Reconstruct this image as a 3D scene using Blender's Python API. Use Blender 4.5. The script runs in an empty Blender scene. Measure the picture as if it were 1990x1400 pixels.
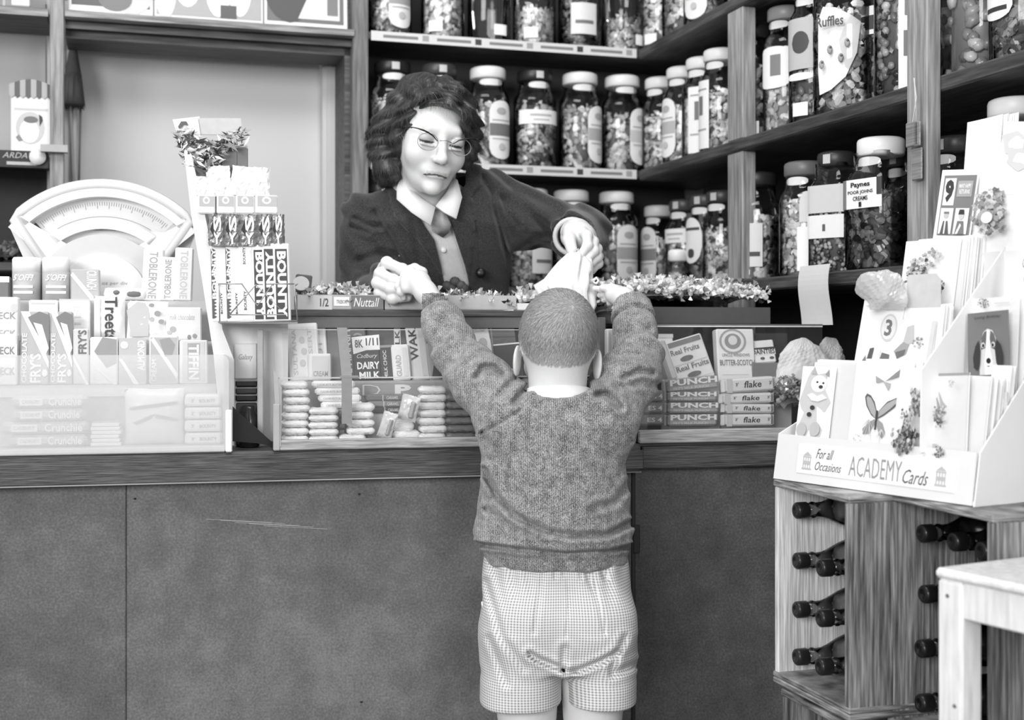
import bpy, math, random
import numpy as np
from mathutils import Vector, Matrix
random.seed(7)
SC = bpy.context.scene
COL = SC.collection
PI = math.pi
R = math.radians

# ---------------------------------------------------------------- camera
F, CX, CY, EYE = 2500.0, 995.0, 650.0, 1.09      # focal length in pixels of a 1990x1400 frame, horizon row, camera height
cam = bpy.data.objects.new('camera', bpy.data.cameras.new('camera'))
COL.objects.link(cam)
cam.location = (0, 0, EYE)
cam.rotation_euler = (PI/2, 0, 0)
cam.data.sensor_width = 36.0
cam.data.lens = 36.0*F/1990.0
cam.data.shift_y = -(700.0-CY)/1990.0
cam.data.clip_start = 0.05
cam.data.dof.use_dof = True
cam.data.dof.focus_distance = 2.42
cam.data.dof.aperture_fstop = 3.6
SC.camera = cam

# ---------------------------------------------------------------- light
world = bpy.data.worlds.new('shop_daylight')
world.use_nodes = True
SC.world = world
bg = world.node_tree.nodes['Background']
bg.inputs[0].default_value = (1, 1, 1, 1)
bg.inputs[1].default_value = 0.82
def area(name, loc, target, sx, sy, power):
    l = bpy.data.lights.new(name, 'AREA')
    l.shape = 'RECTANGLE'; l.size = sx; l.size_y = sy; l.energy = power
    o = bpy.data.objects.new(name, l); COL.objects.link(o)
    o.location = loc
    d = Vector(target)-Vector(loc)
    o.rotation_euler = d.to_track_quat('-Z', 'Y').to_euler()
    return o
area('shop_window_daylight', (-2.7, -3.8, 2.5), (0.1, 3.0, 0.9), 3.4, 2.0, 500)
area('back_shelf_fill', (-0.3, 1.75, 3.0), (0.0, 3.6, 1.45), 1.6, 0.6, 46)  # added overhead fill that brightens the back wall and shelves
area('front_right_area', (1.9, -1.6, 2.0), (0.3, 3.0, 1.1), 1.0, 1.8, 60)  # area light from the right, behind the camera
vs = SC.view_settings
vs.view_transform = 'Standard'; vs.look = 'None'; vs.exposure = -0.52; vs.gamma = 1.0
vs.use_curve_mapping = False
SC.cycles.max_bounces = 8
SC.cycles.transparent_max_bounces = 24
SC.cycles.use_denoising = True

# ---------------------------------------------------------------- materials
MATS = {}
def lin(s):                       # display grey 0..255 -> linear
    s = s/255.0
    return ((s+0.055)/1.055)**2.4 if s > 0.04045 else s/12.92
def new_mat(name):
    m = bpy.data.materials.new(name); m.use_nodes = True
    nt = m.node_tree
    return m, nt, nt.nodes['Principled BSDF']
def nd(nt, t, **kw):
    n = nt.nodes.new(t)
    for k, v in kw.items():
        if k.startswith('i_'):
            key = k[2:]
            key = int(key) if key.isdigit() else key.replace('_', ' ')
            n.inputs[key].default_value = v
        else: setattr(n, k, v)
    return n
def coords(nt, scale=(1, 1, 1), kind='Object'):
    tc = nd(nt, 'ShaderNodeTexCoord'); mp = nd(nt, 'ShaderNodeMapping')
    mp.inputs['Scale'].default_value = scale
    nt.links.new(tc.outputs[kind], mp.inputs[0])
    return mp.outputs[0]
def G(s, rough=0.6, metal=0.0, spec=0.4, var=0.06, scale=60, bump=0.0, coat=0.0):
    """Plain procedural grey: display value s, slight noise in tone and relief."""
    key = ('g', s, rough, metal, spec, var, scale, bump, coat)
    if key in MATS: return MATS[key]
    m, nt, b = new_mat('grey_%d' % s)
    v = lin(s)
    no = nd(nt, 'ShaderNodeTexNoise', i_Scale=scale, i_Detail=3.0)
    nt.links.new(coords(nt), no.inputs['Vector'])
    mr = nd(nt, 'ShaderNodeMapRange')
    mr.inputs[3].default_value = v*(1-var*2); mr.inputs[4].default_value = min(1, v*(1+var*2))
    nt.links.new(no.outputs[0], mr.inputs[0])
    nt.links.new(mr.outputs[0], b.inputs['Base Color'])
    b.inputs['Roughness'].default_value = rough; b.inputs['Metallic'].default_value = metal
    b.inputs['Specular IOR Level'].default_value = spec
    b.inputs['Coat Weight'].default_value = coat
    if bump:
        bp = nd(nt, 'ShaderNodeBump', i_Strength=bump, i_Distance=0.003)
        nt.links.new(no.outputs[0], bp.inputs['Height']); nt.links.new(bp.outputs[0], b.inputs['Normal'])
    MATS[key] = m
    return m
def ramp(nt, fac, stops):
    r = nd(nt, 'ShaderNodeValToRGB')
    e = r.color_ramp.elements
    while len(e) < len(stops): e.new(0.5)
    for i, (p, s) in enumerate(stops):
        e[i].position = p; v = lin(s); e[i].color = (v, v, v, 1)
    nt.links.new(fac, r.inputs[0])
    return r.outputs[0]
def wood(name, lo, hi, scale=(1, 30, 30), rough=0.6, bump=0.3, dist=4.0):
    if name in MATS: return MATS[name]
    m, nt, b = new_mat(name)
    c = coords(nt, scale)
    n1 = nd(nt, 'ShaderNodeTexNoise', i_Scale=2.0, i_Detail=6.0, i_Distortion=dist*0.3); nt.links.new(c, n1.inputs['Vector'])
    n2 = nd(nt, 'ShaderNodeTexNoise', i_Scale=9.0, i_Detail=4.0); nt.links.new(c, n2.inputs['Vector'])
    n3 = nd(nt, 'ShaderNodeTexNoise', i_Scale=3.0, i_Detail=2.0); nt.links.new(coords(nt), n3.inputs['Vector'])
    a = nd(nt, 'ShaderNodeMath', operation='MULTIPLY_ADD', i_1=0.45); nt.links.new(n1.outputs[0], a.inputs[0]); nt.links.new(n2.outputs[0], a.inputs[2])
    a2 = nd(nt, 'ShaderNodeMath', operation='MULTIPLY_ADD', i_1=0.5); nt.links.new(n3.outputs[0], a2.inputs[0]); nt.links.new(a.outputs[0], a2.inputs[2])
    hf = nd(nt, 'ShaderNodeMath', operation='MULTIPLY', i_1=0.5); nt.links.new(a2.outputs[0], hf.inputs[0])
    nt.links.new(ramp(nt, hf.outputs[0], [(0.38, lo), (0.48, (lo+hi)/2), (0.60, hi)]), b.inputs['Base Color'])
    bp = nd(nt, 'ShaderNodeBump', i_Strength=bump, i_Distance=0.002)
    nt.links.new(a.outputs[0], bp.inputs['Height']); nt.links.new(bp.outputs[0], b.inputs['Normal'])
    b.inputs['Roughness'].default_value = rough
    MATS[name] = m
    return m
def tone_mat(name, lo, hi, rough=0.5, metal=0.0, spec=0.5, bump=0, coat=0.0, sc=200):
    """Tone read from the mesh's own 'tone' attribute (0..1), for printed or assorted wrappers."""
    if name in MATS: return MATS[name]
    m, nt, b = new_mat(name)
    at = nd(nt, 'ShaderNodeAttribute', attribute_name='tone')
    nt.links.new(ramp(nt, at.outputs['Fac'], [(0, lo), (1, hi)]), b.inputs['Base Color'])
    b.inputs['Roughness'].default_value = rough; b.inputs['Metallic'].default_value = metal
    b.inputs['Specular IOR Level'].default_value = spec; b.inputs['Coat Weight'].default_value = coat
    if bump:
        no = nd(nt, 'ShaderNodeTexNoise', i_Scale=sc, i_Detail=4.0); nt.links.new(coords(nt), no.inputs['Vector'])
        bp = nd(nt, 'ShaderNodeBump', i_Strength=bump, i_Distance=0.002)
        nt.links.new(no.outputs[0], bp.inputs['Height']); nt.links.new(bp.outputs[0], b.inputs['Normal'])
    MATS[name] = m
    return m
def foil(name='foil', s=235, metal=0.75, rough=0.34, scale=220, bump=0.6):
    if name in MATS: return MATS[name]
    m, nt, b = new_mat(name)
    c = coords(nt)
    no = nd(nt, 'ShaderNodeTexNoise', i_Scale=scale, i_Detail=5.0, i_Distortion=1.2); nt.links.new(c, no.inputs['Vector'])
    bp = nd(nt, 'ShaderNodeBump', i_Strength=bump, i_Distance=0.002)
    nt.links.new(no.outputs[0], bp.inputs['Height']); nt.links.new(bp.outputs[0], b.inputs['Normal'])
    v = lin(s); b.inputs['Base Color'].default_value = (v, v, v, 1)
    b.inputs['Metallic'].default_value = metal; b.inputs['Roughness'].default_value = rough
    MATS[name] = m
    return m
def glass(name='glass', tint=1.0, haze=0.0, rough=0.03, hazev=0.9, gloss=None, trans=0.0):
    """Thin glass: clear with a fresnel reflection, plus an optional white haze."""
    if name in MATS: return MATS[name]
    m = bpy.data.materials.new(name); m.use_nodes = True
    nt = m.node_tree; nt.nodes.clear()
    out = nd(nt, 'ShaderNodeOutputMaterial')
    tr = nd(nt, 'ShaderNodeBsdfTransparent'); tr.inputs[0].default_value = (tint, tint, tint, 1)
    gl = nd(nt, 'ShaderNodeBsdfGlossy', i_Roughness=rough)
    mx = nd(nt, 'ShaderNodeMixShader')
    if gloss is None:
        fr = nd(nt, 'ShaderNodeFresnel', i_IOR=1.45); nt.links.new(fr.outputs[0], mx.inputs[0])
    else: mx.inputs[0].default_value = gloss
    nt.links.new(tr.outputs[0], mx.inputs[1]); nt.links.new(gl.outputs[0], mx.inputs[2])
    last = mx
    if haze:
        df = nd(nt, 'ShaderNodeBsdfDiffuse'); df.inputs[0].default_value = (hazev, hazev, hazev, 1)
        tl = nd(nt, 'ShaderNodeBsdfTranslucent'); tl.inputs[0].default_value = (hazev, hazev, hazev, 1)
        m1 = nd(nt, 'ShaderNodeMixShader'); m1.inputs[0].default_value = trans
        nt.links.new(df.outputs[0], m1.inputs[1]); nt.links.new(tl.outputs[0], m1.inputs[2])
        m2 = nd(nt, 'ShaderNodeMixShader')
        no = nd(nt, 'ShaderNodeTexNoise', i_Scale=7.0, i_Detail=3.0); nt.links.new(coords(nt), no.inputs['Vector'])
        mr = nd(nt, 'ShaderNodeMapRange'); mr.inputs[3].default_value = haze*0.8; mr.inputs[4].default_value = min(1, haze*1.2)
        nt.links.new(no.outputs[0], mr.inputs[0]); nt.links.new(mr.outputs[0], m2.inputs[0])
        nt.links.new(mx.outputs[0], m2.inputs[1]); nt.links.new(m1.outputs[0], m2.inputs[2]); last = m2
    nt.links.new(last.outputs[0], out.inputs[0])
    MATS[name] = m
    return m
PAPER = lambda s=225: G(s, 0.65, var=0.02)
INK = lambda s: G(s, 0.55, var=0.02)
M_SHELF = wood('dark_shelf_wood', 38, 92, (1.0, 14, 14), 0.55)
M_POST = wood('painted_post_wood', 105, 165, (14, 14, 1.0), 0.6)
M_FASCIA = wood('counter_fascia_wood', 34, 100, (2.0, 34, 60), 0.5, 0.6)
M_CRATE = wood('rough_crate_wood', 62, 172, (22, 22, 1.2), 0.85, 0.5, 1.5)
M_CRATEH = wood('rough_crate_wood_flat', 70, 190, (2, 2, 30), 0.8, 0.7)
M_WHITEWOOD = wood('white_painted_wood', 212, 246, (12, 12, 1.5), 0.5, 0.15)
M_FOIL = foil('silver_foil', 250, 0.0, 0.3, 9, 1.0)
M_DFOIL = foil('dark_foil', 135, 0.3, 0.3, 9, 1.0)
M_CHROME = G(222, 0.3, 0.25, var=0.01)
M_JAR = glass('jar_glass', 0.97)
M_PANE = glass('case_glass', 0.97, haze=0.015, trans=0.2, gloss=0.04)
M_PERSPEX = glass('glare_hazed_perspex', 0.99, haze=0.36, hazev=0.86, trans=0.25, gloss=0.06)  # white haze stands in for the window's reflection on the perspex
M_CELLO = glass('cellophane', 0.96, haze=0.18, rough=0.15)

# ---------------------------------------------------------------- mesh builder
TEXTS = {}
def text_geo(s, bold=0.0, shear=0.0, spacing=1.0):
    key = (s, bold, shear, spacing)
    if key not in TEXTS:
        c = bpy.data.curves.new('t', 'FONT'); c.body = s; c.offset = bold; c.shear = shear
        c.resolution_u = 2; c.space_character = spacing
        o = bpy.data.objects.new('t', c)
        me = bpy.data.meshes.new_from_object(o)
        vs_ = [(v.co.x, v.co.y) for v in me.vertices]
        fs = [tuple(p.vertices) for p in me.polygons]
        bpy.data.objects.remove(o); bpy.data.curves.remove(c); bpy.data.meshes.remove(me)
        x0 = min(v[0] for v in vs_); x1 = max(v[0] for v in vs_); y0 = min(v[1] for v in vs_); y1 = max(v[1] for v in vs_)
        TEXTS[key] = ([((x-x0)/(x1-x0), (y-y0)/(y1-y0)) for x, y in vs_], fs)
    return TEXTS[key]

class MB:
    def __init__(s):
        s.v = []; s.f = []; s.mi = []; s.t = []; s.mats = []; s.cur = 0; s.tone = 0.5; s.M = Matrix.Identity(4)
        s.sm = []; s.smooth = False
    def mat(s, m):
        if m not in s.mats: s.mats.append(m)
        s.cur = s.mats.index(m); return s
    def add(s, vs_, fs):
        b = len(s.v)
        for p in vs_: s.v.append(tuple(s.M @ Vector(p)))
        s.t += [s.tone]*len(vs_)
        for f in fs:
            s.f.append(tuple(b+i for i in f)); s.mi.append(s.cur); s.sm.append(s.smooth)
    def box(s, x0, x1, y0, y1, z0, z1):
        s.add([(x0,y0,z0),(x1,y0,z0),(x1,y1,z0),(x0,y1,z0),(x0,y0,z1),(x1,y0,z1),(x1,y1,z1),(x0,y1,z1)],
              [(3,2,1,0),(4,5,6,7),(0,1,5,4),(1,2,6,5),(2,3,7,6),(3,0,4,7)])
    def rbox(s, x0, x1, y0, y1, z0, z1, r=0.002):
        r = min(r, (x1-x0)*0.45, (y1-y0)*0.45, (z1-z0)*0.45)
        vs_ = []; idx = {}
        for ix, X in ((0, x0), (1, x1)):
            for iy, Y in ((0, y0), (1, y1)):
                for iz, Z in ((0, z0), (1, z1)):
                    sx, sy, sz = (1-2*ix), (1-2*iy), (1-2*iz)
                    for ax in range(3):
                        idx[(ix, iy, iz, ax)] = len(vs_)
                        vs_.append((X+(0 if ax == 0 else sx*r), Y+(0 if ax == 1 else sy*r), Z+(0 if ax == 2 else sz*r)))
        g = lambda a, b, c, ax: idx[(a, b, c, ax)]
        fs = []
        for i, fl in ((0, 1), (1, 0)):
            q = [g(i,0,0,0), g(i,1,0,0), g(i,1,1,0), g(i,0,1,0)]; fs.append(tuple(q[::-1] if fl else q))
            q = [g(0,i,0,1), g(0,i,1,1), g(1,i,1,1), g(1,i,0,1)]; fs.append(tuple(q[::-1] if fl else q))
            q = [g(0,0,i,2), g(1,0,i,2), g(1,1,i,2), g(0,1,i,2)]; fs.append(tuple(q[::-1] if fl else q))
        for a in (0, 1):
            for b in (0, 1):
                q = [g(a,b,0,0), g(a,b,1,0), g(a,b,1,1), g(a,b,0,1)]; fs.append(tuple(q))
                q = [g(a,0,b,0), g(a,1,b,0), g(a,1,b,2), g(a,0,b,2)]; fs.append(tuple(q))
                q = [g(0,a,b,1), g(1,a,b,1), g(1,a,b,2), g(0,a,b,2)]; fs.append(tuple(q))
                for c in (0, 1): fs.append((g(a,b,c,0), g(a,b,c,1), g(a,b,c,2)))
        s.add(vs_, fs)
    def prism(s, poly, y0, y1):              # poly in (x,z), extruded along y
        n = len(poly)
        vs_ = [(x, y0, z) for x, z in poly]+[(x, y1, z) for x, z in poly]
        fs = [tuple(range(n)), tuple(range(2*n-1, n-1, -1))]+[(i, i+n, (i+1) % n+n, (i+1) % n) for i in range(n)]
        s.add(vs_, fs)
    def xprism(s, poly, x0, x1):              # poly in (y,z), extruded along x
        n = len(poly)
        vs_ = [(x0, y, z) for y, z in poly]+[(x1, y, z) for y, z in poly]
        fs = [tuple(range(n)), tuple(range(2*n-1, n-1, -1))]+[(i, i+n, (i+1) % n+n, (i+1) % n) for i in range(n)]
        s.add(vs_, fs)
    def lathe(s, prof, n=20, c=(0, 0), power=2.0, a0=0.0, a1=2*PI):
        """prof: list of (radius, z); power>2 gives a squarer section."""
        full = abs(a1-a0-2*PI) < 1e-6
        m = n if full else n+1
        vs_ = []
        for r, z in prof:
            for i in range(m):
                a = a0+(a1-a0)*i/n
                k = 1.0/((abs(math.cos(a))**power+abs(math.sin(a))**power)**(1/power))
                vs_.append((c[0]+r*k*math.cos(a), c[1]+r*k*math.sin(a), z))
        fs = []
        for j in range(len(prof)-1):
            for i in range(n):
                i2 = (i+1) % m
                fs.append((j*m+i, j*m+i2, (j+1)*m+i2, (j+1)*m+i))
        if full and prof[0][0] > 1e-6: fs.append(tuple(range(m-1, -1, -1)))
        if full and prof[-1][0] > 1e-6: fs.append(tuple((len(prof)-1)*m+i for i in range(m)))
        sm = s.smooth; s.smooth = True; s.add(vs_, fs); s.smooth = sm
    def tube(s, pts, r, n=8, closed=False):
        pts = [Vector(p) for p in pts]; m = len(pts); vs_ = []
        rr = r if isinstance(r, (list, tuple)) else [r]*m
        up = Vector((0, 0, 1)); prev = None
        for i, p in enumerate(pts):
            a = pts[(i-1) % m] if (closed or i > 0) else p
            b = pts[(i+1) % m] if (closed or i < m-1) else p
            t = (b-a).normalized()
            if prev is None:
                u = t.cross(up if abs(t.z) < 0.9 else Vector((1, 0, 0))).normalized()
            else: u = (prev-t*prev.dot(t)).normalized()
            prev = u; w = t.cross(u)
            for k in range(n):
                an = 2*PI*k/n
                vs_.append(tuple(p+(u*math.cos(an)+w*math.sin(an))*rr[i]))
        fs = []
        for i in range(m if closed else m-1):
            for k in range(n):
                i2 = (i+1) % m; k2 = (k+1) % n
                fs.append((i*n+k, i*n+k2, i2*n+k2, i2*n+k))
        if not closed: fs += [tuple(range(n-1, -1, -1)), tuple((m-1)*n+k for k in range(n))]
        sm = s.smooth; s.smooth = True; s.add(vs_, fs); s.smooth = sm
    def ball(s, c, r, nu=8, nv=5, tw=0):
        rx, ry, rz = r if isinstance(r, (tuple, list)) else (r, r, r)
        vs_ = [(c[0], c[1], c[2]-rz)]
        for j in range(1, nv):
            ph = -PI/2+PI*j/nv
            for i in range(nu):
                a = 2*PI*i/nu+tw
                vs_.append((c[0]+rx*math.cos(ph)*math.cos(a), c[1]+ry*math.cos(ph)*math.sin(a), c[2]+rz*math.sin(ph)))
        vs_.append((c[0], c[1], c[2]+rz)); top = len(vs_)-1
        fs = [(0, 1+(i+1) % nu, 1+i) for i in range(nu)]
        for j in range(nv-2):
            for i in range(nu):
                a = 1+j*nu; b = a+nu
                fs.append((a+i, a+(i+1) % nu, b+(i+1) % nu, b+i))
        a = 1+(nv-2)*nu
        fs += [(a+i, a+(i+1) % nu, top) for i in range(nu)]
        sm = s.smooth; s.smooth = True; s.add(vs_, fs); s.smooth = sm
    def facet_ball(s, c, r, nu, nv, rnd):
        b = len(s.v); k = len(s.sm); s.ball(c, r, nu, nv, rnd.uniform(0, 1))
        for i in range(k, len(s.sm)): s.sm[i] = False
    def flat(s, pts, y):                       # flat polygon in (x,z) at depth y, facing -y
        s.add([(x, y, z) for x, z in pts], [tuple(range(len(pts)))])
    def text(s, txt, x0, x1, z0, z1, y, rot=0, bold=0.0, shear=0.0):
        tv, tf = text_geo(txt, bold, shear)
        vs_ = []
        for u, v in tv:
            if rot == 90: uu, vv = 1-v, u            # reads upwards
            elif rot == -90: uu, vv = v, 1-u         # reads downwards
            elif rot == 180: uu, vv = 1-u, 1-v
            else: uu, vv = u, v
            vs_.append((x0+(x1-x0)*uu, y, z0+(z1-z0)*vv))
        s.add(vs_, tf)
    def build(s, name, parent=None, default=None):
        me = bpy.data.meshes.new(name)
        me.from_pydata(s.v, [], s.f)
        mats = s.mats or [default or G(180)]
        for m in mats: me.materials.append(m)
        me.polygons.foreach_set('material_index', s.mi)
        me.polygons.foreach_set('use_smooth', s.sm)
        at = me.attributes.new('tone', 'FLOAT', 'POINT'); at.data.foreach_set('value', s.t)
        me.update()
        o = bpy.data.objects.new(name, me); COL.objects.link(o)
        if parent is not None: o.parent = parent
        return o

def tag(o, label=None, cat=None, group=None, kind=None):
    if label: o['label'] = label
    if cat: o['category'] = cat
    if group: o['group'] = group
    if kind: o['kind'] = kind
    return o
def thing(name, label, cat, loc=(0, 0, 0), rz=0.0, group=None, rot=None):
    o = bpy.data.objects.new(name, None); COL.objects.link(o)
    o.empty_display_size = 0.02
    o.location = loc; o.rotation_euler = rot if rot else (0, 0, rz)
    return tag(o, label, cat, group)
def dup(root, loc, label, group=None, rz=None, rot=None, scale=None):
    r = root.copy(); COL.objects.link(r); r.location = loc
    if rz is not None: r.rotation_euler = (0, 0, rz)
    if rot is not None: r.rotation_euler = rot
    if scale is not None: r.scale = scale
    r['label'] = label
    if group: r['group'] = group
    for ch in root.children:
        c = ch.copy(); COL.objects.link(c); c.parent = r
        for g in ch.children:
            d = g.copy(); COL.objects.link(d); d.parent = c
    return r
def structure(name, mb):
    o = mb.build(name); o['kind'] = 'structure'; return o

# ---------------------------------------------------------------- plan of the room
def P(px, py, Y): return Vector(((px-CX)/F*Y, Y, EYE-(py-CY)/F*Y))
class Frame:
    def __init__(s, x, y, deg):
        s.o = Vector((x, y)); s.a = R(deg); s.d = Vector((math.cos(s.a), math.sin(s.a))); s.n = Vector((-s.d.y, s.d.x))
    def w(s, u, v, z=0.0):
        p = s.o+s.d*u+s.n*v; return Vector((p.x, p.y, z))
    def s(s, px, v=0.0):
        r = (px-CX)/F; q = s.o+s.n*v
        return (r*q.y-q.x)/(s.d.x-r*s.d.y)
    def z(s, px, py, v=0.0):
        p = s.w(s.s(px, v), v); return EYE-(py-CY)/F*p.y
    def mat(s, z=0.0):
        return Matrix.Translation((s.o.x, s.o.y, z)) @ Matrix.Rotation(s.a, 4, 'Z')
CT = Frame(0, 2.5, 12.5)                       # counter front
BK = Frame(0, 3.6, 17.0)                       # front edge of the back shelves
RT = Frame(0.3637, 3.711, -73.0)               # front edge of the right-hand shelves
CD = Frame(0.458, 2.244, -59.0)                # front of the card display
CR = Frame(0.458, 2.244, -73.0)                # face of the first crate
CR2 = Frame(0.600, 2.046, -73.0)
ORD = ['first', 'second', 'third', 'fourth', 'fifth', 'sixth', 'seventh', 'eighth', 'ninth', 'tenth', 'eleventh', 'twelfth']
# ================================================================ the room shell
mb = MB().mat(G(80, 0.8)); mb.box(-4, 3, -2.5, 6, -0.02, 0.0); structure('floor', mb)
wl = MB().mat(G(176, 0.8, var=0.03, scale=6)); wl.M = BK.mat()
uL = -2.4; uC = BK.s(1240)+0.32
dx0, dx1 = BK.s(150, 0.26), BK.s(622, 0.26)        # door leaf between these
wl.box(uL, dx0-0.08, 0.24, 0.34, 0, 2.7); wl.box(dx1+0.10, uC, 0.24, 0.34, 0, 2.7)
wl.box(dx0-0.08, dx1+0.10, 0.24, 0.34, 1.98, 2.7)
structure('wall_back', wl)
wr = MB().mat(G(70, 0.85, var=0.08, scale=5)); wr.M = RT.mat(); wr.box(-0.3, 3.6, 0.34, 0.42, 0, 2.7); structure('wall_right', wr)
d = MB().mat(G(196, 0.55, var=0.02, scale=3)); d.M = BK.mat()
d.box(dx0, dx1, 0.262, 0.30, 0.01, 1.93)
d.box(dx0+0.09, dx1-0.09, 0.258, 0.262, 0.15, 1.0)
structure('door_1', d)
d = MB().mat(G(192, 0.5, var=0.03, scale=8)); d.M = BK.mat()
for a, b in ((dx0-0.075, dx0), (dx1, dx1+0.095)):
    d.box(a, b, 0.215, 0.26, 0, 2.0); d.box(a+0.012, b-0.03, 0.205, 0.215, 0, 2.0)
d.box(dx0-0.075, dx1+0.095, 0.215, 0.26, 1.93, 2.0); d.box(dx0-0.075, dx1+0.095, 0.205, 0.215, 1.945, 1.985)
structure('trim_1', d)

# ================================================================ shelving
Z1, Z2, Z3, ZT = 1.222, 1.563, 1.912, 2.27
T = 0.022
# back unit, right of the door
sb = thing('shelving', 'dark wooden wall shelving with paper price edging behind the woman, full of sweet jars', 'shelves', BK.w(0, 0, 0), BK.a)
u0, u1 = BK.s(700), BK.s(1240)
for z in (Z1, Z2, Z3, ZT):
    m = MB().mat(M_SHELF); m.rbox(u0+0.02, u1+0.3, 0.003, 0.238, z-T, z, 0.003); m.build('shelf_board', sb)
for z, txts in ((Z2, 1), (Z3, 1)):
    m = MB().mat(PAPER(205)); m.box(u0+0.03, u1-0.005, -0.001, 0.002, z-T-0.003, z+0.001)
    k = 0; x = u0+0.06
    while x < u1-0.14:
        m.mat(INK(120)); m.box(x+0.003, x+0.10, -0.0014, -0.0008, z-0.016, z-0.008)
        m.mat(INK(60 if k % 2 else 150)); m.box(x+0.112, x+0.13, -0.0014, -0.0008, z-0.019, z-0.003)
        x += 0.15; k += 1
    tag(m.build('price_edging', sb), 'white paper price strip')
m = MB().mat(wood('upright_wood', 72, 130, (14, 14, 1.0))); m.rbox(BK.s(686), BK.s(716), 0.0, 0.045, 0.9, 2.3); m.build('upright', sb)
m = MB().mat(M_SHELF); m.box(u0-0.035, u0+0.02, 0.045, 0.238, 0.9, 2.3); m.build('side_board', sb)
m = MB().mat(G(62, 0.8, var=0.1, scale=8)); m.box(u0+0.02, u1+0.25, 0.225, 0.238, 0.3, 2.3); m.build('back_board', sb)

# left unit with the long head shelf over the door
sl = thing('shelving', 'wooden shelving at far left with the long dark shelf over the door', 'shelves', BK.w(0, 0, 0), BK.a)
ul = BK.s(110)
m = MB().mat(M_SHELF); m.rbox(ul+0.02, BK.s(688), 0.0, 0.20, Z3-0.024, Z3-0.002, 0.003)
m.box(ul+0.02, BK.s(688), 0.02, 0.20, Z3-0.042, Z3-0.024); m.box(ul+0.02, BK.s(688), 0.045, 0.19, Z3-0.062, Z3-0.042)
m.mat(wood('shelf_lip_wood', 95, 165, (1, 14, 14))); m.box(ul+0.02, BK.s(688), -0.006, 0.0, Z3-0.018, Z3-0.001)
m.build('shelf_board', sl)
for z in (Z3, 1.55, 1.27):
    m = MB().mat(M_SHELF); m.rbox(-2.2, ul-0.02, 0.0, 0.22, z-T, z, 0.003)
    if z == Z3: m.mat(wood('shelf_lip_wood', 95, 165, (1, 14, 14))); m.box(-2.2, ul-0.02, -0.006, 0.0, z-T, z-0.003)
    if z == 1.55:
        m.mat(INK(40)); m.box(-1.7, ul-0.02, -0.004, 0.0, z-0.042, z)
        m.mat(INK(175)); x = -1.66
        while x < ul-0.06:
            m.text('ARDATH', x, x+0.09, z-0.019, z-0.005, -0.005, shear=0.3); m.text('AMBER', x+0.01, x+0.08, z-0.038, z-0.023, -0.005, shear=0.3) if False else m.box(x+0.01, x+0.08, -0.005, -0.0045, z-0.036, z-0.028)
            x += 0.11
    m.build('shelf_board', sl)
m = MB().mat(M_POST); m.rbox(BK.s(97), BK.s(124), -0.004, 0.04, 0.0, 2.3); m.build('upright', sl)
m = MB().mat(G(170)); m.M = Matrix.Translation((BK.s(118)-0.012, -0.03, 1.565)); m.box(-0.035, 0.03, 0.0, 0.026, -0.018, 0.0); m.build('bracket', sl)
m = MB().mat(G(62, 0.8)); m.box(-2.2, ul, 0.225, 0.238, 0.2, 1.56); m.build('back_board', sl)  # dark board puts in the shade on the wall below the shelf

# right unit
sr = thing('shelving', 'dark wooden shelving along the right wall with two pale uprights, full of sweet jars', 'shelves', RT.w(0, 0, 0), RT.a)
for z, e in ((Z1, 3.2), (Z2, 3.2), (Z3, 3.2), (ZT, 3.2)):
    m = MB().mat(M_SHELF); m.rbox(0.006, e, 0.0, 0.335, z-0.03, z, 0.004); m.build('shelf_board', sr)
for px0, px1 in ((1411, 1440), (1789, 1829)):
    a, b = RT.s(px0), RT.s(px1)
    m = MB().mat(M_POST)
    if px0 > 1500: m.rbox(a, b, -0.03, 0.0, 0.0, 2.3)
    else:
        for z0_, z1_ in ((.9, Z1-.03), (Z1, Z2-.03), (Z2, Z3-.03), (Z3, 2.24)): m.rbox(a, b, 0.004, 0.04, z0_+.0005, z1_-.0005)
    m.build('upright', sr)
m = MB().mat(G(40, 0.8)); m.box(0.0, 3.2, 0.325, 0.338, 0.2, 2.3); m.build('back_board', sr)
m = MB().mat(G(30, 0.8)); m.box(0.45, 0.47, 0.02, 0.32, 0.0, Z1-0.03); m.build('lower_partition', sr)

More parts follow.
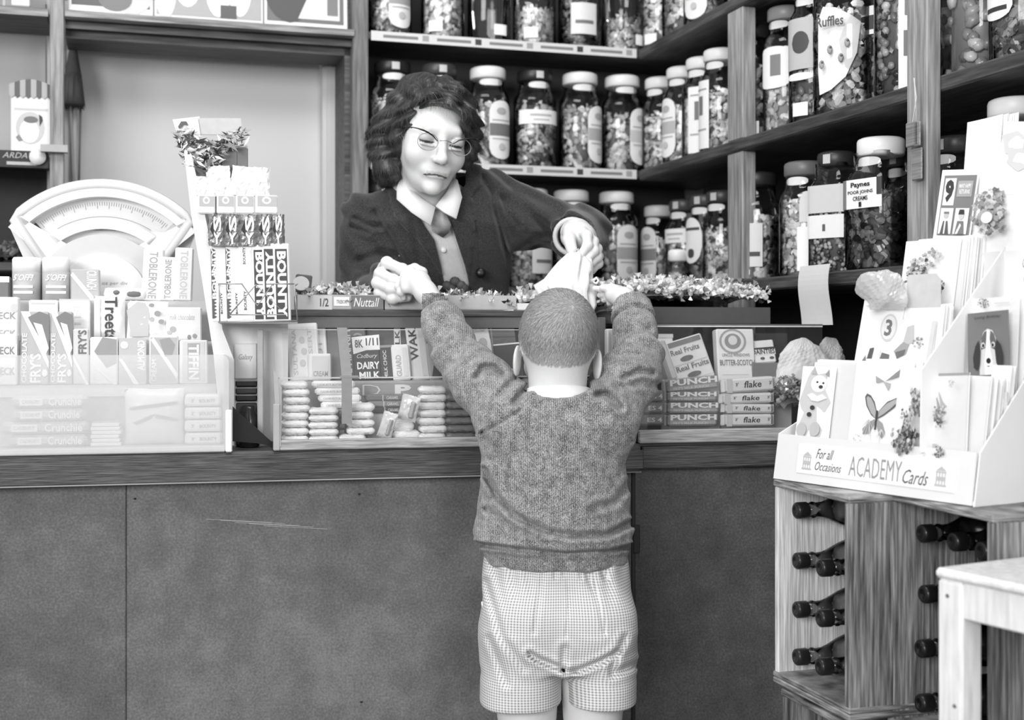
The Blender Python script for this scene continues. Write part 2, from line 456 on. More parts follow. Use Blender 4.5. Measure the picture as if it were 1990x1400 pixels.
# ================================================================ sweet jars
def sweets_mb(r, h, n, size, lo, hi, power=2.0, wrapped=0.5, seed=1, mat=None):
    rnd = random.Random(seed)
    m = MB().mat(mat or tone_mat('sweets_%d_%d' % (lo, hi), lo, hi, 0.3, 0.0, 0.6))
    m.tone = 0.15; m.lathe([(r*0.72, 0.003), (r*0.72, h*0.9), (r*0.2, h*0.97)], 10, power=power)
    for i in range(n):
        a = rnd.uniform(0, 2*PI)
        k = 1.0/((abs(math.cos(a))**power+abs(math.sin(a))**power)**(1/power))
        top = rnd.random() < 0.15
        rr = (r-size*0.9)*k*(math.sqrt(rnd.random()) if top else 1)
        z = h*(1-0.06*rr/r)-rnd.uniform(0, size) if top else rnd.uniform(size*0.6, h)
        m.M = Matrix.Translation((rr*math.cos(a), rr*math.sin(a), z)) @ Matrix.Rotation(a, 4, 'Z') @ Matrix.Rotation(rnd.uniform(0, PI), 4, 'X') @ Matrix.Rotation(rnd.uniform(-.4, .4), 4, 'Y')
        m.tone = min(1, max(0, rnd.gauss(0.5, 0.33)))
        if wrapped > .3: m.facet_ball((0, 0, 0), (size*0.6, size*rnd.uniform(.9, 1.35), size*0.7), 5, 4, rnd)
        else: m.ball((0, 0, 0), (size*0.62, size*rnd.uniform(.8, 1.25), size*0.75), 6, 4)
        if rnd.random() < wrapped:
            for sg in (-1, 1):
                m.add([(0, sg*size*.9, 0), (size*.3, sg*size*1.8, size*.6), (-size*.2, sg*size*1.9, 0), (size*.2, sg*size*1.75, -size*.6)], [(0, 1, 2), (0, 2, 3)])
    m.M = Matrix.Identity(4)
    return m
def patch(m, r, a0, a1, z0, z1, arch=0.0, base=0.0, n=12, power=2.0):
    """Curved paper patch on a jar; a in degrees from the front (-y), positive to the right."""
    def pt(a, z):
        t = R(a)-PI/2
        k = 1.0/((abs(math.cos(t))**power+abs(math.sin(t))**power)**(1/power))
        return (r*k*math.cos(t), r*k*math.sin(t), z)
    cols = []
    for i in range(n+1):
        t = i/n; e = math.sqrt(max(0, 1-(2*t-1)**2)) if arch or base else 1
        a = a0+(a1-a0)*t
        zt = z1-arch*(1-e); zb = z0+base*(1-e)
        cols.append((pt(a, zb), pt(a, zt)))
    m.add([p for c in cols for p in c], [(2*i, 2*i+2, 2*i+3, 2*i+1) for i in range(n)])
def make_jar(r=0.061, H=0.285, power=2.3, lid=225, sweets=None, label=None, fill=0.82, neck=True, lidh=0.03):
    """Returns the thing at the origin; label is a list of (a0,a1,z0,z1,arch,base,tone)."""
    t = thing('sweet_jar', 'sweet jar', 'jar')
    hb = H-lidh; sh = hb-0.062
    g = MB().mat(M_JAR)
    nr = r*0.76
    g.lathe([(r*0.93, 0), (r, 0.008), (r, sh), (r*0.95, sh+0.015), (r*0.82, sh+0.026), (nr, sh+0.033), (nr, hb+0.004)], 28, power=power)
    g.build('glass_body', t)
    l = MB().mat(G(lid, 0.38, var=0.02))
    lr = r*0.84
    l.lathe([(lr-0.004, hb-0.004), (lr, hb), (lr, H-0.008), (lr-0.002, H-0.003), (lr-0.008, H), (0.001, H-0.001)], 28, power=2.0)
    lo = l.build('lid', t)
    if lid < 100:
        s_ = MB().mat(PAPER(190)); patch(s_, lr+0.0008, -12, 12, hb+0.002, H-0.008); s_.build('sticker', lo)
    if sweets:
        o = sweets(r*0.955, sh*fill+0.01, power); o.parent = t
    if neck:
        n_ = MB().mat(PAPER(215)); patch(n_, nr+0.001, -38+random.uniform(-8, 8), 42, hb-0.026, hb-0.007, 0.006, 0.006); n_.build('neck_label', t)
    if label:
        sets = []                       # marks printed on one paper stay with it; a separate paper is a part of its own
        for i, q in enumerate(label):
            for st_ in sets:
                if any(q[0] <= p[1] and q[1] >= p[0] and q[2] <= p[3] and q[3] >= p[2] for _, p in st_): st_.append((i, q)); break
            else: sets.append([(i, q)])
        for st_ in sets:
            m = MB()
            for i, (a0, a1, z0, z1, ar, ba, tn) in st_:
                m.mat(PAPER(tn)); patch(m, r*1.006+0.0005*(i+1), a0, a1, z0, z1, ar, ba, power=power)
            m.build('label', t)
    return t
SW = {}
def sweets(kind):
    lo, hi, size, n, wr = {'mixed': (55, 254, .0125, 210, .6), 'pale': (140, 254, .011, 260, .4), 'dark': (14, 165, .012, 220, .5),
                           'foil': (70, 255, .0115, 230, .7), 'almond': (110, 215, .0145, 120, 0), 'small': (60, 215, .006, 700, 0),
                           'humbug': (20, 215, .011, 260, .2), 'powder': (215, 245, .005, 300, 0)}[kind]
    def f(r, h, power):
        key = (kind, round(r, 3), round(h, 2), power)
        if key not in SW:
            m = sweets_mb(r, h, n, size, lo, hi, power, wr, len(SW)+3)
            o = m.build('sweets'); o['kind'] = 'stuff'; SW[key] = o
            return o
        o = SW[key].copy(); COL.objects.link(o); o['kind'] = 'stuff'; return o
    return f
def L_arch(rot, band=150):      # tall arched label, turned to one side
    return [(rot-34, rot+34, .02, .185, .03, .03, 222), (rot-33, rot+33, .085, .12, 0, 0, band), (rot-14, rot+14, .145, .165, .008, .008, 165), (rot-26, rot+26, .128, .1305, 0, 0, 150), (rot-26, rot+26, .0755, .078, 0, 0, 160), (rot-9, rot+9, .045, .064, .008, .008, 180)]
def L_wide(rot=0): return [(rot-62, rot+62, .125, .165, 0, 0, 228), (rot-30, rot+30, .147, .153, 0, 0, 170), (rot-22, rot+22, .135, .139, 0, 0, 180)]
def L_tall(rot=0): return [(rot-30, rot+30, .012, .19, .0, 0, 225), (rot-9, rot+9, .10, .15, 0, 0, 110), (rot-22, rot+22, .165, .169, 0, 0, 150), (rot-22, rot+22, .06, .064, 0, 0, 160)]
def L_oval(rot=0): return [(rot-38, rot+38, .06, .185, .045, .045, 215), (rot-30, rot+30, .15, .158, 0, 0, 70), (rot-12, rot+12, .075, .10, .008, .008, 60)]
def L_price(rot=0): return [(rot-18, rot+18, .02, .05, 0, 0, 240)]
def L_block(rot=0): return [(rot-10, rot+8, .095, .115, .006, .006, 150), (rot-42, rot+30, .04, .13, 0, 0, 215), (rot-30, rot+20, .07, .08, 0, 0, 110)]
def word(l):
    return 'dark-lidded' if l < 100 else ('grey-lidded' if l < 180 else 'white-lidded')
def put_jar(fr, px, v, z, rz, lbl, group, **kw):
    t = make_jar(**kw)
    t.location = fr.w(fr.s(px, v), v, z+0.001); t.rotation_euler = (0, 0, fr.a+R(rz))
    tag(t, lbl, 'jar', group)
    return t
# back wall, top shelf: lids lie above the picture
for i, (px, lid, sw, lb, fl, ds) in enumerate((
        (757, 40, 'foil', L_arch(40), .8, 'label curving off beside foil sweets'),
        (860, 225, 'pale', L_price(-20), .8, 'white slip low on pale sweets'),
        (950, 40, None, L_price(20), .8, 'almost empty'),
        (1038, 225, 'pale', L_price(-30), .5, 'half full of pale sweets'),
        (1126, 225, 'dark', L_block(-12), .8, 'large square label'),
        (1212, 225, 'mixed', L_price(10), .45, 'small white slip at its foot'))):
    put_jar(BK, px, .09, Z3, 8*i-20, 'glass jar, %s along the top back shelf, %s' % (ORD[i], ds),
            'jars on the top shelf of the back wall', lid=lid, sweets=sweets(sw) if sw else None, label=lb, fill=fl)
for i, (px, lid, sw, lb, fl, ds) in enumerate((
        (762, 35, 'powder', None, .93, 'full of white sweets beside the upright'),
        (853, 60, 'pale', None, .8, 'directly behind the crown of the woman'),
        (948, 225, 'foil', L_arch(22, 110), .9, 'arched label crossed by a dark band'),
        (1039, 35, 'mixed', L_wide(0), .85, 'broad white label round its middle'),
        (1127, 225, 'foil', L_arch(36, 165), .9, 'grey-banded arched label beside foil sweets'),
        (1209, 225, 'mixed', L_arch(34, 190), .8, 'plain arched label, next to the corner'))):
    put_jar(BK, px, .09, Z2, 0, '%s jar on the middle back shelf, %s' % (word(lid), ds),
            'jars on the middle shelf of the back wall', lid=lid, sweets=sweets(sw), label=lb, fill=fl)
for i, (px, lid, sw, lb, fl, ds) in enumerate((
        (742, 60, 'foil', None, .8, 'between the upright and the hair'),
        (1030, 225, 'foil', L_block(30), .85, 'square label, under the outstretched sleeve'),
        (1110, 215, 'mixed', L_arch(10), .9, 'mostly covered by the outstretched sleeve'),
        (1198, 225, 'foil', L_arch(14, 160), .9, 'tall arched label, beside the hand holding the bag'))):
    put_jar(BK, px, .09, Z1, 0, '%s jar on the lowest back shelf, %s' % (word(lid), ds),
            'jars on the lowest shelf of the back wall', lid=lid, sweets=sweets(sw), label=lb, fill=fl)
# right wall, between the corner and the first upright
for i, (px, lid, sw, lb) in enumerate(((1282, 225, 'mixed', L_price(20)), (1330, 225, 'mixed', None), (1374, 225, 'dark', L_arch(10)))):
    put_jar(RT, px, .09, Z3, 20, 'glass sweet jar, %s out of the corner on the top side-wall shelf' % ORD[i],
            'jars on the top shelf of the right wall', lid=lid, sweets=sweets(sw), label=lb)
for i, (px, lid, sw, lb, ds) in enumerate((
        (1284, 225, 'mixed', None, 'first out of the corner'),
        (1327, 225, 'pale', L_arch(-20, 170), 'second out of the corner'),
        (1366, 225, 'pale', L_tall(20), 'third out of the corner'),
        (1401, 225, 'mixed', L_tall(-30), 'half hidden by the first upright'))):
    put_jar(RT, px, .085, Z2, 30, 'white-lidded jar on the middle side-wall shelf, %s' % ds,
            'jars on the middle shelf between the corner and the first upright', lid=lid, sweets=sweets(sw), label=lb, r=.055, H=.275)
for i, (px, lid, sw, lb, ds) in enumerate((
        (1280, 225, 'mixed', L_arch(-5, 130), 'white-lidded, first out of the corner'),
        (1330, 70, 'mixed', L_wide(0), 'second out of the corner, thin band label'),
        (1372, 70, 'dark', L_oval(-15), 'dark-lidded with big round label'),
        (1404, 60, 'foil', None, 'dark-lidded, half hidden by the first upright'))):
    put_jar(RT, px, .11, Z1, 30, 'jar on the lowest side-wall shelf, %s' % ds,
            'jars on the lowest shelf between the corner and the first upright', lid=lid, sweets=sweets(sw), label=lb, r=.052, H=.25)
t = put_jar(RT, 1316, .035, Z1, 20, 'small squat white-lidded jar standing in front of taller jars, lowest shelf near the corner',
            None, lid=235, sweets=sweets('foil'), r=.03, H=.10, neck=False)
# right wall, between the uprights, middle shelf
tj = put_jar(RT, 1467, .07, Z2, 28, 'dark jar with big oval label and white slip below, beside the first upright', None, lid=35, sweets=sweets('dark'), r=.048, H=.285,
        label=L_oval(-4))
m = MB().mat(PAPER(240)); patch(m, .0487, -60, 45, .002, .045, power=2.3); m.build('price_slip', tj)
put_jar(RT, 1527, .10, Z2, 28, 'grey-lidded jar with rounded label, next to the oval-labelled jar', None, lid=150, sweets=sweets('pale'), r=.052, H=.31,
        label=[(-45, 40, .11, .21, .01, .01, 222), (-10, 20, .14, .19, 0, 0, 120)], fill=.9)
put_jar(RT, 1578, .07, Z2, 28, 'tall jar with round emblem label and small price slip, beside the shield-labelled jar', None, lid=225, sweets=sweets('humbug'), r=.05, H=.32,
        label=[(-50, 50, .12, .235, 0, 0, 175), (-25, 25, .155, .205, .025, .025, 70), (-40, 36, .095, .112, .006, .006, 228), (-20, 22, .015, .045, 0, 0, 232)], fill=.95)
tj = put_jar(RT, 1648, .075, Z2, 28, 'biggest jar on the middle side-wall shelf, with a white wavy shield-shaped label', None, lid=225, sweets=sweets('mixed'), r=.066, H=.345, power=3.2, fill=.86, neck=False)
m = MB().mat(PAPER(228)); m.M = Matrix.Rotation(R(10), 4, 'Z')
def jl(m, pts, r, lift=0.0):            # polygon wrapped on a jar: (arc metres, z)
    vs_ = [(math.sin(x/r)*(r+lift), -math.cos(x/r)*(r+lift), z) for x, z in pts]
    c = (sum(v[0] for v in vs_)/len(vs_), sum(v[1] for v in vs_)/len(vs_)-0.006, sum(v[2] for v in vs_)/len(vs_))
    n = len(vs_); m.add(vs_+[c], [(i, (i+1) % n, n) for i in range(n)])
shield = [(-.045, .20), (-.03, .225), (.0, .218), (.03, .20), (.05, .185), (.042, .12), (.02, .07), (-.01, .045), (-.04, .038), (-.045, .09)]
jl(m, shield, .069, .004)
m.mat(INK(70)); m.text('Ruffles', -.04, .02, .178, .20, -.0805, bold=.02)
for (x, z) in ((-.03, .10), (-.012, .13), (.012, .11), (.026, .14)):
    m.mat(INK(150)); m.ball((x, -.076, z), (.006, .002, .010), 8, 4); m.mat(INK(90)); m.ball((x+.002, -.0775, z+.004), (.003, .0015, .003), 6, 4)
m.build('label', tj)
put_jar(RT, 1716, .13, Z2, 28, 'dark-filled jar half hidden behind the shield-labelled jar', None, lid=225, sweets=sweets('dark'), r=.05, H=.30,
        label=[(-70, 70, .16, .22, 0, 0, 215), (-60, 20, .17, .2, 0, 0, 60)], neck=False)
put_jar(RT, 1752, .06, Z2, 28, 'tall jar of striped sweets with a long label strip, against the second upright', None, lid=225, sweets=sweets('humbug'), r=.052, H=.33,
        label=[(22, 62, .0, .26, 0, 0, 232), (32, 52, .07, .12, 0, 0, 120), (34, 50, .15, .19, 0, 0, 130)], fill=1.0, neck=False)
# right wall, between the uprights, lowest shelf
put_jar(RT, 1472, .065, Z1, 28, 'dark-lidded jar with large block label on the lowest shelf beside the first upright', None, lid=45, sweets=sweets('foil'), r=.056, H=.262,
        label=[(-30, 46, .03, .135, 0, 0, 205), (-24, 40, .055, .066, 0, 0, 70), (-8, 16, .008, .026, .004, .004, 245)], neck=False)
put_jar(RT, 1564, .075, Z1, 28, 'grey-lidded jar of pale sweets on the lowest shelf, between block-labelled and square jars', None, lid=110, sweets=sweets('pale'), r=.056, H=.262, fill=.96,
        label=[(15, 55, .01, .11, 0, 0, 235), (20, 50, .12, .19, .03, 0, 205)])
put_jar(RT, 1626, .07, Z1, 28, 'square glass jar with stacked pale labels marked 6', None, lid=50, sweets=sweets('small'), r=.05, H=.265, power=6, fill=.9, neck=False,
        label=[(-44, 44, .13, .19, 0, 0, 195), (-44, 44, .075, .125, 0, 0, 222), (-5, 3, .09, .105, 0, 0, 90)])
tj = put_jar(RT, 1712, .075, Z1, 14, 'big square white-lidded jar of dark glossy sweets under a white upper label', None, lid=236, sweets=sweets('dark'), r=.058, H=.272, power=7, fill=.82, lidh=.034,
        label=[(-44, 44, .125, .185, 0, 0, 232), (-44, -34, .125, .185, 0, 0, 120), (36, 44, .15, .185, 0, 0, 60)])
m = MB().mat(INK(40)); y = -.0605
m.text('Paynes', -.026, .026, .166, .179, y, bold=.03); m.text('POOR JOHNS', -.034, .034, .153, .162, y, bold=.02); m.text('CREAMS', -.02, .02, .141, .150, y, bold=.02)
m.M = Matrix.Translation((0, 0, 0)); m.text('1', -.004, .003, .128, .138, y, bold=.03); m.build('lettering', tj)
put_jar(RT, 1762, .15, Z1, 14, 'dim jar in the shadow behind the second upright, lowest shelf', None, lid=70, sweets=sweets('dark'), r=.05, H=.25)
# right of the second upright
tj = put_jar(RT, 1904, .075, Z2-.012, 14, 'large square jar of sugared almonds with a white price card', None, lid=225, sweets=sweets('almond'), r=.06, H=.30, power=5, fill=.95, neck=False)
m = MB().mat(PAPER(235)); m.M = Matrix.Rotation(R(8), 4, 'Y'); m.box(-.018, .04, -.0675, -.067, .15, .24)
m.mat(INK(60)); m.text('-1/9-', -.008, .03, .165, .178, -.068); m.build('price_card', tj)
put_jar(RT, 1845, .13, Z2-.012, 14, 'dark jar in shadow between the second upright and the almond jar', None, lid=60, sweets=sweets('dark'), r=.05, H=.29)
put_jar(RT, 1988, .07, Z2-.012, 14, 'dark-filled jar with round label, beyond the almond jar', None, lid=225, sweets=sweets('dark'), r=.055, H=.29,
        label=[(-50, 20, .08, .2, .04, .02, 225), (-40, 10, .095, .103, 0, 0, 50)])
# ================================================================ counter
CZ = 0.872
uS = CT.s(1248); uE = 0.66; uA = CT.s(-420)
ct = thing('shop_counter', 'long wooden shop counter with hardboard front panels and worn fascia', 'counter', CT.w(0, 0, 0), CT.a)
def hardboard(name, s0, seed):
    m, nt, b = new_mat(name)
    c = coords(nt); mp = nd(nt, 'ShaderNodeMapping'); mp.inputs['Location'].default_value = (seed, seed*2, 0); nt.links.new(c, mp.inputs[0])
    n1 = nd(nt, 'ShaderNodeTexNoise', i_Scale=2.2, i_Detail=6.0, i_Roughness=0.65); nt.links.new(mp.outputs[0], n1.inputs['Vector'])
    n2 = nd(nt, 'ShaderNodeTexNoise', i_Scale=230.0, i_Detail=3.0); nt.links.new(mp.outputs[0], n2.inputs['Vector'])
    n3 = nd(nt, 'ShaderNodeTexNoise', i_Scale=22.0, i_Detail=4.0); nt.links.new(mp.outputs[0], n3.inputs['Vector'])
    a = nd(nt, 'ShaderNodeMath', operation='MULTIPLY_ADD', i_1=0.8); nt.links.new(n2.outputs[0], a.inputs[0]); nt.links.new(n1.outputs[0], a.inputs[2])
    a3 = nd(nt, 'ShaderNodeMath', operation='MULTIPLY_ADD', i_1=0.45); nt.links.new(n3.outputs[0], a3.inputs[0]); nt.links.new(a.outputs[0], a3.inputs[2])
    hf = nd(nt, 'ShaderNodeMath', operation='MULTIPLY', i_1=0.44); nt.links.new(a3.outputs[0], hf.inputs[0])
    nt.links.new(ramp(nt, hf.outputs[0], [(0.32, s0-34), (0.5, s0), (0.68, s0+34)]), b.inputs['Base Color'])
    b.inputs['Roughness'].default_value = 0.6
    return m
HB1, HB2, HB3 = hardboard('hardboard_worn', 92, 0), hardboard('hardboard', 95, 3), hardboard('hardboard_right', 88, 7)
uj = CT.s(246, .03)
for i, (a, b, hb) in enumerate(((uA, uj-.0006, HB1), (uj, uS-.012, HB2), (uS-.006, uE, HB3))):
    m = MB().mat(hb); m.rbox(a, b, 0.03, 0.042, 0.0, 0.835, 0.002)
    if i == 1:
        m.mat(INK(170)); y = .0293
        for k in range(5):
            x0 = CT.s(400+k*28, .03); z0 = .745-.004*k+.0008*(k % 2)
            m.flat([(x0, z0), (x0+.12, z0-.010), (x0+.12, z0-.0106), (x0, z0-.0007)], y)
        m.mat(INK(40))
        for px, py in ((262, 971), (1576, 961), (698, 962), (702, 1366)): 
            x0, z0 = CT.s(px, .03), CT.z(px, py, .03)
            m.lathe([(0.0022, z0), (0.0022, z0+.003)], 8, c=(x0, y)) if px < 1200 else None
    m.build('front_panel', ct)
m = MB().mat(G(52, 0.7)); m.box(uS-.012, uS-.006, 0.028, 0.05, 0, .835)
m.rbox(uS-.010, uS+.004, 0.024, 0.03, CT.z(1240, 1075, .03), CT.z(1240, 1020, .03)); m.build('joint_strip', ct)
m = MB().mat(M_FASCIA); m.rbox(uA, uS-.002, 0.0, 0.03, CZ-.056, CZ-.002, 0.003)
m.mat(G(150, .7)); m.box(uA, uS-.002, -.0008, 0.002, CZ-.0568, CZ-.0545); m.build('fascia', ct)
m = MB().mat(M_FASCIA); m.rbox(uS+.002, uE, 0.006, 0.03, CZ-.052, CZ-.004, 0.003)
m.rbox(uS-.05, uS+.002, -.004, 0.0, CZ-.05, CZ-.012, 0.002); m.build('fascia', ct)
m = MB().mat(G(70, .5)); m.rbox(uA, uE, 0.004, 0.45, CZ-.006, CZ, 0.002); m.box(uA, uE, .43, .45, 0, CZ-.006); m.build('countertop', ct)

# ---------------------------------------------------------------- generic pack
def design(m, w, h, items, y=-.0005):
    k = 0
    X = lambda u: -w/2+w*u
    Z = lambda v: h*v
    for it in items:
        k += 1; yy = y-0.00022*k
        if it[0] == 'r':
            _, u0, v0, u1, v1, g = it; m.mat(INK(g)); m.flat([(X(u0), Z(v0)), (X(u1), Z(v0)), (X(u1), Z(v1)), (X(u0), Z(v1))], yy)
        elif it[0] == 't':
            _, s, u0, v0, u1, v1, g = it[:7]; rot = it[7] if len(it) > 7 else 0; b = it[8] if len(it) > 8 else .02; sh = it[9] if len(it) > 9 else 0
            m.mat(INK(g)); m.text(s, X(u0), X(u1), Z(v0), Z(v1), yy, rot, b, sh)
        elif it[0] == 'o':
            _, u, v, ru, rv, g = it; m.mat(INK(g)); m.flat([(X(u)+ru*w*math.cos(2*PI*i/20), Z(v)+rv*h*math.sin(2*PI*i/20)) for i in range(20)], yy)
        elif it[0] == 'p':
            m.mat(INK(it[2])); m.flat([(X(a), Z(b)) for a, b in it[1]], yy)
def pack(name, box, v, depth, tone, items, label, cat, group=None, lean=0, roll=0, z0=None, fr=CT, rough=.45, crimp=0, mat=None, yaw=0, bev=.0025):
    px0, px1, py0, py1 = box
    pc = (px0+px1)/2
    u0, u1 = fr.s(px0, v), fr.s(px1, v)
    zt = fr.z(pc, py0, v); zb = fr.z(pc, py1, v) if z0 is None else z0
    w = (u1-u0); h = (zt-zb)/max(.3, math.cos(R(lean)))
    m = MB().mat(mat or G(tone, rough, var=.02, bump=.15, scale=90, coat=.15))
    m.rbox(-w/2, w/2, 0, depth, 0, h, bev)
    if crimp:
        for sx in (-1, 1):
            n = 7; m.mat(mat or G(tone, rough, var=.02, bump=.15, scale=90, coat=.15))
            pts = []
            for i in range(n+1):
                z = h*.06+h*.88*i/n; pts.append((sx*(w/2+crimp), z)); 
                if i < n: pts.append((sx*(w/2+crimp*.75), z+h*.44/n))
            poly = [(sx*(w/2-.001), h*.06)]+pts+[(sx*(w/2-.001), h*.94)]
            if sx > 0: poly = poly[::-1]
            m.prism(poly[::-1], depth*.45, depth*.5)
    design(m, w, h, items)
    o = m.build(name)
    o.location = fr.w((u0+u1)/2, v, zb+.0006); o.rotation_euler = (-R(lean), R(roll), fr.a+R(yaw))
    return tag(o, label, cat, group)

# ---------------------------------------------------------------- left perspex display
ZB, ZC_, ZD = CT.z(250, 748, .11), CT.z(250, 664, .17), CT.z(100, 584, .23)
g0, g1 = CT.s(-420, 0), CT.s(447, 0)
dl = thing('display_case', 'low glare-hazed perspex-fronted counter display at the till end, crammed with chocolate', 'display case', CT.w(0, 0, CZ), CT.a)
m = MB().mat(G(205, .5)); m.rbox(g0, g1-.008, .0, .30, 0, .012, .002); m.build('base_tray', dl)
m = MB().mat(G(200, .6)); m.box(g0, g1-.02, .11, .168, .012, ZB-CZ); m.box(g0, g1-.02, .17, .228, .012, ZC_-CZ); m.box(g0, g1-.02, .23, .295, .012, ZD-CZ); m.build('stepped_shelf', dl)
zt = CT.z(300, 690, 0)-CZ
m = MB().mat(M_PERSPEX); r_ = .012
m.prism([(g0, .004), (g1-.002, .004), (g1-.002, zt-r_), (g1-.002-r_*.3, zt-r_*.3), (g1-.002-r_, zt), (g0, zt)], -.002, .001)
m.build('front_pane', dl)
m = MB().mat(M_PERSPEX); m.xprism([(.003, .012), (.29, .012), (.29, ZD-CZ+.02), (.10, zt), (.003, zt-.004)], g1-.012, g1-.009); m.build('side_pane', dl)
m = MB().mat(G(240, .4)); m.rbox(g1-.008, g1+.004, -.004, .012, -.0005, CT.z(440, 797, 0)-CZ, .002); m.build('corner_clip', dl)
# row behind the perspex
zA = CZ+.0125
hts = (766, 790, 815, 840, 862)
for i in range(4):
    a, b = [(20, 168), (22, 165), (0, 172), (15, 170)][i], None
    zb_ = zA+i*.0238
    d = [('r', .0, .0, 1, 1, 215), ('r', .12, .2, .42, .8, 245), ('t', 'CADBURY', .15, .35, .39, .65, 190), ('t', 'Crunchie', .5, .18, .93, .86, 250, 0, .03)]
    yy = CT.z(90, 0, .03); u0 = CT.s([15, 0, 22, 20][i], .03); u1 = CT.s([170, 172, 165, 168][i], .03)
    m = MB().mat(G(205, .35, coat=.3)); w = u1-u0; m.rbox(-w/2, w/2, 0, .035, 0, .0225, .007); design(m, w, .0225, d[1:])
    o = m.build('crunchie_bar' if False else 'chocolate_bar'); o.location = CT.w((u0+u1)/2, .03, zb_); o.rotation_euler = (0, 0, CT.a)
    tag(o, 'honeycomb bar lying behind the perspex, %s up in its stack of four' % ORD[i], 'chocolate bar', 'honeycomb bars stacked behind the perspex')
for i in range(4):
    u0 = CT.s(359, .03); u1 = CT.s(432-i, .03); w = u1-u0
    m = MB().mat(G(240, .4, coat=.2)); m.rbox(-w/2, w/2, 0, .05, 0, .0215, .004); design(m, w, .0215, [('t', 'BOUNTY', .4, .3, .85, .62, 150), ('t', "3'", .18, .32, .26, .62, 150)])
    o = m.build('chocolate_bar'); o.location = CT.w((u0+u1)/2, .03, zA+i*.0238); o.rotation_euler = (0, 0, CT.a)
    tag(o, 'white coconut bar lettered BOUNTY behind the perspex, %s up in its stack' % ORD[i], 'chocolate bar', 'coconut bars stacked behind the perspex')
for i in range(6):
    u0 = CT.s(176+i % 2*2, .03); u1 = CT.s(235-i % 3*2, .03); w = u1-u0
    m = MB().mat(G(246, .4)); m.rbox(-w/2, w/2, 0, .05, 0, .0062, .001); m.mat(INK(190)); m.box(-w/2+.001, w/2-.001, .001, .049, .0062, .0068)
    o = m.build('wafer_packet'); o.location = CT.w((u0+u1)/2, .03, zA+i*.0072); o.rotation_euler = (0, 0, CT.a)
    tag(o, 'thin white wafer packet behind the perspex, %s up in its low pile' % ORD[i], 'packet', 'thin packets behind the perspex')
# striped cellophane sweet bag
def pillow_mb(w, h, d, mat, nx=14, nz=12, wr=.0015, seed=0, power=2.4):
    rnd = random.Random(seed); m = MB().mat(mat); m.smooth = True
    vs_ = []
    for side in (-1, 1):
        for j in range(nz+1):
            for i in range(nx+1):
                u, v = i/nx, j/nz
                k = (max(0, 1-abs(2*u-1)**power)*max(0, 1-abs(2*v-1)**power))**.5
                vs_.append(((u-.5)*w*(1-.04*math.sin(PI*v)), side*(d/2*k)+d/2+rnd.uniform(-wr, wr)*(k > 0), v*h+rnd.uniform(-wr, wr)*.6))
    fs = []; N = (nx+1)*(nz+1)
    for j in range(nz):
        for i in range(nx):
            a = j*(nx+1)+i; fs.append((a, a+1, a+nx+2, a+nx+1)); fs.append((N+a, N+a+nx+1, N+a+nx+2, N+a+1))
    m.add(vs_, fs); m.smooth = False
    return m
def bag(name, box, v, depth, tone, items, label, cat, group=None, z0=None, roll=0, lean=0, seed=0, mat=None, fr=CT):
    px0, px1, py0, py1 = box; pc = (px0+px1)/2
    u0, u1 = fr.s(px0, v), fr.s(px1, v); zt_ = fr.z(pc, py0, v); zb_ = fr.z(pc, py1, v) if z0 is None else z0
    w, h = u1-u0, zt_-zb_
    m = pillow_mb(w, h, depth, mat or G(tone, .35, coat=.3, var=.05), seed=seed)
    if items: design(m, w, h, items, y=-.0005)
    o = m.build(name); o.location = fr.w((u0+u1)/2, v, zb_+.0006); o.rotation_euler = (-R(lean), R(roll), fr.a)
    return tag(o, label, cat, group)
bag('sweet_bag', (240, 357, 757, 856), .03, .045, 238, [('p', [(.1, .62), (.9, .72), (.9, .78), (.1, .68)], 170), ('p', [(.15, .4), (.5, .55), (.9, .47), (.9, .41), (.5, .49), (.2, .36)], 175)],
    'puffy pale sweet bag with two curved stripes, behind the perspex', 'bag of sweets', z0=zA, seed=4)
m = MB().mat(G(222, .5)); u0, u1 = CT.s(-60, .10), CT.s(420, .10); m.box(u0, u1, -.002, 0, 0, .018)
m.mat(INK(250)); m.text('PEPPERMINT CREAM', u0+(u1-u0)*.4, u0+(u1-u0)*.72, .005, .013, -.0025); m.text('BROWN', u0+(u1-u0)*.82, u0+(u1-u0)*.93, .005, .013, -.0025); m.text('ALMOND', u0+(u1-u0)*.16, u0+(u1-u0)*.3, .005, .013, -.0025)
o = m.build('price_strip'); o.location = CT.w(0, .109, ZB-.022); o.rotation_euler = (0, 0, CT.a); tag(o, 'pale price strip lettered with cream flavours along the step', 'price strip')
# second row: standing cartons
B = 'cartons standing on the first step of the perspex display'
pack('chocolate_box', (-40, 33, 650, 745), .115, .03, 236, [('r', .45, .55, 1, .8, 215), ('t', 'ECK', .55, .6, .95, .75, 130), ('t', 'ECK', .55, .2, .95, .35, 160)], 'white carton ending in ECK on the bottom step, beside the choc bars', 'carton', B, z0=ZB)
for i, (a, b) in enumerate(((38, 94), (96, 140))):
    pack('chocolate_bar', (a, b, 606, 745), .12, .012, 172, [('p', [(0, 1), (.3, 1), (1, .32), (1, .22)], 245), ('p', [(.25, .92), (.65, 1), (1, .95), (1, .42)], 120), ('p', [(.45, .85), (.75, .82), (1, .5), (.9, .42)], 225),
         ('t', "CHOCOLATE", .06, .03, .24, .7, 235, 90), ('t', "FRY'S", .34, .03, .74, .42, 245, 90, .03), ('o', .87, .16, .1, .05, 240)],
         'tall cream bar lettered FRYS with a slanting pale stripe, %s' % ('beside the ECK carton' if i == 0 else 'second along the first step'), 'chocolate bar', B, z0=ZB, lean=6)
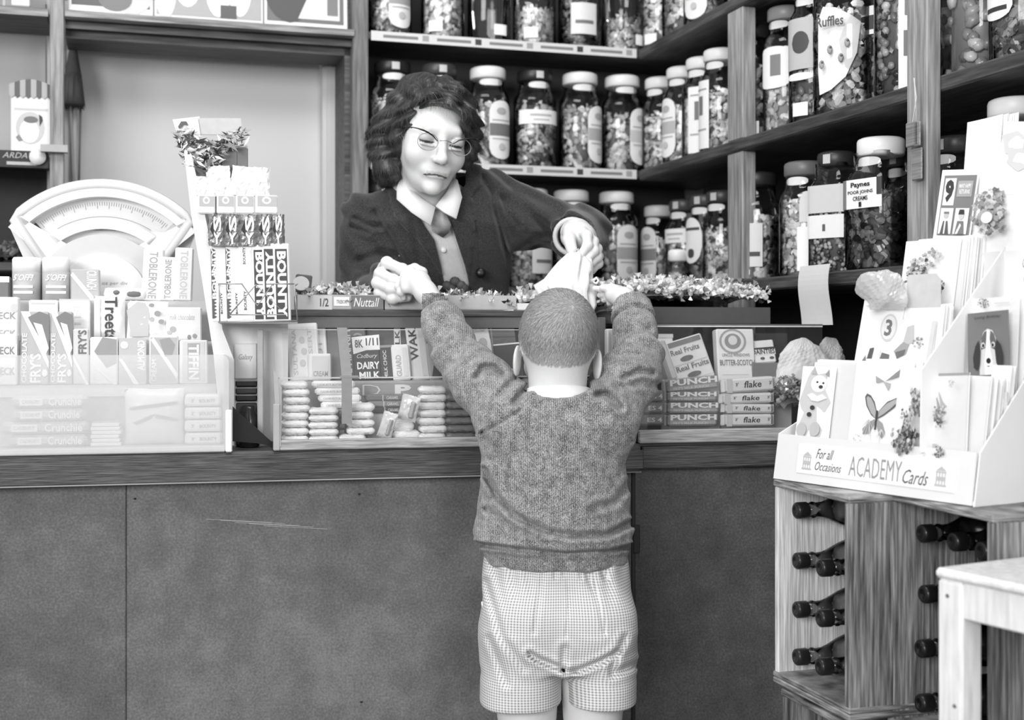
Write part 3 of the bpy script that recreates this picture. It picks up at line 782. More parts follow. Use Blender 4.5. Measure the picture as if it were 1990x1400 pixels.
pack('chocolate_bar', (142, 173, 640, 745), .12, .012, 205, [('p', [(0, .55), (.0, .45), (.8, 0), (1, .0)], 245), ('t', "FRY'S", .3, .55, .85, .98, 110, 90, .03)], 'narrow bar lettered FRYS at its top, between tall bar and pale cartons', 'chocolate bar', B, z0=ZB)
for i, (bx, items, ds) in enumerate((
        ((175, 229, 656, 745), [('p', [(.15, .7), (.45, 1), (.95, .95), (.95, .45), (.6, .35)], 150), ('t', 'MINT', .05, .05, .22, .6, 240, 90), ('p', [(.2, .35), (.3, .35), (1, 0), (.85, 0)], 242)], 'pale carton with a grey slab picture, next to the FRYS bars'),
        ((231, 284, 658, 745), [('r', 0, .0, 1, 1, 185), ('t', 'ALMOND', .68, .3, .95, .95, 240, 90), ('p', [(0, .55), (.12, .55), (.75, 0), (.55, 0)], 245), ('o', .2, .85, .14, .08, 240)], 'carton with dark side and lettering ALMOND, before the speckled bag'),
        ((290, 346, 652, 745), [('r', .05, .03, .95, .95, 175), ('p', [(.05, .9), (.15, .95), (1, .2), (.95, .1)], 240), ('p', [(.35, .9), (.7, .95), (.9, .8), (.8, .6), (.55, .55)], 150), ('t', 'CREAM', .08, .05, .25, .5, 235, 90)], 'carton with chunk drawing and diagonal stripe, beside TIFFIN carton'),
        ((349, 404, 662, 745), [('r', .1, .05, .9, .97, 200), ('r', .28, .08, .72, .93, 160), ('t', 'TIFFIN', .32, .1, .68, .9, 245, -90, .03)], 'carton lettered TIFFIN downwards at the end of the step'))):
    pack('chocolate_box', bx, .115, .03, 232, items, ds, 'carton', B, z0=ZB)
# third row
C3 = 'packets on the second step of the perspex display'
pack('chocolate_box', (-40, 35, 578, 662), .175, .03, 242, [('o', .9, .75, .1, .1, 200), ('t', 'ECK', .5, .5, .95, .66, 150), ('t', 'ECK', .5, .1, .95, .26, 170)], 'white carton ending in ECK, upper one of the two', 'carton', C3, z0=ZC_)
pack('chocolate_box', (56, 112, 584, 662), .18, .03, 240, [('r', .08, .9, .92, .94, 200)], 'plain white carton behind the first tall bar', 'carton', C3, z0=ZC_)
pack('chocolate_box', (115, 175, 582, 662), .18, .03, 243, [('t', 'JELL', .35, .3, .7, .9, 215, -90), ('r', 0, .97, 1, 1, 205)], 'plain white carton behind the second tall bar', 'carton', C3, z0=ZC_)
bag('sweet_packet', (181, 243, 576, 662), .172, .02, 228, [('r', .03, .05, .22, .95, 215), ('t', 'Treets', .36, .02, .76, .98, 70, -90, .02)], 'pale packet with Treets in dark lettering running down', 'packet', C3, z0=ZC_, seed=2)
bag('sweet_packet', (244, 324, 586, 660), .172, .028, 240, [('p', [(0, .75), (.1, .25), (.1, .1), (.55, .12), (.55, .7), (.45, .95), (.25, .98)], 190), ('o', .6, .9, .07, .05, 150), ('o', .75, .7, .08, .07, 150), ('o', .85, .5, .07, .06, 150), ('o', .62, .55, .06, .06, 175)],
    'plump white bag printed with dark sweets, between Treets packet and milk packet', 'packet', C3, z0=ZC_, seed=5, roll=2)
pack('sweet_packet', (322, 392, 598, 664), .176, .02, 236, [('t', 'milk chocolate', .1, .62, .8, .8, 190, 0, 0, .3), ('o', .2, .35, .09, .09, 175), ('o', .1, .25, .07, .06, 190), ('o', .65, .12, .05, .07, 150), ('o', .8, .15, .06, .07, 160)], 'flat pale packet with faint script above small brown sweets', 'packet', C3, z0=ZC_)
# fourth row
C4 = 'packs on the top step of the perspex display'
for i, (a, b) in enumerate(((22, 77), (79, 134))):
    o = None
    u0, u1 = CT.s(a, .24), CT.s(b, .24); r_ = (u1-u0)/2; h = CT.z(a, 500, .24)-ZD
    m = MB().mat(G(176, .45)); m.lathe([(r_, 0), (r_, h*.66)], 24, power=3); m.mat(G(240, .45)); m.lathe([(r_*1.0, h*.66), (r_, h*.95), (r_*.9, h)], 24, power=3)
    m.M = Matrix.Translation((0, -r_*1.02, 0)); m.mat(INK(240)); m.text("5'OFF!", -r_*.75, r_*.75, h*.45, h*.6, 0, shear=.4, bold=.02)
    for k in range(2): m.box(-r_*.7, r_*.7, -.0002, 0, h*(.15+.13*k), h*(.21+.13*k))
    o = m.build('sweet_tube'); o.location = CT.w((u0+u1)/2, .235+r_, ZD+.0006); o.rotation_euler = (0, 0, CT.a+R(-8 if i == 0 else 6))
    tag(o, 'white-topped tub lettered 5 OFF, %s' % ('the outer of the pair' if i == 0 else 'the one beside the crunch carton'), 'tub', 'pair of white-topped tubs')
pack('chocolate_box', (-30, 18, 538, 584), .24, .03, 110, [('r', 0, .75, 1, 1, 245)], 'small dark box with white top at the end of the top step', 'carton', C4, z0=ZD)
pack('chocolate_bar', (137, 194, 524, 584), .245, .014, 180, [('p', [(0, .8), (.08, .9), (.9, 0), (.7, 0)], 240), ('t', 'CRUNCH', .55, .35, .9, .95, 235, -90)], 'grey bar with diagonal stripe and CRUNCH lettering, beside the tubs', 'chocolate bar', C4, z0=ZD)
m = MB().mat(G(225, .4)); w = CT.s(285, .235)-CT.s(200, .235)
m.M = Matrix.Rotation(PI/2, 4, 'Y'); m.lathe([(.002, -w/2), (.012, -w/2+.003), (.013, -w/2+.01), (.013, w/2-.01), (.012, w/2-.003), (.002, w/2)], 16)
m.M = Matrix.Identity(4); m.mat(INK(110)); m.ball((-w*.2, -.012, .003), (.007, .003, .005)); m.ball((w*.2, -.012, 0), (.017, .002, .006))
o = m.build('sweet_roll'); o.location = CT.w(CT.s(243, .235), .25, ZD+.0135); o.rotation_euler = (0, 0, CT.a); tag(o, 'pale rolled tube of sweets lying on its side beside the triangular bars', 'sweet roll', C4)
for i, (bx, rl, rev) in enumerate((((274, 314, 484, 586), 3, -90), ((309, 340, 500, 586), 2, 90), ((337, 373, 482, 586), 2, -90))):
    pack('triangular_bar', bx, .243-.004*i, .025, 226, [('r', .08, .02, .92, .98, 236), ('t', 'TOBLERONE', .3, .04, .72, .94, 165 if i != 2 else 205, rev, .02)],
         'pale long bar lettered TOBLERONE standing upright, %s' % ('beside the sweet roll', 'the narrow middle one', 'next to the bar tower')[i], 'chocolate bar', 'three upright triangular bars', z0=ZD, roll=rl)
# ---------------------------------------------------------------- weighing scale
sc = thing('weighing_scale', 'white enamel shop scale with a large fan-shaped dial behind the sweet packets', 'scale', CT.w(CT.s(203, .36), .36, CZ), CT.a)
Ys = CT.w(CT.s(203, .36), .36).y; kx = Ys/F/math.cos(CT.a)
zc = EYE-(577-CY)/F*Ys-CZ; kz = Ys/F
def arc(r, a0, a1, n=24): return [(r*kx*math.sin(R(a0+(a1-a0)*i/n)), zc+r*kz*math.cos(R(a0+(a1-a0)*i/n))) for i in range(n+1)]
def ring(m, r0, r1, a0, a1, y0, y1, n=28):
    o_, i_ = arc(r1, a0, a1, n), arc(r0, a0, a1, n)
    for k in range(n): m.prism([i_[k], i_[k+1], o_[k+1], o_[k]], y0, y1)
EN = G(224, .25, var=.01, coat=.4)
m = MB().mat(EN); ring(m, 192, 212, -46, 46, -.03, .03); ring(m, 130, 150, -40, 40, -.03, .03)
m.prism([(-150*kx, zc+152*kz), (-168*kx, zc+130*kz), (-88*kx, zc+58*kz), (-62*kx, zc+98*kz)], -.03, .03)
m.prism([(152*kx, zc+148*kz), (168*kx, zc+126*kz), (88*kx, zc+58*kz), (62*kx, zc+98*kz)], -.03, .03)
m.prism([(-168*kx, zc+130*kz), (168*kx, zc+126*kz), (110*kx, zc-10*kz), (-110*kx, zc-10*kz)], -.006, .028)
pts = arc(216, -47, 47); m.tube([(x, -.022, z) for x, z in [(-75*kx, zc+20*kz)]+pts+[(75*kx, zc+20*kz)]], .012, 8)
m.build('dial_housing', sc)
m = MB().mat(G(222, .4, var=.01)); ring(m, 148, 194, -41, 41, .0, .004)
m.mat(INK(130))
for i in range(57):
    a = -39+78*i/56; L = 7 if i % 5 else 13
    p0, p1 = arc(184, a-.12, a+.12, 1), arc(184-L, a-.12, a+.12, 1); m.flat([p0[0], p0[1], p1[1], p1[0]], -.0008)
m.mat(INK(165)); ring(m, 155, 156.5, -33, 33, -.001, -.0005)
m.build('dial_face', sc)
m = MB().mat(G(198, .35, var=.02)); ring(m, 78, 118, -62, 62, -.045, -.006); m.build('gauge_hood', sc)
m = MB().mat(EN); m.prism(arc(80, -70, 70)+[(70*kx, -.0+.25), (-70*kx, .25)], -.05, -.002); m.rbox(-.10, .10, -.06, .05, 0.0, .26, .02)
m.mat(INK(150)); m.text('5 oz per div', -.01, .05, zc+20*kz, zc+28*kz, -.0505)
m.build('pedestal', sc)

# ---------------------------------------------------------------- tower stand of bars
sv = .045
tw = thing('display_stand', 'tall narrow card stand with a chrome wire basket holding coconut bars', 'display stand', CT.w(0, 0, 0), CT.a)
def pz(fr, pts, v): return [(fr.s(x, v), fr.z(x, y, v)) for x, y in pts]
m = MB().mat(G(226, .6, var=.02)); m.prism(pz(CT, [(358, 300), (372, 300), (412, 480), (432, 640), (455, 700), (455, 866), (432, 866), (415, 690), (392, 540), (372, 420)], sv+.03), sv+.03, sv+.036); m.build('side_panel', tw)
m = MB().mat(G(214, .6, var=.02)); m.prism(pz(CT, [(335, 232), (388, 226), (392, 300), (480, 470), (560, 625), (560, 866), (440, 866), (425, 620), (385, 430), (362, 320)], sv+.06), sv+.062, sv+.066); m.build('back_board', tw)
m = MB().mat(G(188, .6)); 
m.prism(pz(CT, [(372, 230), (468, 230), (470, 262), (380, 262)], sv+.058), sv+.056, sv+.06)
m.mat(INK(225)); m.prism(pz(CT, [(342, 236), (385, 232), (392, 278), (352, 282)], sv+.055), sv+.053, sv+.0555)
m.mat(INK(90)); m.prism(pz(CT, [(346, 246), (352, 236), (362, 236), (366, 244), (356, 242), (350, 254)], sv+.05), sv+.05, sv+.0515)
m.build('header_card', tw)
wr = MB().mat(G(150, .3, .3))
def w3(px, py, v): p = CT.s(px, v); return (p, v, CT.z(px, py, v))
wv = .018
for pts in ([(424, 552), (470, 552), (500, 595), (530, 552), (572, 552)], [(446, 612), (497, 554), (556, 612), (446, 612)], [(426, 552), (427, 625)], [(572, 552), (578, 622)]):
    wr.tube([w3(x, y, wv) for x, y in pts], .0015, 6)
wr.tube([w3(426, 627, wv), w3(578, 624, wv)], .0018, 6)
for x0, x1 in ((426, 424), (578, 574)):
    for y in (552, 626): wr.tube([w3(x0, y, wv), (w3(x1, y, sv+.06)[0], sv+.06, w3(x0, y, wv)[2])], .0012, 6)
wr.box(CT.s(427, sv), CT.s(577, sv), wv, sv+.058, CT.z(500, 628, wv)-.001, CT.z(500, 626, wv))
wr.build('wire_basket', tw)
zb0 = CT.z(500, 626, wv)+.0006
m_b = G(238, .35, coat=.3, var=.02)
for i, (a, b, tp, c) in enumerate(((405, 443, 478, 0), (441, 470, 478, 1), (466, 494, 477, 2), (492, 521, 476, 3), (512, 541, 474, 4), (533, 566, 474, 5))):
    zig = [(.12+(.2 if k % 2 else .0), 1-.04-.92*k/40) for k in range(41)]
    it = [('p', [(.0, .96)]+zig+[(.0, .04)], 90)] if i in (0, 1) else ([('r', .15, .03, .85, .93, 236)] if i == 2 else [('r', .12, .03, .84, .93, 72)])
    if i == 0: it.append(('t', 'BOUNTY', .03, .3, .30, .97, 245, 90, .03)); it.append(('t', 'BOUNTY', .55, .1, .68, .38, 60, 90))
    elif i == 1: it.append(('t', 'BOUNTY', .03, .3, .28, .97, 245, 90, .03)); it.append(('t', 'BOUNTY', .6, .1, .74, .38, 60, 90))
    elif i == 2: it.append(('t', 'BOUNTY', .3, .75, .5, .97, 60, 90)); it.append(('t', 'BOUNTY', .3, .15, .5, .4, 60, 90))
    else: it.append(('t', 'BOUNTY', .22, .06, .78, .9, 246, -90 if i != 4 else 90, .04))
    vv = sv+.028-.0035*i
    pack('chocolate_bar', (a+(1 if i else 8), b, tp, 626), vv, .0032 if i < 5 else .014, 240, it, 'coconut bar lettered BOUNTY upright in the wire basket, %s from its scale end' % ORD[i], 'chocolate bar', 'coconut bars in the wire basket', z0=zb0, roll=-1.5, rough=.35)
foil_m = foil('patterned_foil', 150, .5, .3, 90, 1.0)
def foil_packet(m, w, h, d, seed):
    rnd = random.Random(seed)
    nx, nz = 8, 10; vs_ = []; m.smooth = False
    for side in (0, 1):
        for j in range(nz+1):
            for i in range(nx+1):
                u, v = i/nx, j/nz; e = min(1, 4*min(u, 1-u))**.5
                vs_.append(((u-.5)*w+rnd.uniform(-.0012, .0012), (d/2 if side else -d/2)*e+d/2+rnd.uniform(-.002, .002)*e, v*h+rnd.uniform(-.001, .001)))
    fs = []; N = (nx+1)*(nz+1)
    for j in range(nz):
        for i in range(nx):
            a = j*(nx+1)+i; fs.append((a, a+1, a+nx+2, a+nx+1)); fs.append((N+a, N+a+nx+1, N+a+nx+2, N+a+1))
    for i in range(nx): a = i; fs.append((N+a, N+a+1, a+1, a)); a = nz*(nx+1)+i; fs.append((a, a+1, N+a+1, N+a))
    m.add(vs_, fs)
def at_px(o, px, py, v, rot=(0, 0, 0), fr=CT):
    o.location = fr.w(fr.s(px, v), v, fr.z(px, py, v)); o.rotation_euler = (rot[0], rot[1], fr.a+rot[2]); return o
for i, (a, b) in enumerate(((405, 436), (435, 466), (465, 501), (500, 530), (527, 553))):
    w = CT.s(b, sv)-CT.s(a, sv); h = CT.z(450, 416, sv)-CT.z(450, 478, sv)
    m = MB().mat(foil_m); foil_packet(m, w, h, .014, 20+i); design(m, w, h, [('t', 'S', .3, .45, .8, .95, 235, 90, .03), ('t', 'Y', .25, .05, .8, .42, 235, 0, .03), ('p', [(.1, .5), (.35, .3), (.3, .8)], 40)], y=-.002)
    o = at_px(m.build('foil_packet'), (a+b)/2, 478, sv+.012); tag(o, 'crinkled patterned foil packet above the basket, %s along its tier' % ORD[i], 'packet', 'crinkled foil packets on the bar tower')
for i, (a, b) in enumerate(((384, 418), (421, 456), (458, 494), (496, 540))):
    pack('sweet_packet', (a, b, 380, 416), sv+.022, .012, 236, [('r', .1, .4, .95, .95, 178), ('o', .5, .72, .2, .2, 240), ('o', .5, .72, .11, .11, 180)], 'white packet with grey band and ring emblem, %s along the third tier' % ORD[i], 'packet', 'ring-emblem packets on the bar tower', crimp=0)
for i, (a, b, t_, rl) in enumerate(((370, 410, 342, 0), (404, 450, 322, -4), (446, 490, 322, 6), (492, 524, 324, 0))):
    w = CT.s(b, sv)-CT.s(a, sv); h = CT.z(450, t_, sv)-CT.z(450, 381, sv)
    m = MB().mat(G(243, .4)); foil_packet(m, w, h, .010, 30+i); design(m, w*.8, h, [('p', [(.2, .0), (.5, .18), (.8, 0)], 190), ('p', [(.15, .35), (.5, .15), (.85, .35), (.7, .02), (.3, .02)], 205)], y=-.0028)
    o = at_px(m.build('sweet_packet'), (a+b)/2, 381, sv+.030, (0, R(rl), 0)); tag(o, 'white crumpled packet on the fourth tier of the tower, %s along it' % ORD[i], 'packet', 'white packets on the bar tower')
for i, (a, b, t_) in enumerate(((378, 404, 282), (406, 430, 280), (430, 462, 276), (460, 482, 286))):
    pack('chocolate_box', (a, b, t_, 345), sv+.046, .012, 118, [('r', .05, .05, .95, .95, 105 if i else 120)], 'dark slim box at the tower top, %s from the scale' % ORD[i], 'carton', 'dark boxes at the top of the bar tower')
rnd = random.Random(5); m = MB().mat(tone_mat('tinsel', 45, 235, .3, .2))
for px0, px1, py0, py1, n in ((345, 480, 262, 298, 230), (350, 392, 290, 330, 70), (395, 425, 280, 320, 50)):
    for i in range(n):
        x, y = rnd.uniform(px0, px1), rnd.uniform(py0, py1); v = sv+rnd.uniform(.028, .045)
        c = Vector((CT.s(x, v), v, CT.z(x, y+14*math.sin(x*.05), v))); dd = Vector((rnd.gauss(0, 1), rnd.gauss(0, .4), rnd.gauss(0, .6))).normalized()*rnd.uniform(.006, .016)
        n_ = Vector((dd.z, .004, -dd.x))*.22; m.tone = rnd.random()**1.7
        m.add([c-dd, c+n_, c+dd, c-n_], [(0, 1, 2, 3)])
o = m.build('tinsel_sprig'); o.location = CT.w(0, 0, 0); o.rotation_euler = (0, 0, CT.a); tag(o, 'dark spiky tinsel sprig trimming the top of the bar tower', 'tinsel')

# ---------------------------------------------------------------- middle glass case
zf = CT.z(700, 734, .01); zu = CT.z(700, 641, .11); vb = .11
zs = CT.z(750, 740, vb); ZTOP = CT.z(750, 603, .16)
a0, a1 = CT.s(531, 0), CT.s(1188, 0)
mc = thing('display_case', 'wooden glass-fronted sweet case in the middle of the counter', 'display case', CT.w(0, 0, 0), CT.a)
OAK = wood('case_rail_wood', 120, 190, (2, 30, 30), .5, .2)
m = MB().mat(OAK); m.rbox(a0, a1, -.002, .012, CZ+.0006, CT.z(700, 853, 0), .002); m.build('front_rail', mc)
m = MB().mat(G(60)); m.rbox(a0, a1, .012, .40, CZ+.0006, CZ+.010); m.build('floor_board', mc)
m = MB().mat(M_PANE); m.box(a0+.005, a1-.003, .003, .006, CT.z(700, 853, 0), zf); m.build('front_pane', mc)
m = MB().mat(M_PANE); m.xprism([(.003, zf), (.006, zf-.002), (vb, zu-.003), (vb-.002, zu)], a0+.02, a1-.003); m.build('sloping_pane', mc)
m = MB().mat(G(190, .3)); m.box(a0+.005, a1-.003, .0022, .0065, zf-.0012, zf+.0012); m.box(a0+.02, a1-.003, vb-.002, vb+.001, zu-.0008, zu+.0008); m.build('pane_edge', mc)
m = MB().mat(G(168, .55, bump=.2)); m.prism(pz(CT, [(531, 720), (540, 728), (546, 868), (538, 868)], 0), -.003, .01); m.rbox(a0, a0+.013, -.004, .012, CZ+.0006, CT.z(540, 785, 0)); m.build('corner_post', mc)
m = MB().mat(M_PANE); m.xprism([(.01, CZ+.01), (.35, CZ+.01), (.35, ZTOP-.02), (.14, zu), (.01, zf)], a0+.002, a0+.005); m.build('side_pane', mc)
m = MB().mat(G(176, .5)); m.rbox(CT.s(500, .09), CT.s(512, .09), .07, .09, CZ+.011, CT.z(505, 640, .08)); m.build('inner_post', mc)
m = MB().mat(G(138, .4, .3)); x0 = CT.s(664, 0); x1 = CT.s(684, 0)
m.box(x0, x1, -.001, .0025, CT.z(675, 824, 0), zf+.002); m.xprism([(-.001, zf+.001), (.004, zf+.004), (vb, zu+.003), (vb-.004, zu+.004)], x0, x1)
m.box(x0-.003, x1+.012, -.0015, .006, zf, zf+.004); m.build('glass_clamp', mc)
m = MB().mat(G(150, .6)); m.box(a0+.02, a1-.01, vb, .34, CZ+.011, zs); m.mat(G(172, .5)); m.box(a0+.02, a1-.01, vb-.003, vb, CZ+.011, zs)
m.mat(INK(150)); 
for k in range(9): m.box(CT.s(700, .1), CT.s(990, .1), vb-.0035, vb-.003, zs-.006-.003*k, zs-.0052-.003*k)
m.mat(INK(225)); m.text('D', CT.s(705, .1), CT.s(740, .1), zs-.029, zs-.008, vb-.004, bold=-.02); m.text('P', CT.s(768, .1), CT.s(800, .1), zs-.029, zs-.008, vb-.004, bold=.05)
m.build('inner_step', mc)
m = MB().mat(M_SHELF); m.rbox(a0-.06, a1+.01, .145, .44, ZTOP-.014, ZTOP, .002); m.build('top_board', mc)
m = MB().mat(G(75)); m.box(a0-.0, a1, .33, .34, CZ+.01, ZTOP-.014)
m.mat(G(96, .6)); m.box(a0-.02, a1, .148, .158, ZTOP-.036, ZTOP-.014); m.build('back_board', mc)
m = MB().mat(G(120, .5)); m.rbox(CT.s(1174, .0), CT.s(1190, .0), .0, .02, CT.z(1180, 850, 0), CT.z(1180, 715, 0)); m.rbox(CT.s(1163, .1), CT.s(1178, .1), .1, .12, CZ+.01, ZTOP-.014); m.build('end_post', mc)

# bars leaning on the inner step
GB = 'large bars leaning on the step of the middle case'
def bar(bx, tone, items, label, v=vb+.02, lean=14, roll=0, depth=.010, name='chocolate_bar', grp=GB, **k):
    return pack(name, bx, v, depth, tone, items, label, 'chocolate bar', grp, lean=lean, roll=roll, z0=zs+.0005, **k)
bar((508, 534, 640, 738), 150, [('r', .1, .02, .9, .96, 140), ('t', 'MILK', .15, .1, .4, .5, 225, 90), ('p', [(.5, .5), (.75, .62), (.6, .75)], 50), ('p', [(.55, .3), (.8, .42), (.62, .52)], 50)], 'grey milk bar with leaf marks at the case end under the wire basket', v=vb+.01, roll=-6)
bar((531, 558, 648, 738), 165, [('t', 'CRANBERRY', .25, .1, .6, .9, 215, 90)], 'slim grey bar with pale upright lettering beside the leaf-marked bar', roll=-5, v=vb+.006)
bar((562, 624, 628, 738), 222, [('r', .1, .06, .9, .93, 212), ('t', 'SULTANA', .16, .1, .3, .9, 180, 90), ('t', 'DESSERT', .66, .1, .8, .9, 180, 90), ('o', .48, .7, .09, .06, 185), ('o', .52, .5, .09, .06, 185), ('o', .46, .3, .09, .06, 185)], 'broad pale bar with faint fruit prints, between slim bar and clamp', roll=-3, v=vb+.008)
bar((580, 640, 612, 738), 236, [('r', .65, .1, .9, .9, 222), ('t', 'NUT', .7, .2, .85, .6, 170, 90)], 'taller white bar standing behind the fruit-print bar', v=vb+.028, lean=12, roll=-3)
bar((600, 644, 688, 738), 225, [('r', .15, .05, .9, .9, 205), ('t', 'CREAM', .2, .15, .85, .35, 150)], 'short pale carton in front of the white bar, beside the clamp', v=vb+.002, lean=5)
bar((640, 716, 610, 738), 112, [('t', '8', .2, .82, .35, .92, 220, -90, .02), ('t', 'BOURNVILLE', .38, .1, .6, .95, 205, -90, .02), ('o', .78, .62, .14, .08, 170), ('o', .78, .62, .09, .05, 112)], 'dark grey bar lettered BOURN down its length behind the clamp', v=vb+.028, lean=12, roll=-2)
bar((688, 742, 652, 738), 62, [('p', [(0, .96), (1, 1.0), (1, .66), (.5, .66), (.03, .58)], 226), ('t', '1/11', .5, .76, .95, .93, 60, 0, .03), ('t', '8K', .1, .72, .4, .9, 80), ('t', 'Cadbury', .15, .46, .9, .58, 215, 0, 0, .4), ('t', 'DAIRY', .14, .24, .95, .40, 240, 0, .03), ('t', 'MILK', .2, .03, .95, .18, 240, 0, .03)], 'dark bar lettered DAIRY MILK under a white price label', roll=-2, v=vb+.004, depth=.014)
bar((716, 802, 605, 738), 78, [('r', .1, .75, .9, .93, 40), ('r', .6, .3, .75, .75, 215), ('t', 'MILK', .62, .32, .73, .72, 60, 90)], 'wide very dark bar standing behind the dairy milk bar', v=vb+.03, lean=12)
bar((738, 766, 672, 738), 60, [('t', 'MILK CHOC', .35, .05, .6, .85, 205, 90), ('r', 0, .93, 1, 1, 140)], 'narrow dark bar with small upright letters beside the dairy milk bar', v=vb+.006, roll=-3)
bar((765, 800, 670, 738), 226, [('t', 'GUARD', .2, .1, .5, .7, 170, 90), ('r', .6, .1, .85, .9, 212)], 'pale bar right behind the tilted clear packet', v=vb+.004, roll=-3)
bar((800, 838, 612, 738), 215, [('r', 0, .9, .5, 1, 40), ('t', 'WAK', .1, .3, .5, .8, 60, 90), ('r', .6, .05, .9, .9, 195)], 'pale bar with black lettering half hidden by the raised sleeve', v=vb+.015, roll=-5)
bar((836, 880, 665, 738), 150, [('p', [(.1, .1), (.4, .8), (.8, .4), (.6, .0)], 60), ('r', .7, .1, .95, .9, 225)], 'mottled grey bar behind the boy\'s raised sleeve', v=vb+.006, roll=-4)
bar((893, 964, 612, 734), 230, [('t', 'MILK', .15, .3, .3, .85, 130, 90), ('t', 'FRUIT', .4, .1, .55, .9, 150, 90), ('o', .75, .55, .12, .08, 180), ('o', .7, .25, .14, .09, 190), ('o', .78, .8, .1, .07, 185)], 'white bar with fruit prints between the raised sleeve and the dark bars', v=vb+.02, roll=-4)
bar((958, 1012, 604, 668), 58, [('r', 0, .95, 1, 1, 225), ('r', .08, .05, .14, .9, 130)], 'dark bar with white top edge beside the boy\'s hair', v=vb+.025, roll=-4, lean=10)
bar((968, 1020, 668, 726), 52, [('r', 0, .96, 1, 1, 220), ('o', .5, .2, .12, .1, 225), ('r', .7, .1, .8, .6, 190)], 'lower dark bar with pale dots beside the boy\'s ear', v=vb+.008, roll=-5)
bar((1010, 1100, 640, 735), 120, [], 'dark bar standing wholly behind the boy\'s head', v=vb+.03) if False else None
pack('chocolate_box', (1180, 1206, 640, 790), .06, .02, 222, [('r', .1, .05, .25, .95, 200)], 'upright pale card box between the two glass cases', 'carton')
pack('chocolate_box', (1206, 1246, 630, 800), .09, .02, 205, [('r', .1, .05, .9, .9, 190)], 'taller pale carton behind the lifted sleeve between the cases', 'carton')

# foil-wrapped bars in stacks
FB = []
for k in range(4):
    rnd = random.Random(50+k); m = MB().mat(M_FOIL); nx, nr = 12, 14; vs_ = []
    for i in range(nx+1):
        t = -1+2*i/nx; e = (1-abs(t)**9)**.5 if abs(t) < 1 else 0.0
        for j in range(nr):
            a = 2*PI*j/nr; c, s_ = math.cos(a), math.sin(a)
            y = .5*math.copysign(abs(c)**.45, c)*(0.8+.2*e)+.5; z = .5+.5*math.copysign(abs(s_)**.5, s_)*(0.35+.65*e)
            vs_.append((t*.5+rnd.uniform(-.006, .006), y+rnd.uniform(-.02, .02), z+rnd.uniform(-.06, .06)))
    fs = [(i*nr+j, i*nr+(j+1) % nr, (i+1)*nr+(j+1) % nr, (i+1)*nr+j) for i in range(nx) for j in range(nr)]+[tuple(range(nr-1, -1, -1)), tuple(nx*nr+j for j in range(nr))]
    m.smooth = True; m.add(vs_, fs); o = m.build('foil_bar'); FB.append(o.data); COL.objects.unlink(o); bpy.data.objects.remove(o)
DF = FB[1].copy(); DF.materials[0] = M_DFOIL
def foil_stack(px0, px1, pyt, pyb, n, v, depth, where, mesh=None, z0=None, jit=.002):
    u0, u1 = CT.s(px0, v), CT.s(px1, v); zb_ = CT.z(px0, pyb, v) if z0 is None else z0; zt_ = CT.z(px0, pyt, v); h = (zt_-zb_)/n
    for i in range(n):
        o = bpy.data.objects.new('foil_bar', mesh or FB[(i*3+px0) % 4]); COL.objects.link(o)
        o.scale = ((u1-u0), depth, h*.985); o.location = CT.w((u0+u1)/2+random.uniform(-jit, jit), v+random.uniform(0, jit), zb_+i*h+.0004)
        o.rotation_euler = (0, 0, CT.a+R(random.uniform(-2.5, 2.5)))
        pos = 'topmost' if i == n-1 and n > 1 else ('lowest' if i == 0 else '%s up' % ORD[i])
        tag(o, 'silver foil-wrapped bar, %s in the stack %s' % (pos, where) if mesh is None else 'dark foil-wrapped bar, %s in the stack %s' % (pos, where), 'chocolate bar', 'foil bars stacked in the middle case')
zfl = CZ+.0112
foil_stack(550, 601, 742, 856, 8, .022, .045, 'against the corner post', z0=zfl)
foil_stack(583, 612, 754, 788, 2, .075, .03, 'set back behind the corner stack') if False else None
foil_stack(600, 658, 794, 856, 5, .022, .045, 'second along', z0=zfl)
foil_stack(674, 728, 785, 845, 4, .022, .045, 'beside the clamp', z0=zfl+.013)
foil_stack(660, 712, 846, 856, 1, .022, .04, 'under the clamp', z0=zfl)
foil_stack(752, 806, 820, 838, 1, .030, .05, 'under the tilted clear packet', z0=zfl+.018)
foil_stack(762, 816, 838, 856, 1, .022, .045, 'at the foot of the tilted packets', z0=zfl)
foil_stack(815, 868, 752, 856, 7, .022, .045, 'nearer the raised sleeve', z0=zfl)
foil_stack(868, 924, 766, 856, 6, .022, .045, 'beside the sweater', mesh=DF, z0=zfl)
foil_stack(660, 672, 800, 856, 5, .05, .04, 'in the narrow gap behind the clamp', mesh=DF, z0=zfl)
foil_stack(926, 980, 766, 856, 6, .022, .045, 'behind the sweater', z0=zfl)
for i in range(4):
    y0 = 793-i*14.5
    u0, u1 = CT.s(612+[12, 8, 4, 0][i]-2*i, .06), CT.s(706-[0, 4, 6, 16][i], .06); w = u1-u0; h = CT.z(650, y0-13, .06)-CT.z(650, y0, .06)
    m = MB().mat(G(236, .4, coat=.2)); m.rbox(-w/2, w/2, 0, .03, 0, h, .004); design(m, w, h, [('t', "CADBURY'S BUTTER", .12, .3, .7, .6, 175)])
    o = m.build('chocolate_bar'); o.location = CT.w((u0+u1)/2, .06, CT.z(650, 794, .06)+i*h*1.03); o.rotation_euler = (0, 0, CT.a+R([1, -1, 2, -2][i])); tag(o, 'long thin white bar behind the clamp, %s up in its pile' % ORD[i], 'chocolate bar', 'thin white bars piled behind the clamp')
m = MB().mat(G(222, .5)); u0, u1 = CT.s(600, .06), CT.s(714, .06); w = u1-u0; m.rbox(-w/2, w/2, 0, .05, 0, CT.z(650, 794, .06)-zfl-.001, .002); o = m.build('box_base'); o.name = 'cardboard_box'
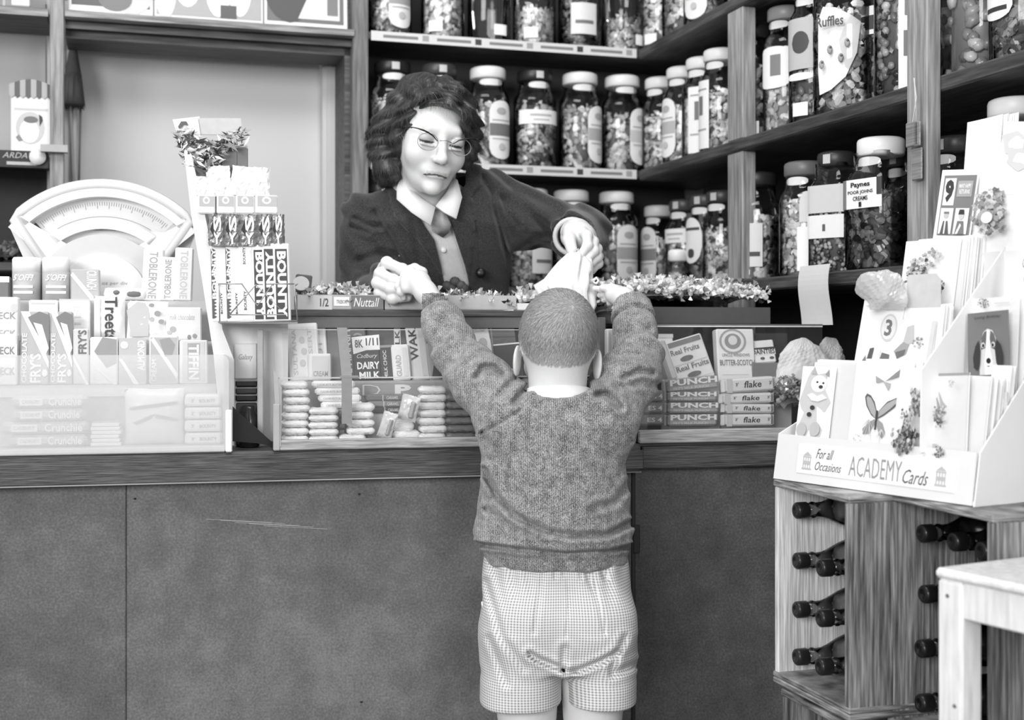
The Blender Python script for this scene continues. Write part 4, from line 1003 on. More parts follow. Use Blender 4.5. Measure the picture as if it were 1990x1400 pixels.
o.location = CT.w((u0+u1)/2, .07, zfl); o.rotation_euler = (0, 0, CT.a); tag(o, 'plain card box under the pile of thin white bars', 'box')
for i in range(3):
    pack('chocolate_bar', (712+i*3, 790, 768+i*12, 780+i*12), .062, .04, [108, 130, 70][i], [('r', .4, 0, .42, 1, 200), ('t', 'CARAMEL', .5, .25, .8, .75, 200)], 'long dark wrapped bar lying under the ribbed step, %s from the top' % ORD[i], 'chocolate bar', 'dark bars lying under the step')
pack('cardboard_box', (712, 800, 804, 848), .064, .04, 190, [], 'low box carrying the dark bars under the step', 'box', z0=zfl)
def clear_pack(bx, roll, label):
    px0, px1, py0, py1 = bx; v = .012; u0, u1 = CT.s(px0, v), CT.s(px1, v); z1, z0_ = CT.z(px0, py0, v), CT.z(px0, py1, v)
    t = thing('sweet_packet', label, 'packet', CT.w((u0+u1)/2, v, z0_), group='tilted clear packets', rot=(0, R(roll), CT.a+R(-25)))
    w, h = (u1-u0), (z1-z0_)
    m = pillow_mb(w, h, .014, G(205, .3, coat=.5, var=.12, scale=30), seed=px0); m.build('wrapper', t)
    m = MB().mat(G(150, .4, coat=.4)); m.rbox(w*.05, w*.38, -.0015, .006, h*.12, h*.8, .004); m.build('filling', t)
clear_pack((768, 806, 768, 818), 14, 'clear wrapped sweet slab tilted on top of the foil bars')
clear_pack((728, 758, 800, 852), 18, 'lower clear wrapped sweet slab leaning against the foil stack')

# ---------------------------------------------------------------- right glass case
b0, b1 = CT.s(1243, 0), CT.s(1600, 0)
rc = thing('display_case', 'second glass case with punch and flake bars beside the card display', 'display case', CT.w(0, 0, 0), CT.a)
zr = CT.z(1450, 633, .0)
m = MB().mat(OAK); m.rbox(b0, b1, .0, .012, CZ+.0006, CT.z(1400, 834, 0), .002); m.build('front_rail', rc)
m = MB().mat(G(60)); m.rbox(b0, b1, .012, .40, CZ+.0006, CZ+.010); m.build('floor_board', rc)
m = MB().mat(M_PANE); m.box(b0+.003, b1, .004, .007, CT.z(1400, 834, 0), zr); m.build('front_pane', rc)
m = MB().mat(G(95, .3)); m.box(b0+.003, b1, .003, .0075, zr, zr+.003); m.mat(G(205, .3)); m.box(b0+.003, b1, .0035, .007, zr-.003, zr); m.build('pane_edge', rc)
m = MB().mat(M_PANE); m.xprism([(.008, CZ+.01), (.35, CZ+.01), (.35, zr), (.008, zr)], b0+.001, b0+.004); m.build('side_pane', rc)
m = MB().mat(M_PANE); m.box(b0+.003, b1, .008, .36, zr+.0, zr+.003); m.build('top_pane', rc)
m = MB().mat(G(36)); m.box(b0, b1, .37, .38, CZ+.01, zr); m.build('back_board', rc)
m = MB().mat(G(58, .6)); m.box(CT.s(1440, .16), CT.s(1530, .16), .16, .20, CT.z(1480, 720, .16), CT.z(1480, 648, .16)); m.build('inner_tray', rc)
zrf = CZ+.0112
def h_bar(px0, px1, pyt, pyb, v, tone, items, label, grp, roll=0, depth=.03, crimp=.005, yaw=0, z0=None, name='chocolate_bar'):
    return pack(name, (px0, px1, pyt, pyb), v, depth, tone, items, label, 'chocolate bar', grp, roll=roll, crimp=crimp, yaw=yaw, z0=z0, bev=.004)
for i, (y1, y0, rl) in enumerate(((806, 829, 0), (783, 804, .5), (762, 781, 0), (735, 760, -5))):
    h_bar(1299, 1394+(i % 2)*3, y1, y0, .03, 172, [('r', 0, .5, 1, .98, 140), ('t', 'PUNCH', .04, .5, .98, .98, 240, 0, .04), ('t', "FRY'S MILK PUNCH", .1, .15, .8, .38, 215)],
          'PUNCH bar lying behind the glass, %s up in its stack of four' % ORD[i], 'punch bars stacked in the second case', roll=rl)
for i in range(3):
    h_bar(1235+i*4, 1292, 806-i*23, 828-i*23, .03, 120, [('t', 'ES 4', .4, .3, .9, .7, 215)], 'dark bar end showing beside the sleeve, %s up beside the punch bars' % ORD[i], 'dark bars beside the punch bars')
for i, (y1, y0, rl, a) in enumerate(((806, 829, 0, 1412), (786, 804, 1, 1412), (765, 785, -1, 1408), (735, 762, -3, 1413))):
    h_bar(a, 1502+(4 if i == 3 else 0), y1, y0, .028, 222, [('r', .0, 0, .12, 1, 200), ('t', 'flake', .36, .3, .72, .78, 50, 0, .01, .15), ('t', "3'", .18, .45, .24, .7, 90), ('t', "3'", .88, .45, .94, .7, 90), ('r', .13, .08, .98, .14, 190)],
          'flake bar with white crimped wrapper, %s up in its stack' % ORD[i], 'flake bars stacked in the second case', roll=rl, crimp=.009)
h_bar(1300, 1500, 829, 836, .032, 225, [('t', 'MILK CHOCOLATE 4', .1, .25, .8, .75, 120)], 'long thin bar at the very bottom, under punch and flake bars', None, z0=zrf) if False else None
# Real fruits tray, butterscotch carton etc.
t = pack('sweet_box', (1316, 1392, 655, 742), .085, .03, 226, [('r', .1, .86, .95, .97, 130), ('t', 'Real Fruits', .1, .68, .85, .8, 120), ('o', .45, .55, .17, .06, 110), ('r', .05, .44, .95, .455, 190), ('t', 'Real Fruits', .1, .3, .95, .42, 120), ('o', .5, .17, .18, .06, 110), ('r', .05, .07, .95, .08, 190)],
         'open white sweet box lettered Real Fruits, tilted behind the punch bars', 'box', lean=12, roll=-16)
m = MB().mat(G(236, .5)); w = .012
pack('sweet_box', (1300, 1318, 660, 738), .082, .03, 200, [('r', .1, .02, .4, .98, 160)], 'grey side flap carton beside the tilted fruit sweets box', 'box', lean=12, roll=-16)
pack('sweet_box', (1397, 1470, 640, 742), .10, .025, 236, [('o', .42, .76, .36, .24, 165), ('o', .42, .76, .30, .2, 232), ('o', .42, .76, .22, .15, 150), ('o', .42, .78, .12, .09, 225), ('t', 'UNCLE WINDOWS', .12, .47, .85, .53, 150), ('t', 'BUTTER-SCOTCH', .05, .30, .97, .41, 110, 0, .01), ('r', .1, .12, .8, .13, 190)],
     'white butter-scotch carton with a toothed round emblem', 'box', lean=8)
pack('sweet_box', (1250, 1312, 650, 742), .12, .03, 234, [('r', .1, .5, .3, .56, 60), ('r', .4, .3, .6, .36, 60), ('r', 0, .92, 1, 1, 215)], 'white box with small dark squares beside the boy\'s sleeve', 'box', lean=8)
pack('sweet_box', (1465, 1510, 662, 706), .11, .03, 236, [('r', 0, .35, 1, .62, 235), ('t', 'DAINTIES', .0, .38, .98, .6, 40, 0, .03), ('r', 0, .6, 1, .68, 60), ('o', .4, .2, .1, .06, 90), ('o', .8, .2, .1, .06, 90)], 'small box lettered in black capitals beside the butter-scotch carton', 'box', lean=14, roll=-4)
pack('sweet_box', (1462, 1530, 706, 742), .10, .04, 128, [], 'dark plinth box under the small lettered box', 'box', bev=.001)
pack('cardboard_box', (1300, 1400, 740, 829), .075, .05, 215, [], 'card box under the tilted fruit sweets box', 'box', z0=zrf)
pack('cardboard_box', (1400, 1540, 742, 829), .095, .05, 205, [], 'card box under the butter-scotch carton', 'box', z0=zrf)
def crumple(px0, px1, py0, py1, v, mat, label, seed, depth=.05, name='paper_bag', fr=CT):
    rnd = random.Random(seed); u0, u1 = fr.s(px0, v), fr.s(px1, v); z0_, z1 = fr.z((px0+px1)/2, py1, v), fr.z((px0+px1)/2, py0, v)
    m = MB().mat(mat); nx, nz = 44, 26; vs_ = []
    dirs = [Vector((rnd.gauss(0, 1), rnd.gauss(0, 1), rnd.gauss(0, 1))).normalized() for _ in range(16)]; amp = [rnd.uniform(-.35, .42) for _ in dirs]; ph = [rnd.uniform(0, 6) for _ in dirs]
    for j_ in range(nz+1):
        for i in range(nx+1):
            a = 2*PI*(i % nx)/nx; p = PI*(j_/nz-.5); dv = Vector((math.cos(p)*math.cos(a), math.cos(p)*math.sin(a), math.sin(p)))
            k = .95+sum(am*max(0, dv.dot(q))**6 for q, am in zip(dirs, amp))-sum(.085*abs(math.sin(3.2*dv.dot(q)+h_)) for q, h_ in zip(dirs[:9], ph))+.32+.03*math.sin(i*2.3+j_*1.7)*math.cos(p)
            vs_.append(((u1-u0)/2*dv.x*k, depth/2*dv.y*k, (z1-z0_)*max(0, .42+.58*dv.z*k)))
    m.add(vs_, [(j_*(nx+1)+i, j_*(nx+1)+i+1, (j_+1)*(nx+1)+i+1, (j_+1)*(nx+1)+i) for j_ in range(nz) for i in range(nx)])
    o = m.build(name); o.location = fr.w((u0+u1)/2, v, z0_); o.rotation_euler = (0, 0, fr.a); return tag(o, label, name.replace('_', ' '))
crumple(1505, 1600, 662, 742, .09, G(226, .5, var=.04), 'crumpled pale paper bag behind the small lettered box', 3)
crumple(1575, 1650, 650, 742, .14, G(215, .5, var=.1, scale=30), 'crumpled mottled paper bag behind the teddy-faced card', 4)
# heaps of wrapped sweets (uncountable)
def heap(name, label, fr, u0, u1, v0, v1, z0, hgt, n, size, lo, hi, seed, fan=1.0, drop=0.6, matname=None):
    rnd = random.Random(seed); m = MB().mat(tone_mat(matname or 'heap_%d_%d' % (lo, hi), lo, hi, .28, .15, .6, .3, coat=.3))
    H_ = lambda a, b: hgt*(1-abs(2*a-1)**4*drop)*(1-abs(2*b-1)**3*drop*.8)
    m.tone = .25; N = 8
    m.add([(u0+(u1-u0)*i/N, v0+(v1-v0)*j/3, z0+H_(i/N, j/3)*.7) for j in range(4) for i in range(N+1)]+[(u0, v0, z0), (u1, v0, z0), (u1, v1, z0), (u0, v1, z0)],
          [(j*(N+1)+i, j*(N+1)+i+1, (j+1)*(N+1)+i+1, (j+1)*(N+1)+i) for j in range(3) for i in range(N)])
    for i in range(n):
        a, b = rnd.random(), rnd.random(); z = z0+H_(a, b)*rnd.uniform(.75, 1.0)
        m.M = Matrix.Translation((u0+(u1-u0)*a, v0+(v1-v0)*b, z)) @ Matrix.Rotation(rnd.uniform(0, 2*PI), 4, 'Z') @ Matrix.Rotation(rnd.gauss(0, .6), 4, 'X') @ Matrix.Rotation(rnd.gauss(0, .4), 4, 'Y')
        m.tone = min(1, max(0, rnd.gauss(.6, .32)))
        m.facet_ball((0, 0, 0), (size*.6, size, size*.55), 5, 4, rnd)
        if rnd.random() < fan:
            for sg in (-1, 1):
                L = size*rnd.uniform(1.5, 2.0)
                m.add([(0, sg*size*.85, 0), (size*.7, sg*L, size*.5), (0, sg*L*1.05, -size*.1), (-size*.6, sg*L, size*.35), (-size*.3, sg*L*.95, -size*.4)], [(0, 1, 2), (0, 2, 3), (0, 3, 4)])
    m.M = Matrix.Identity(4)
    o = m.build(name); o.location = fr.w(0, 0, 0); o.rotation_euler = (0, 0, fr.a); return tag(o, label, 'sweets', kind='stuff')
heap('wrapped_sweets', 'dark wrapped toffees heaped at the end of the second glass case', CT, CT.s(1512, .05), CT.s(1560, .05), .02, .09, zrf, CT.z(1530, 738, .05)-zrf, 120, .011, 20, 215, 9, drop=.2)
# trays on top
def tray(px0, px1, pyt, v0, v1, tone, label, items=(), z0=None, hh=None):
    u0, u1 = CT.s(px0, v0), CT.s(px1, v0); z0 = ZTOP+.0006 if z0 is None else z0; h = CT.z((px0+px1)/2, pyt, v0)-z0
    t = thing('sweet_tray', label, 'tray', CT.w((u0+u1)/2, v0, z0), CT.a)
    w = u1-u0; D_ = v1-v0
    m = MB().mat(G(tone, .55)); m.box(-w/2, w/2, 0, .003, 0, h); m.box(-w/2, w/2, D_-.003, D_, 0, h*1.0); m.box(-w/2, -w/2+.003, .003, D_-.003, 0, h); m.box(w/2-.003, w/2, .003, D_-.003, 0, h); m.box(-w/2, w/2, 0, D_, 0, .002)
    design(m, w, h, items); m.build('tray_box', t); return u0, u1, z0, h
u0, u1, z0, h = tray(578, 745, 573, .165, .30, 170, 'shallow open tray with a row of small price slips', [('r', .0, .0, .40, .95, 205), ('t', '1/2', .26, .2, .36, .75, 80), ('r', .42, .25, .6, .85, 232), ('t', 'TREBOR', .45, .4, .57, .65, 120), ('r', .62, .05, .99, .95, 110), ('t', 'Nuttall', .65, .2, .95, .8, 225, 0, 0, .3)])
heap('wrapped_sweets', 'loose wrapped sweets in the tray beside the hands', CT, u0+.01, u1-.01, .17, .295, z0+.01, .035, 90, .011, 20, 250, 11)
u0, u1, z0, h = tray(748, 1003, 574, .165, .30, 172, 'shallow plain grey tray in front of the woman')
heap('wrapped_sweets', 'glossy wrapped sweets in the plain tray before the woman', CT, u0+.01, u1-.005, .17, .295, z0+.008, .025, 150, .011, 20, 250, 12)
u0, u1, z0, h = tray(1006, 1160, 590, .155, .32, 215, 'pale tray mostly hidden behind the boy\'s head')
heap('wrapped_sweets', 'dark glossy sweets heaped behind the boy\'s head', CT, u0+.005, u1-.005, .165, .31, z0+.01, .03, 130, .012, 15, 235, 13)
ZT2 = CT.z(1350, 628, .12)
u0, u1, z0, h = tray(1160, 1497, 597, .13, .36, 72, 'long dark wooden tray on top of the second case', z0=zr+.0035)
heap('wrapped_sweets', 'pale crinkly wrapped sweets heaped in the long dark tray', CT, u0+.004, u1-.006, .136, .355, z0+.015, h-.015+.060, 760, .0115, 110, 245, 14, fan=.7, drop=.25)
heap('wrapped_sweets', 'darker sweets spilling at the boy\'s reaching fingers', CT, CT.s(1152, .14), CT.s(1215, .14), .125, .17, z0+h*.4, .035, 50, .013, 15, 210, 15)
# odds and ends by the tower
m = MB().mat(G(26, .3)); m.prism(pz(CT, [(452, 790), (462, 800), (536, 866), (532, 869), (500, 862), (452, 858)], .03), .03, .034); o = m.build('folded_card'); o.location = CT.w(0, 0, 0); o.rotation_euler = (0, 0, CT.a); tag(o, 'black folded card leaning in the gap between perspex display and glass case', 'card')
m = MB().mat(G(40, .15)); m.lathe([(.018, 0), (.02, .003), (.02, .055), (.012, .07), (.012, .08)], 16, c=(CT.s(484, .09), .09)); o = m.build('small_bottle'); o.location = CT.w(0, 0, CZ+.0005); o.rotation_euler = (0, 0, CT.a); tag(o, 'small dark bottle in the gap behind the black folded card', 'bottle')
pack('sweet_box', (455, 500, 668, 738), .10, .03, 214, [('t', 'Galaxy', .2, .5, .8, .7, 150, 0, 0, .3)], 'small pale box on dark packs in the gap under the wire basket', 'box')
for i in range(3): pack('sweet_box', (458, 500, 740+i*14, 753+i*14), .10, .03, [30, 60, 25][i], [('r', 0, .85, 1, 1, 150)], 'flat dark pack under the small pale box, %s from its top' % ORD[i], 'box', 'flat dark packs in the gap')
pack('cardboard_box', (458, 500, 783, 866), .105, .03, 70, [], 'dark carton supporting the packs in the gap', 'box', z0=CZ+.0006)
t = pack('round_box', (572, 604, 530, 572), .20, .02, 95, [('o', .35, .5, .5, .4, 228)], 'dark box with a pale oval beside the wire basket', 'box', roll=6, z0=ZTOP+.04)
pack('cardboard_box', (568, 604, 572, 603), .20, .02, 60, [], 'dark stand under the pale-oval box', 'box', z0=ZTOP+.0006) if False else None
t.location.z = ZTOP+.036
# things on shelves at the left
def bk(*a, **k): k['fr'] = BK; return pack(*a, **k)
t = bk('popcorn_box', (21, 99, 184, 289), .03, .05, 226, [('r', .08, .72, .92, .76, 190), ('o', .48, .42, .36, .28, 190), ('o', .46, .36, .24, .2, 232), ('o', .5, .56, .18, .06, 110), ('p', [(.72, .45), (.8, .55), (.78, .62), (.7, .66)], 60), ('p', [(.12, .25), (.2, .3), (.3, .2), (.2, .18)], 130)], 'white card box with scalloped striped top on the far shelf', 'box', z0=1.551)
w = BK.s(99, .03)-BK.s(21, .03)
m = MB(); n = 8
for i in range(n):
    m.mat(INK(90 if i % 2 else 165)); x0 = -w/2-.004+(w+.008)*i/n; x1 = x0+(w+.008)/n; hh = lambda x: .02+.018*math.cos(x/(w/2)*1.3)
    m.prism([(x0, -.005), ((x0+x1)/2, -.011), (x1, -.005), (x1, hh(x1)), (x0, hh(x0))], -.003, .0)
o = m.build('scalloped_top', t); zt_ = BK.z(60, 184, .03)-1.551; o.location = (0, 0, zt_)
m = MB().mat(G(220)); m.M = Matrix.Rotation(PI/2, 4, 'X'); m.lathe([(.02, -.002), (.02, .002)], 20)
o = m.build('price_disc'); at_px(o, 73, 305, -.012, fr=BK); tag(o, 'round white disc pinned to the edge of the far shelf', 'disc')
bk('white_figure', (22, 58, -30, 20), .05, .04, 225, [('r', .1, .3, .9, .5, 170)], 'white packet on the top far shelf, beside the upright', 'packet', z0=Z3+.013) ; 
bk('plinth_block', (14, 70, 20, 38), .045, .05, 228, [('r', .2, .3, .8, .7, 150)], 'pale base block lying under the white packet on the top far shelf', 'block', z0=Z3+.0006) 
bk('picture_card', (-60, 12, -60, 30), .08, .01, 170, [('r', .1, .1, .9, .9, 130)], 'grey picture card at the end of the top far shelf', 'picture', z0=Z3+.0006)
for i, (a, b, its, ds) in enumerate(((132, 298, [('r', .04, .10, .96, 1, 95), ('o', .75, .3, .25, .28, 200), ('o', .3, .5, .25, .3, 70), ('o', .55, .2, .2, .15, 120)], 'dark landscape'),
                                  (300, 512, [('r', .02, .05, .98, 1, 165), ('o', .3, .45, .13, .3, 225), ('o', .58, .4, .12, .34, 240), ('o', .78, .4, .11, .32, 235), ('o', .1, .3, .1, .3, 205), ('r', .6, .05, .75, .2, 90)], 'two white blooms'),
                                  (514, 676, [('r', .03, .06, .95, 1, 110), ('o', .3, .4, .3, .35, 80), ('p', [(.4, .1), (.9, .1), (.9, .9), (.7, .7)], 215), ('r', .75, .15, .88, .5, 120)], 'thatched cottage path'))):
    bk('picture_box', (a, b, -130, 46), .03, .03, 226, its, 'large lidded picture box on the long head shelf, showing %s' % ds, 'picture box', 'picture boxes on the head shelf', z0=Z3+.0006, lean=3)
# hanging brush
hb = thing('hanging_brush', 'dark feather duster hanging beside the far upright, handle downwards', 'duster', BK.w(BK.s(142, .19), .19, BK.z(142, 140, .19)), BK.a)
rnd = random.Random(2); m = MB().mat(G(70, .8, var=.15, scale=40)); m.lathe([(.004, .085), (.012, .05), (.02, 0), (.026, -.06), (.03, -.088), (.02, -.092), (.001, -.09)], 16); 
for i in range(90):
    a = rnd.uniform(0, 2*PI); r1 = .031*rnd.uniform(.7, 1.05); m.tube([(.008*math.cos(a), .008*math.sin(a), .06), (.021*math.cos(a), .021*math.sin(a), -.01), (r1*math.cos(a), r1*math.sin(a), -.095-rnd.random()*.006)], [.0012, .0012, .0004], 3)
m.build('bristle_head', hb)
m = MB().mat(G(150)); m.tube([(-.006, 0, -.09), (0, 0, -.26), (.004, 0, -.34)], .0035, 8); m.build('handle', hb); m = MB().mat(G(150)); m.tube([(0, 0, .085), (0, .0, .14)], .002, 6); m.build('hanging_loop', hb)
for i, px in enumerate((136, 152)):
    m = MB().mat(G([130, 105][i])); m.tube([(0, 0, 0), (.006, 0, .30)], .0035, 6); o = m.build('hanging_cane'); o.location = BK.w(BK.s(px, .2), .2, BK.z(px, 420, .2)); o.rotation_euler = (0, 0, BK.a)
    tag(o, 'thin %s cane standing against the wall below the duster, %s' % (('pale', 'next to the upright') if i == 0 else ('dark', 'nearer the door')), 'cane')
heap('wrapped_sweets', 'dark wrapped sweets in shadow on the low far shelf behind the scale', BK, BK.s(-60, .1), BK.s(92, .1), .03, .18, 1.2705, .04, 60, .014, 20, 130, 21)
# paper slip hung from the lowest side shelf
m = MB().mat(PAPER(206)); n = 12; a0_, a1_ = RT.s(1586), RT.s(1645); zt_ = RT.z(1615, 516); vs_ = []
for j in range(n+1):
    t = j/n; z = zt_-(zt_-RT.z(1630, 632))*t; c = .012*math.sin(PI*t)*(1-t)+.004
    for s_ in (0, 1): vs_.append((a0_+(a1_-a0_)*s_+t*.006+.004*t*s_, -.034-c, z))
m.add(vs_, [(2*j, 2*j+1, 2*j+3, 2*j+2) for j in range(n)]); k = len(m.v)
m.add([(x, y+.0006, z) for x, y, z in vs_], [(2*j+2, 2*j+3, 2*j+1, 2*j) for j in range(n)])
m.mat(INK(40)); x0, z0_ = RT.s(1614), RT.z(1614, 528); m.box(x0-.001, x0+.001, -.04, -.036, z0_-.004, z0_+.002)
o = m.build('paper_slip'); o.location = RT.w(0, 0, 0); o.rotation_euler = (0, 0, RT.a); tag(o, 'long white paper slip pinned to the lowest side shelf and hanging down', 'paper')
# tag on a string, second upright
m = MB().mat(G(190, .8)); v = -.045; S_ = lambda x, y: (RT.s(x, v), v, RT.z(x, y, v))
m.tube([S_(1776, 152), S_(1781, 190), S_(1774, 236), S_(1773, 246)], .0012, 5); m.tube([S_(1777, 152), S_(1779, 195), S_(1782, 240)], .0012, 5)
st = thing('price_tag', 'small wooden tags hanging on a looped string from the second upright', 'tag', RT.w(0, 0, 0), RT.a)
m.build('string', st)
for (bx, g) in (((1762, 1786, 240, 288), 120), ((1778, 1790, 238, 286), 100), ((1768, 1788, 290, 352), 96)):
    m = MB().mat(wood('tag_wood', g-20, g+25)); a, b = RT.s(bx[0], v), RT.s(bx[1], v); z1_, z0_ = RT.z(bx[0], bx[2], v), RT.z(bx[0], bx[3], v); m.rbox(a, b, v-.003+(bx[2] > 285)*.006, v+.001+(bx[2] > 285)*.006, z0_, z1_, .006); m.build('wooden_tag', st)
# ================================================================ greeting card display
BZ = CD.z(1505, 930, 0)
aE = CD.s(1890, 0); aD = CD.s(1787, .0)
WH = G(236, .6, var=.01); WH2 = G(224, .6, var=.01)
dp = thing('card_display', 'stepped white card display lettered ACADEMY Cards, standing on the wooden crates', 'card rack', CD.w(0, 0, 0), CD.a)
def sideframe(a): p = CD.w(a, 0); return Frame(p.x, p.y, -59+90)
def sp(a, pts):                                    # pixels -> (b, z) on the upright plane at a
    f = sideframe(a); return [(min(.283, f.s(x)), f.z(x, y)) for x, y in pts]
zl0, zl1 = CD.z(1520, 846, .0), CD.z(1903, 880, .0)
lip = (zl0+zl1)/2-BZ
m = MB().mat(WH2); m.box(0, aE, 0, .285, BZ, BZ+.006)
m.xprism([(-.002, BZ), (.0, BZ), (.012, BZ+lip), (.009, BZ+lip)], 0, aE); m.build('front_lip', dp)
# banner on the lip: local frame lying on the slanting face
bn = MB(); ang = math.atan2(.011, lip)
bn.M = Matrix.Translation((0, -.0026, BZ)) @ Matrix.Rotation(-ang, 4, 'X')
x0, x1 = CD.s(1548), CD.s(1855); z0_, z1_ = lip*.2, lip*.83
bn.mat(PAPER(240)); bn.box(x0, x1, -.0006, 0, z0_, z1_)
bn.mat(INK(150)); W_ = x1-x0
bn.text('ACADEMY', x0+W_*.36, x0+W_*.69, z0_+(z1_-z0_)*.12, z0_+(z1_-z0_)*.78, -.0012, bold=-.005)
bn.mat(INK(95)); bn.text('For all', x0+W_*.13, x0+W_*.25, z0_+(z1_-z0_)*.56, z0_+(z1_-z0_)*.9, -.0012, shear=.45)
bn.text('Occasions', x0+W_*.13, x0+W_*.31, z0_+(z1_-z0_)*.16, z0_+(z1_-z0_)*.46, -.0012, shear=.45)
bn.text('Cards', x0+W_*.70, x0+W_*.85, z0_+(z1_-z0_)*.1, z0_+(z1_-z0_)*.55, -.0012, shear=.45)
for cx_ in (.07, .92):
    c = x0+W_*cx_; h = z1_-z0_; bn.mat(INK(185))
    bn.flat([(c-.010, z0_+h*.62), (c+.010, z0_+h*.62), (c, z0_+h*.76)], -.0012)
    bn.box(c-.010, c+.010, -.0012, -.001, z0_+h*.56, z0_+h*.6); bn.box(c-.011, c+.011, -.0012, -.001, z0_+h*.14, z0_+h*.2)
    for k in range(4): bn.box(c-.009+k*.0053, c-.0072+k*.0053, -.0012, -.001, z0_+h*.2, z0_+h*.56)
    bn.box(c-.009, c+.009, -.0014, -.0012, z0_+h*.32, z0_+h*.44)
bn.build('banner', dp)
TB_ = [.03, .088, .146, .204, .262]
TZ = [BZ+.012, BZ+.115, BZ+.225, BZ+.335, BZ+.45]
m = MB().mat(WH2)
for i in range(5):
    b0_, b1_ = TB_[i]-.012, (TB_[i+1]-.012 if i < 4 else .283)
    al = [0, CD.s(1632, TB_[1]), CD.s(1728, TB_[2]), CD.s(1792, TB_[3]), CD.s(1860, TB_[4])][i]
    m.box(al, aE, b0_+.002, b1_+.002, BZ+.006, TZ[i])
    m.box(al, aE, b0_+.0, b0_+.002, BZ+.006, TZ[i]+.05)
m.build('stepped_tiers', dp)
m = MB().mat(WH); m.xprism(sp(aE, [(1890, 992), (1903, 880), (1995, 730), (2080, 600), (2080, 975)]), aE, aE+.003); m.build('side_panel', dp)
m = MB().mat(WH); m.xprism(sp(aD, [(1787, 880), (1789, 719), (1988, 426), (2040, 350), (2075, 850)]), aD, aD+.003); m.build('divider_panel', dp)
m = MB().mat(WH); m.xprism([(0, BZ), (.012, BZ+lip), (.08, BZ+lip+.03), (.14, BZ+lip+.03), (.14, BZ)], -.003, 0); m.build('side_panel', dp)

def blob(u, v, r, n=9, j=.35, seed=0, asp=1.4):
    rnd = random.Random(seed); return [(u+r*asp*math.cos(2*PI*k/n)*(1+rnd.uniform(-j, j)), v+r*math.sin(2*PI*k/n)*(1+rnd.uniform(-j, j))) for k in range(n)]
def posy(u, v, r, lo, n, seed):
    rnd = random.Random(seed); out = []
    for k in range(int(n*1.9)):
        a = rnd.uniform(0, 2*PI); d = r*math.sqrt(rnd.random())
        out.append(('p', blob(u+d*1.3*math.cos(a), v+d*math.sin(a), r*.15, 6, .5, seed*50+k), int(rnd.uniform(lo, 205))))
    return out
def stems(u, v, L, n, g, seed):
    rnd = random.Random(seed); out = []
    for k in range(n):
        a = rnd.uniform(-2.6, -.5); x, y = u+L*math.cos(a), v+L*math.sin(a); out.append(('p', [(u, v), (u+.012, v), (x+.012, y)], g))
    return out
def card(bx, tier, tone, items, label, grp=None, roll=0, lean=9, db=0.0, name='greeting_card'):
    px0, px1, py0, py1 = bx; v_ = TB_[tier]+db; pl = CD.w(aE-.004, v_); pl = CX+pl.x/pl.y*F; px1 = min(px1, pl); bx = (px0, px1, py0, py1)
    if px1-px0 < 12: return None
    pc = (px0+px1)/2; zt_ = CD.z(pc, py0, v_); vb_ = max(0, (CD.z(pc, py1, v_)-TZ[tier])/(zt_-TZ[tier]))
    f = lambda v: vb_+v*(1-vb_)
    it2 = []
    for it in items:
        if it[0] == 'r': it2.append(('r', it[1], f(it[2]), it[3], f(it[4]), it[5]))
        elif it[0] == 't': it2.append(('t', it[1], it[2], f(it[3]), it[4], f(it[5]))+tuple(it[6:]))
        elif it[0] == 'o': it2.append(('o', it[1], f(it[2]), it[3], it[4]*(1-vb_), it[5]))
        else: it2.append(('p', [(a, f(b)) for a, b in it[1]], it[2]))
    items = it2
    return pack(name, bx, TB_[tier]+db, .0012, tone, items, label, 'greeting card', grp, lean=lean, roll=roll, z0=TZ[tier]+.0005, fr=CD, rough=.5, bev=.0003)
def backs(px0, px1, pyt, tier, n, grp, where, db=.004, step=.0036, dpx=0, roll=0):
    for i in range(n):
        g = random.choice([244, 238, 232, 240, 222])
        card((px0+dpx*i, px1+dpx*i, pyt-random.uniform(-3, 4), 900), tier, g, [('r', .03, .03, .97, .97, g-4)], 'white card edge, %s back in the pocket %s' % (ORD[i], where), grp, db=db+step*i, lean=9-i*.4, roll=roll+random.uniform(-1, 1))
EYE_ = []
# tier 1
card((1537, 1602, 714, 866), 0, 243, [('p', [(.02, .55), (.2, .85), (.3, .96), (.5, .9), (.8, .93), (.7, .75), (.95, .55), (.8, .42), (.55, .5), (.6, .3), (.8, .2), (.7, .04), (.5, .05), (.4, .2), (.3, .05), (.1, .05), (.05, .2), (.2, .4), (.1, .45)], 200),
    ('o', .55, .78, .24, .11, 228), ('o', .5, .8, .03, .012, 50), ('o', .68, .79, .03, .012, 50), ('o', .62, .74, .06, .022, 60), ('p', [(.3, .9), (.38, 1), (.48, .9)], 175), ('p', [(.72, .9), (.82, .97), (.84, .87)], 150),
    ('p', [(.25, .63), (.4, .66), (.55, .62), (.7, .65), (.85, .6), (.6, .55), (.4, .56)], 235), ('o', .45, .47, .07, .03, 60), ('o', .38, .38, .07, .03, 60), ('o', .2, .18, .15, .09, 185), ('o', .6, .2, .15, .09, 185), ('r', .08, .0, .24, .035, 55), ('r', .58, .0, .78, .035, 55)],
    'white cut-out card of a dancing furry animal in clown dress', db=-.004)
backs(1560, 1650, 705, 0, 5, 'cards behind the clown animal card', 'of the clown card', db=.002, dpx=3)
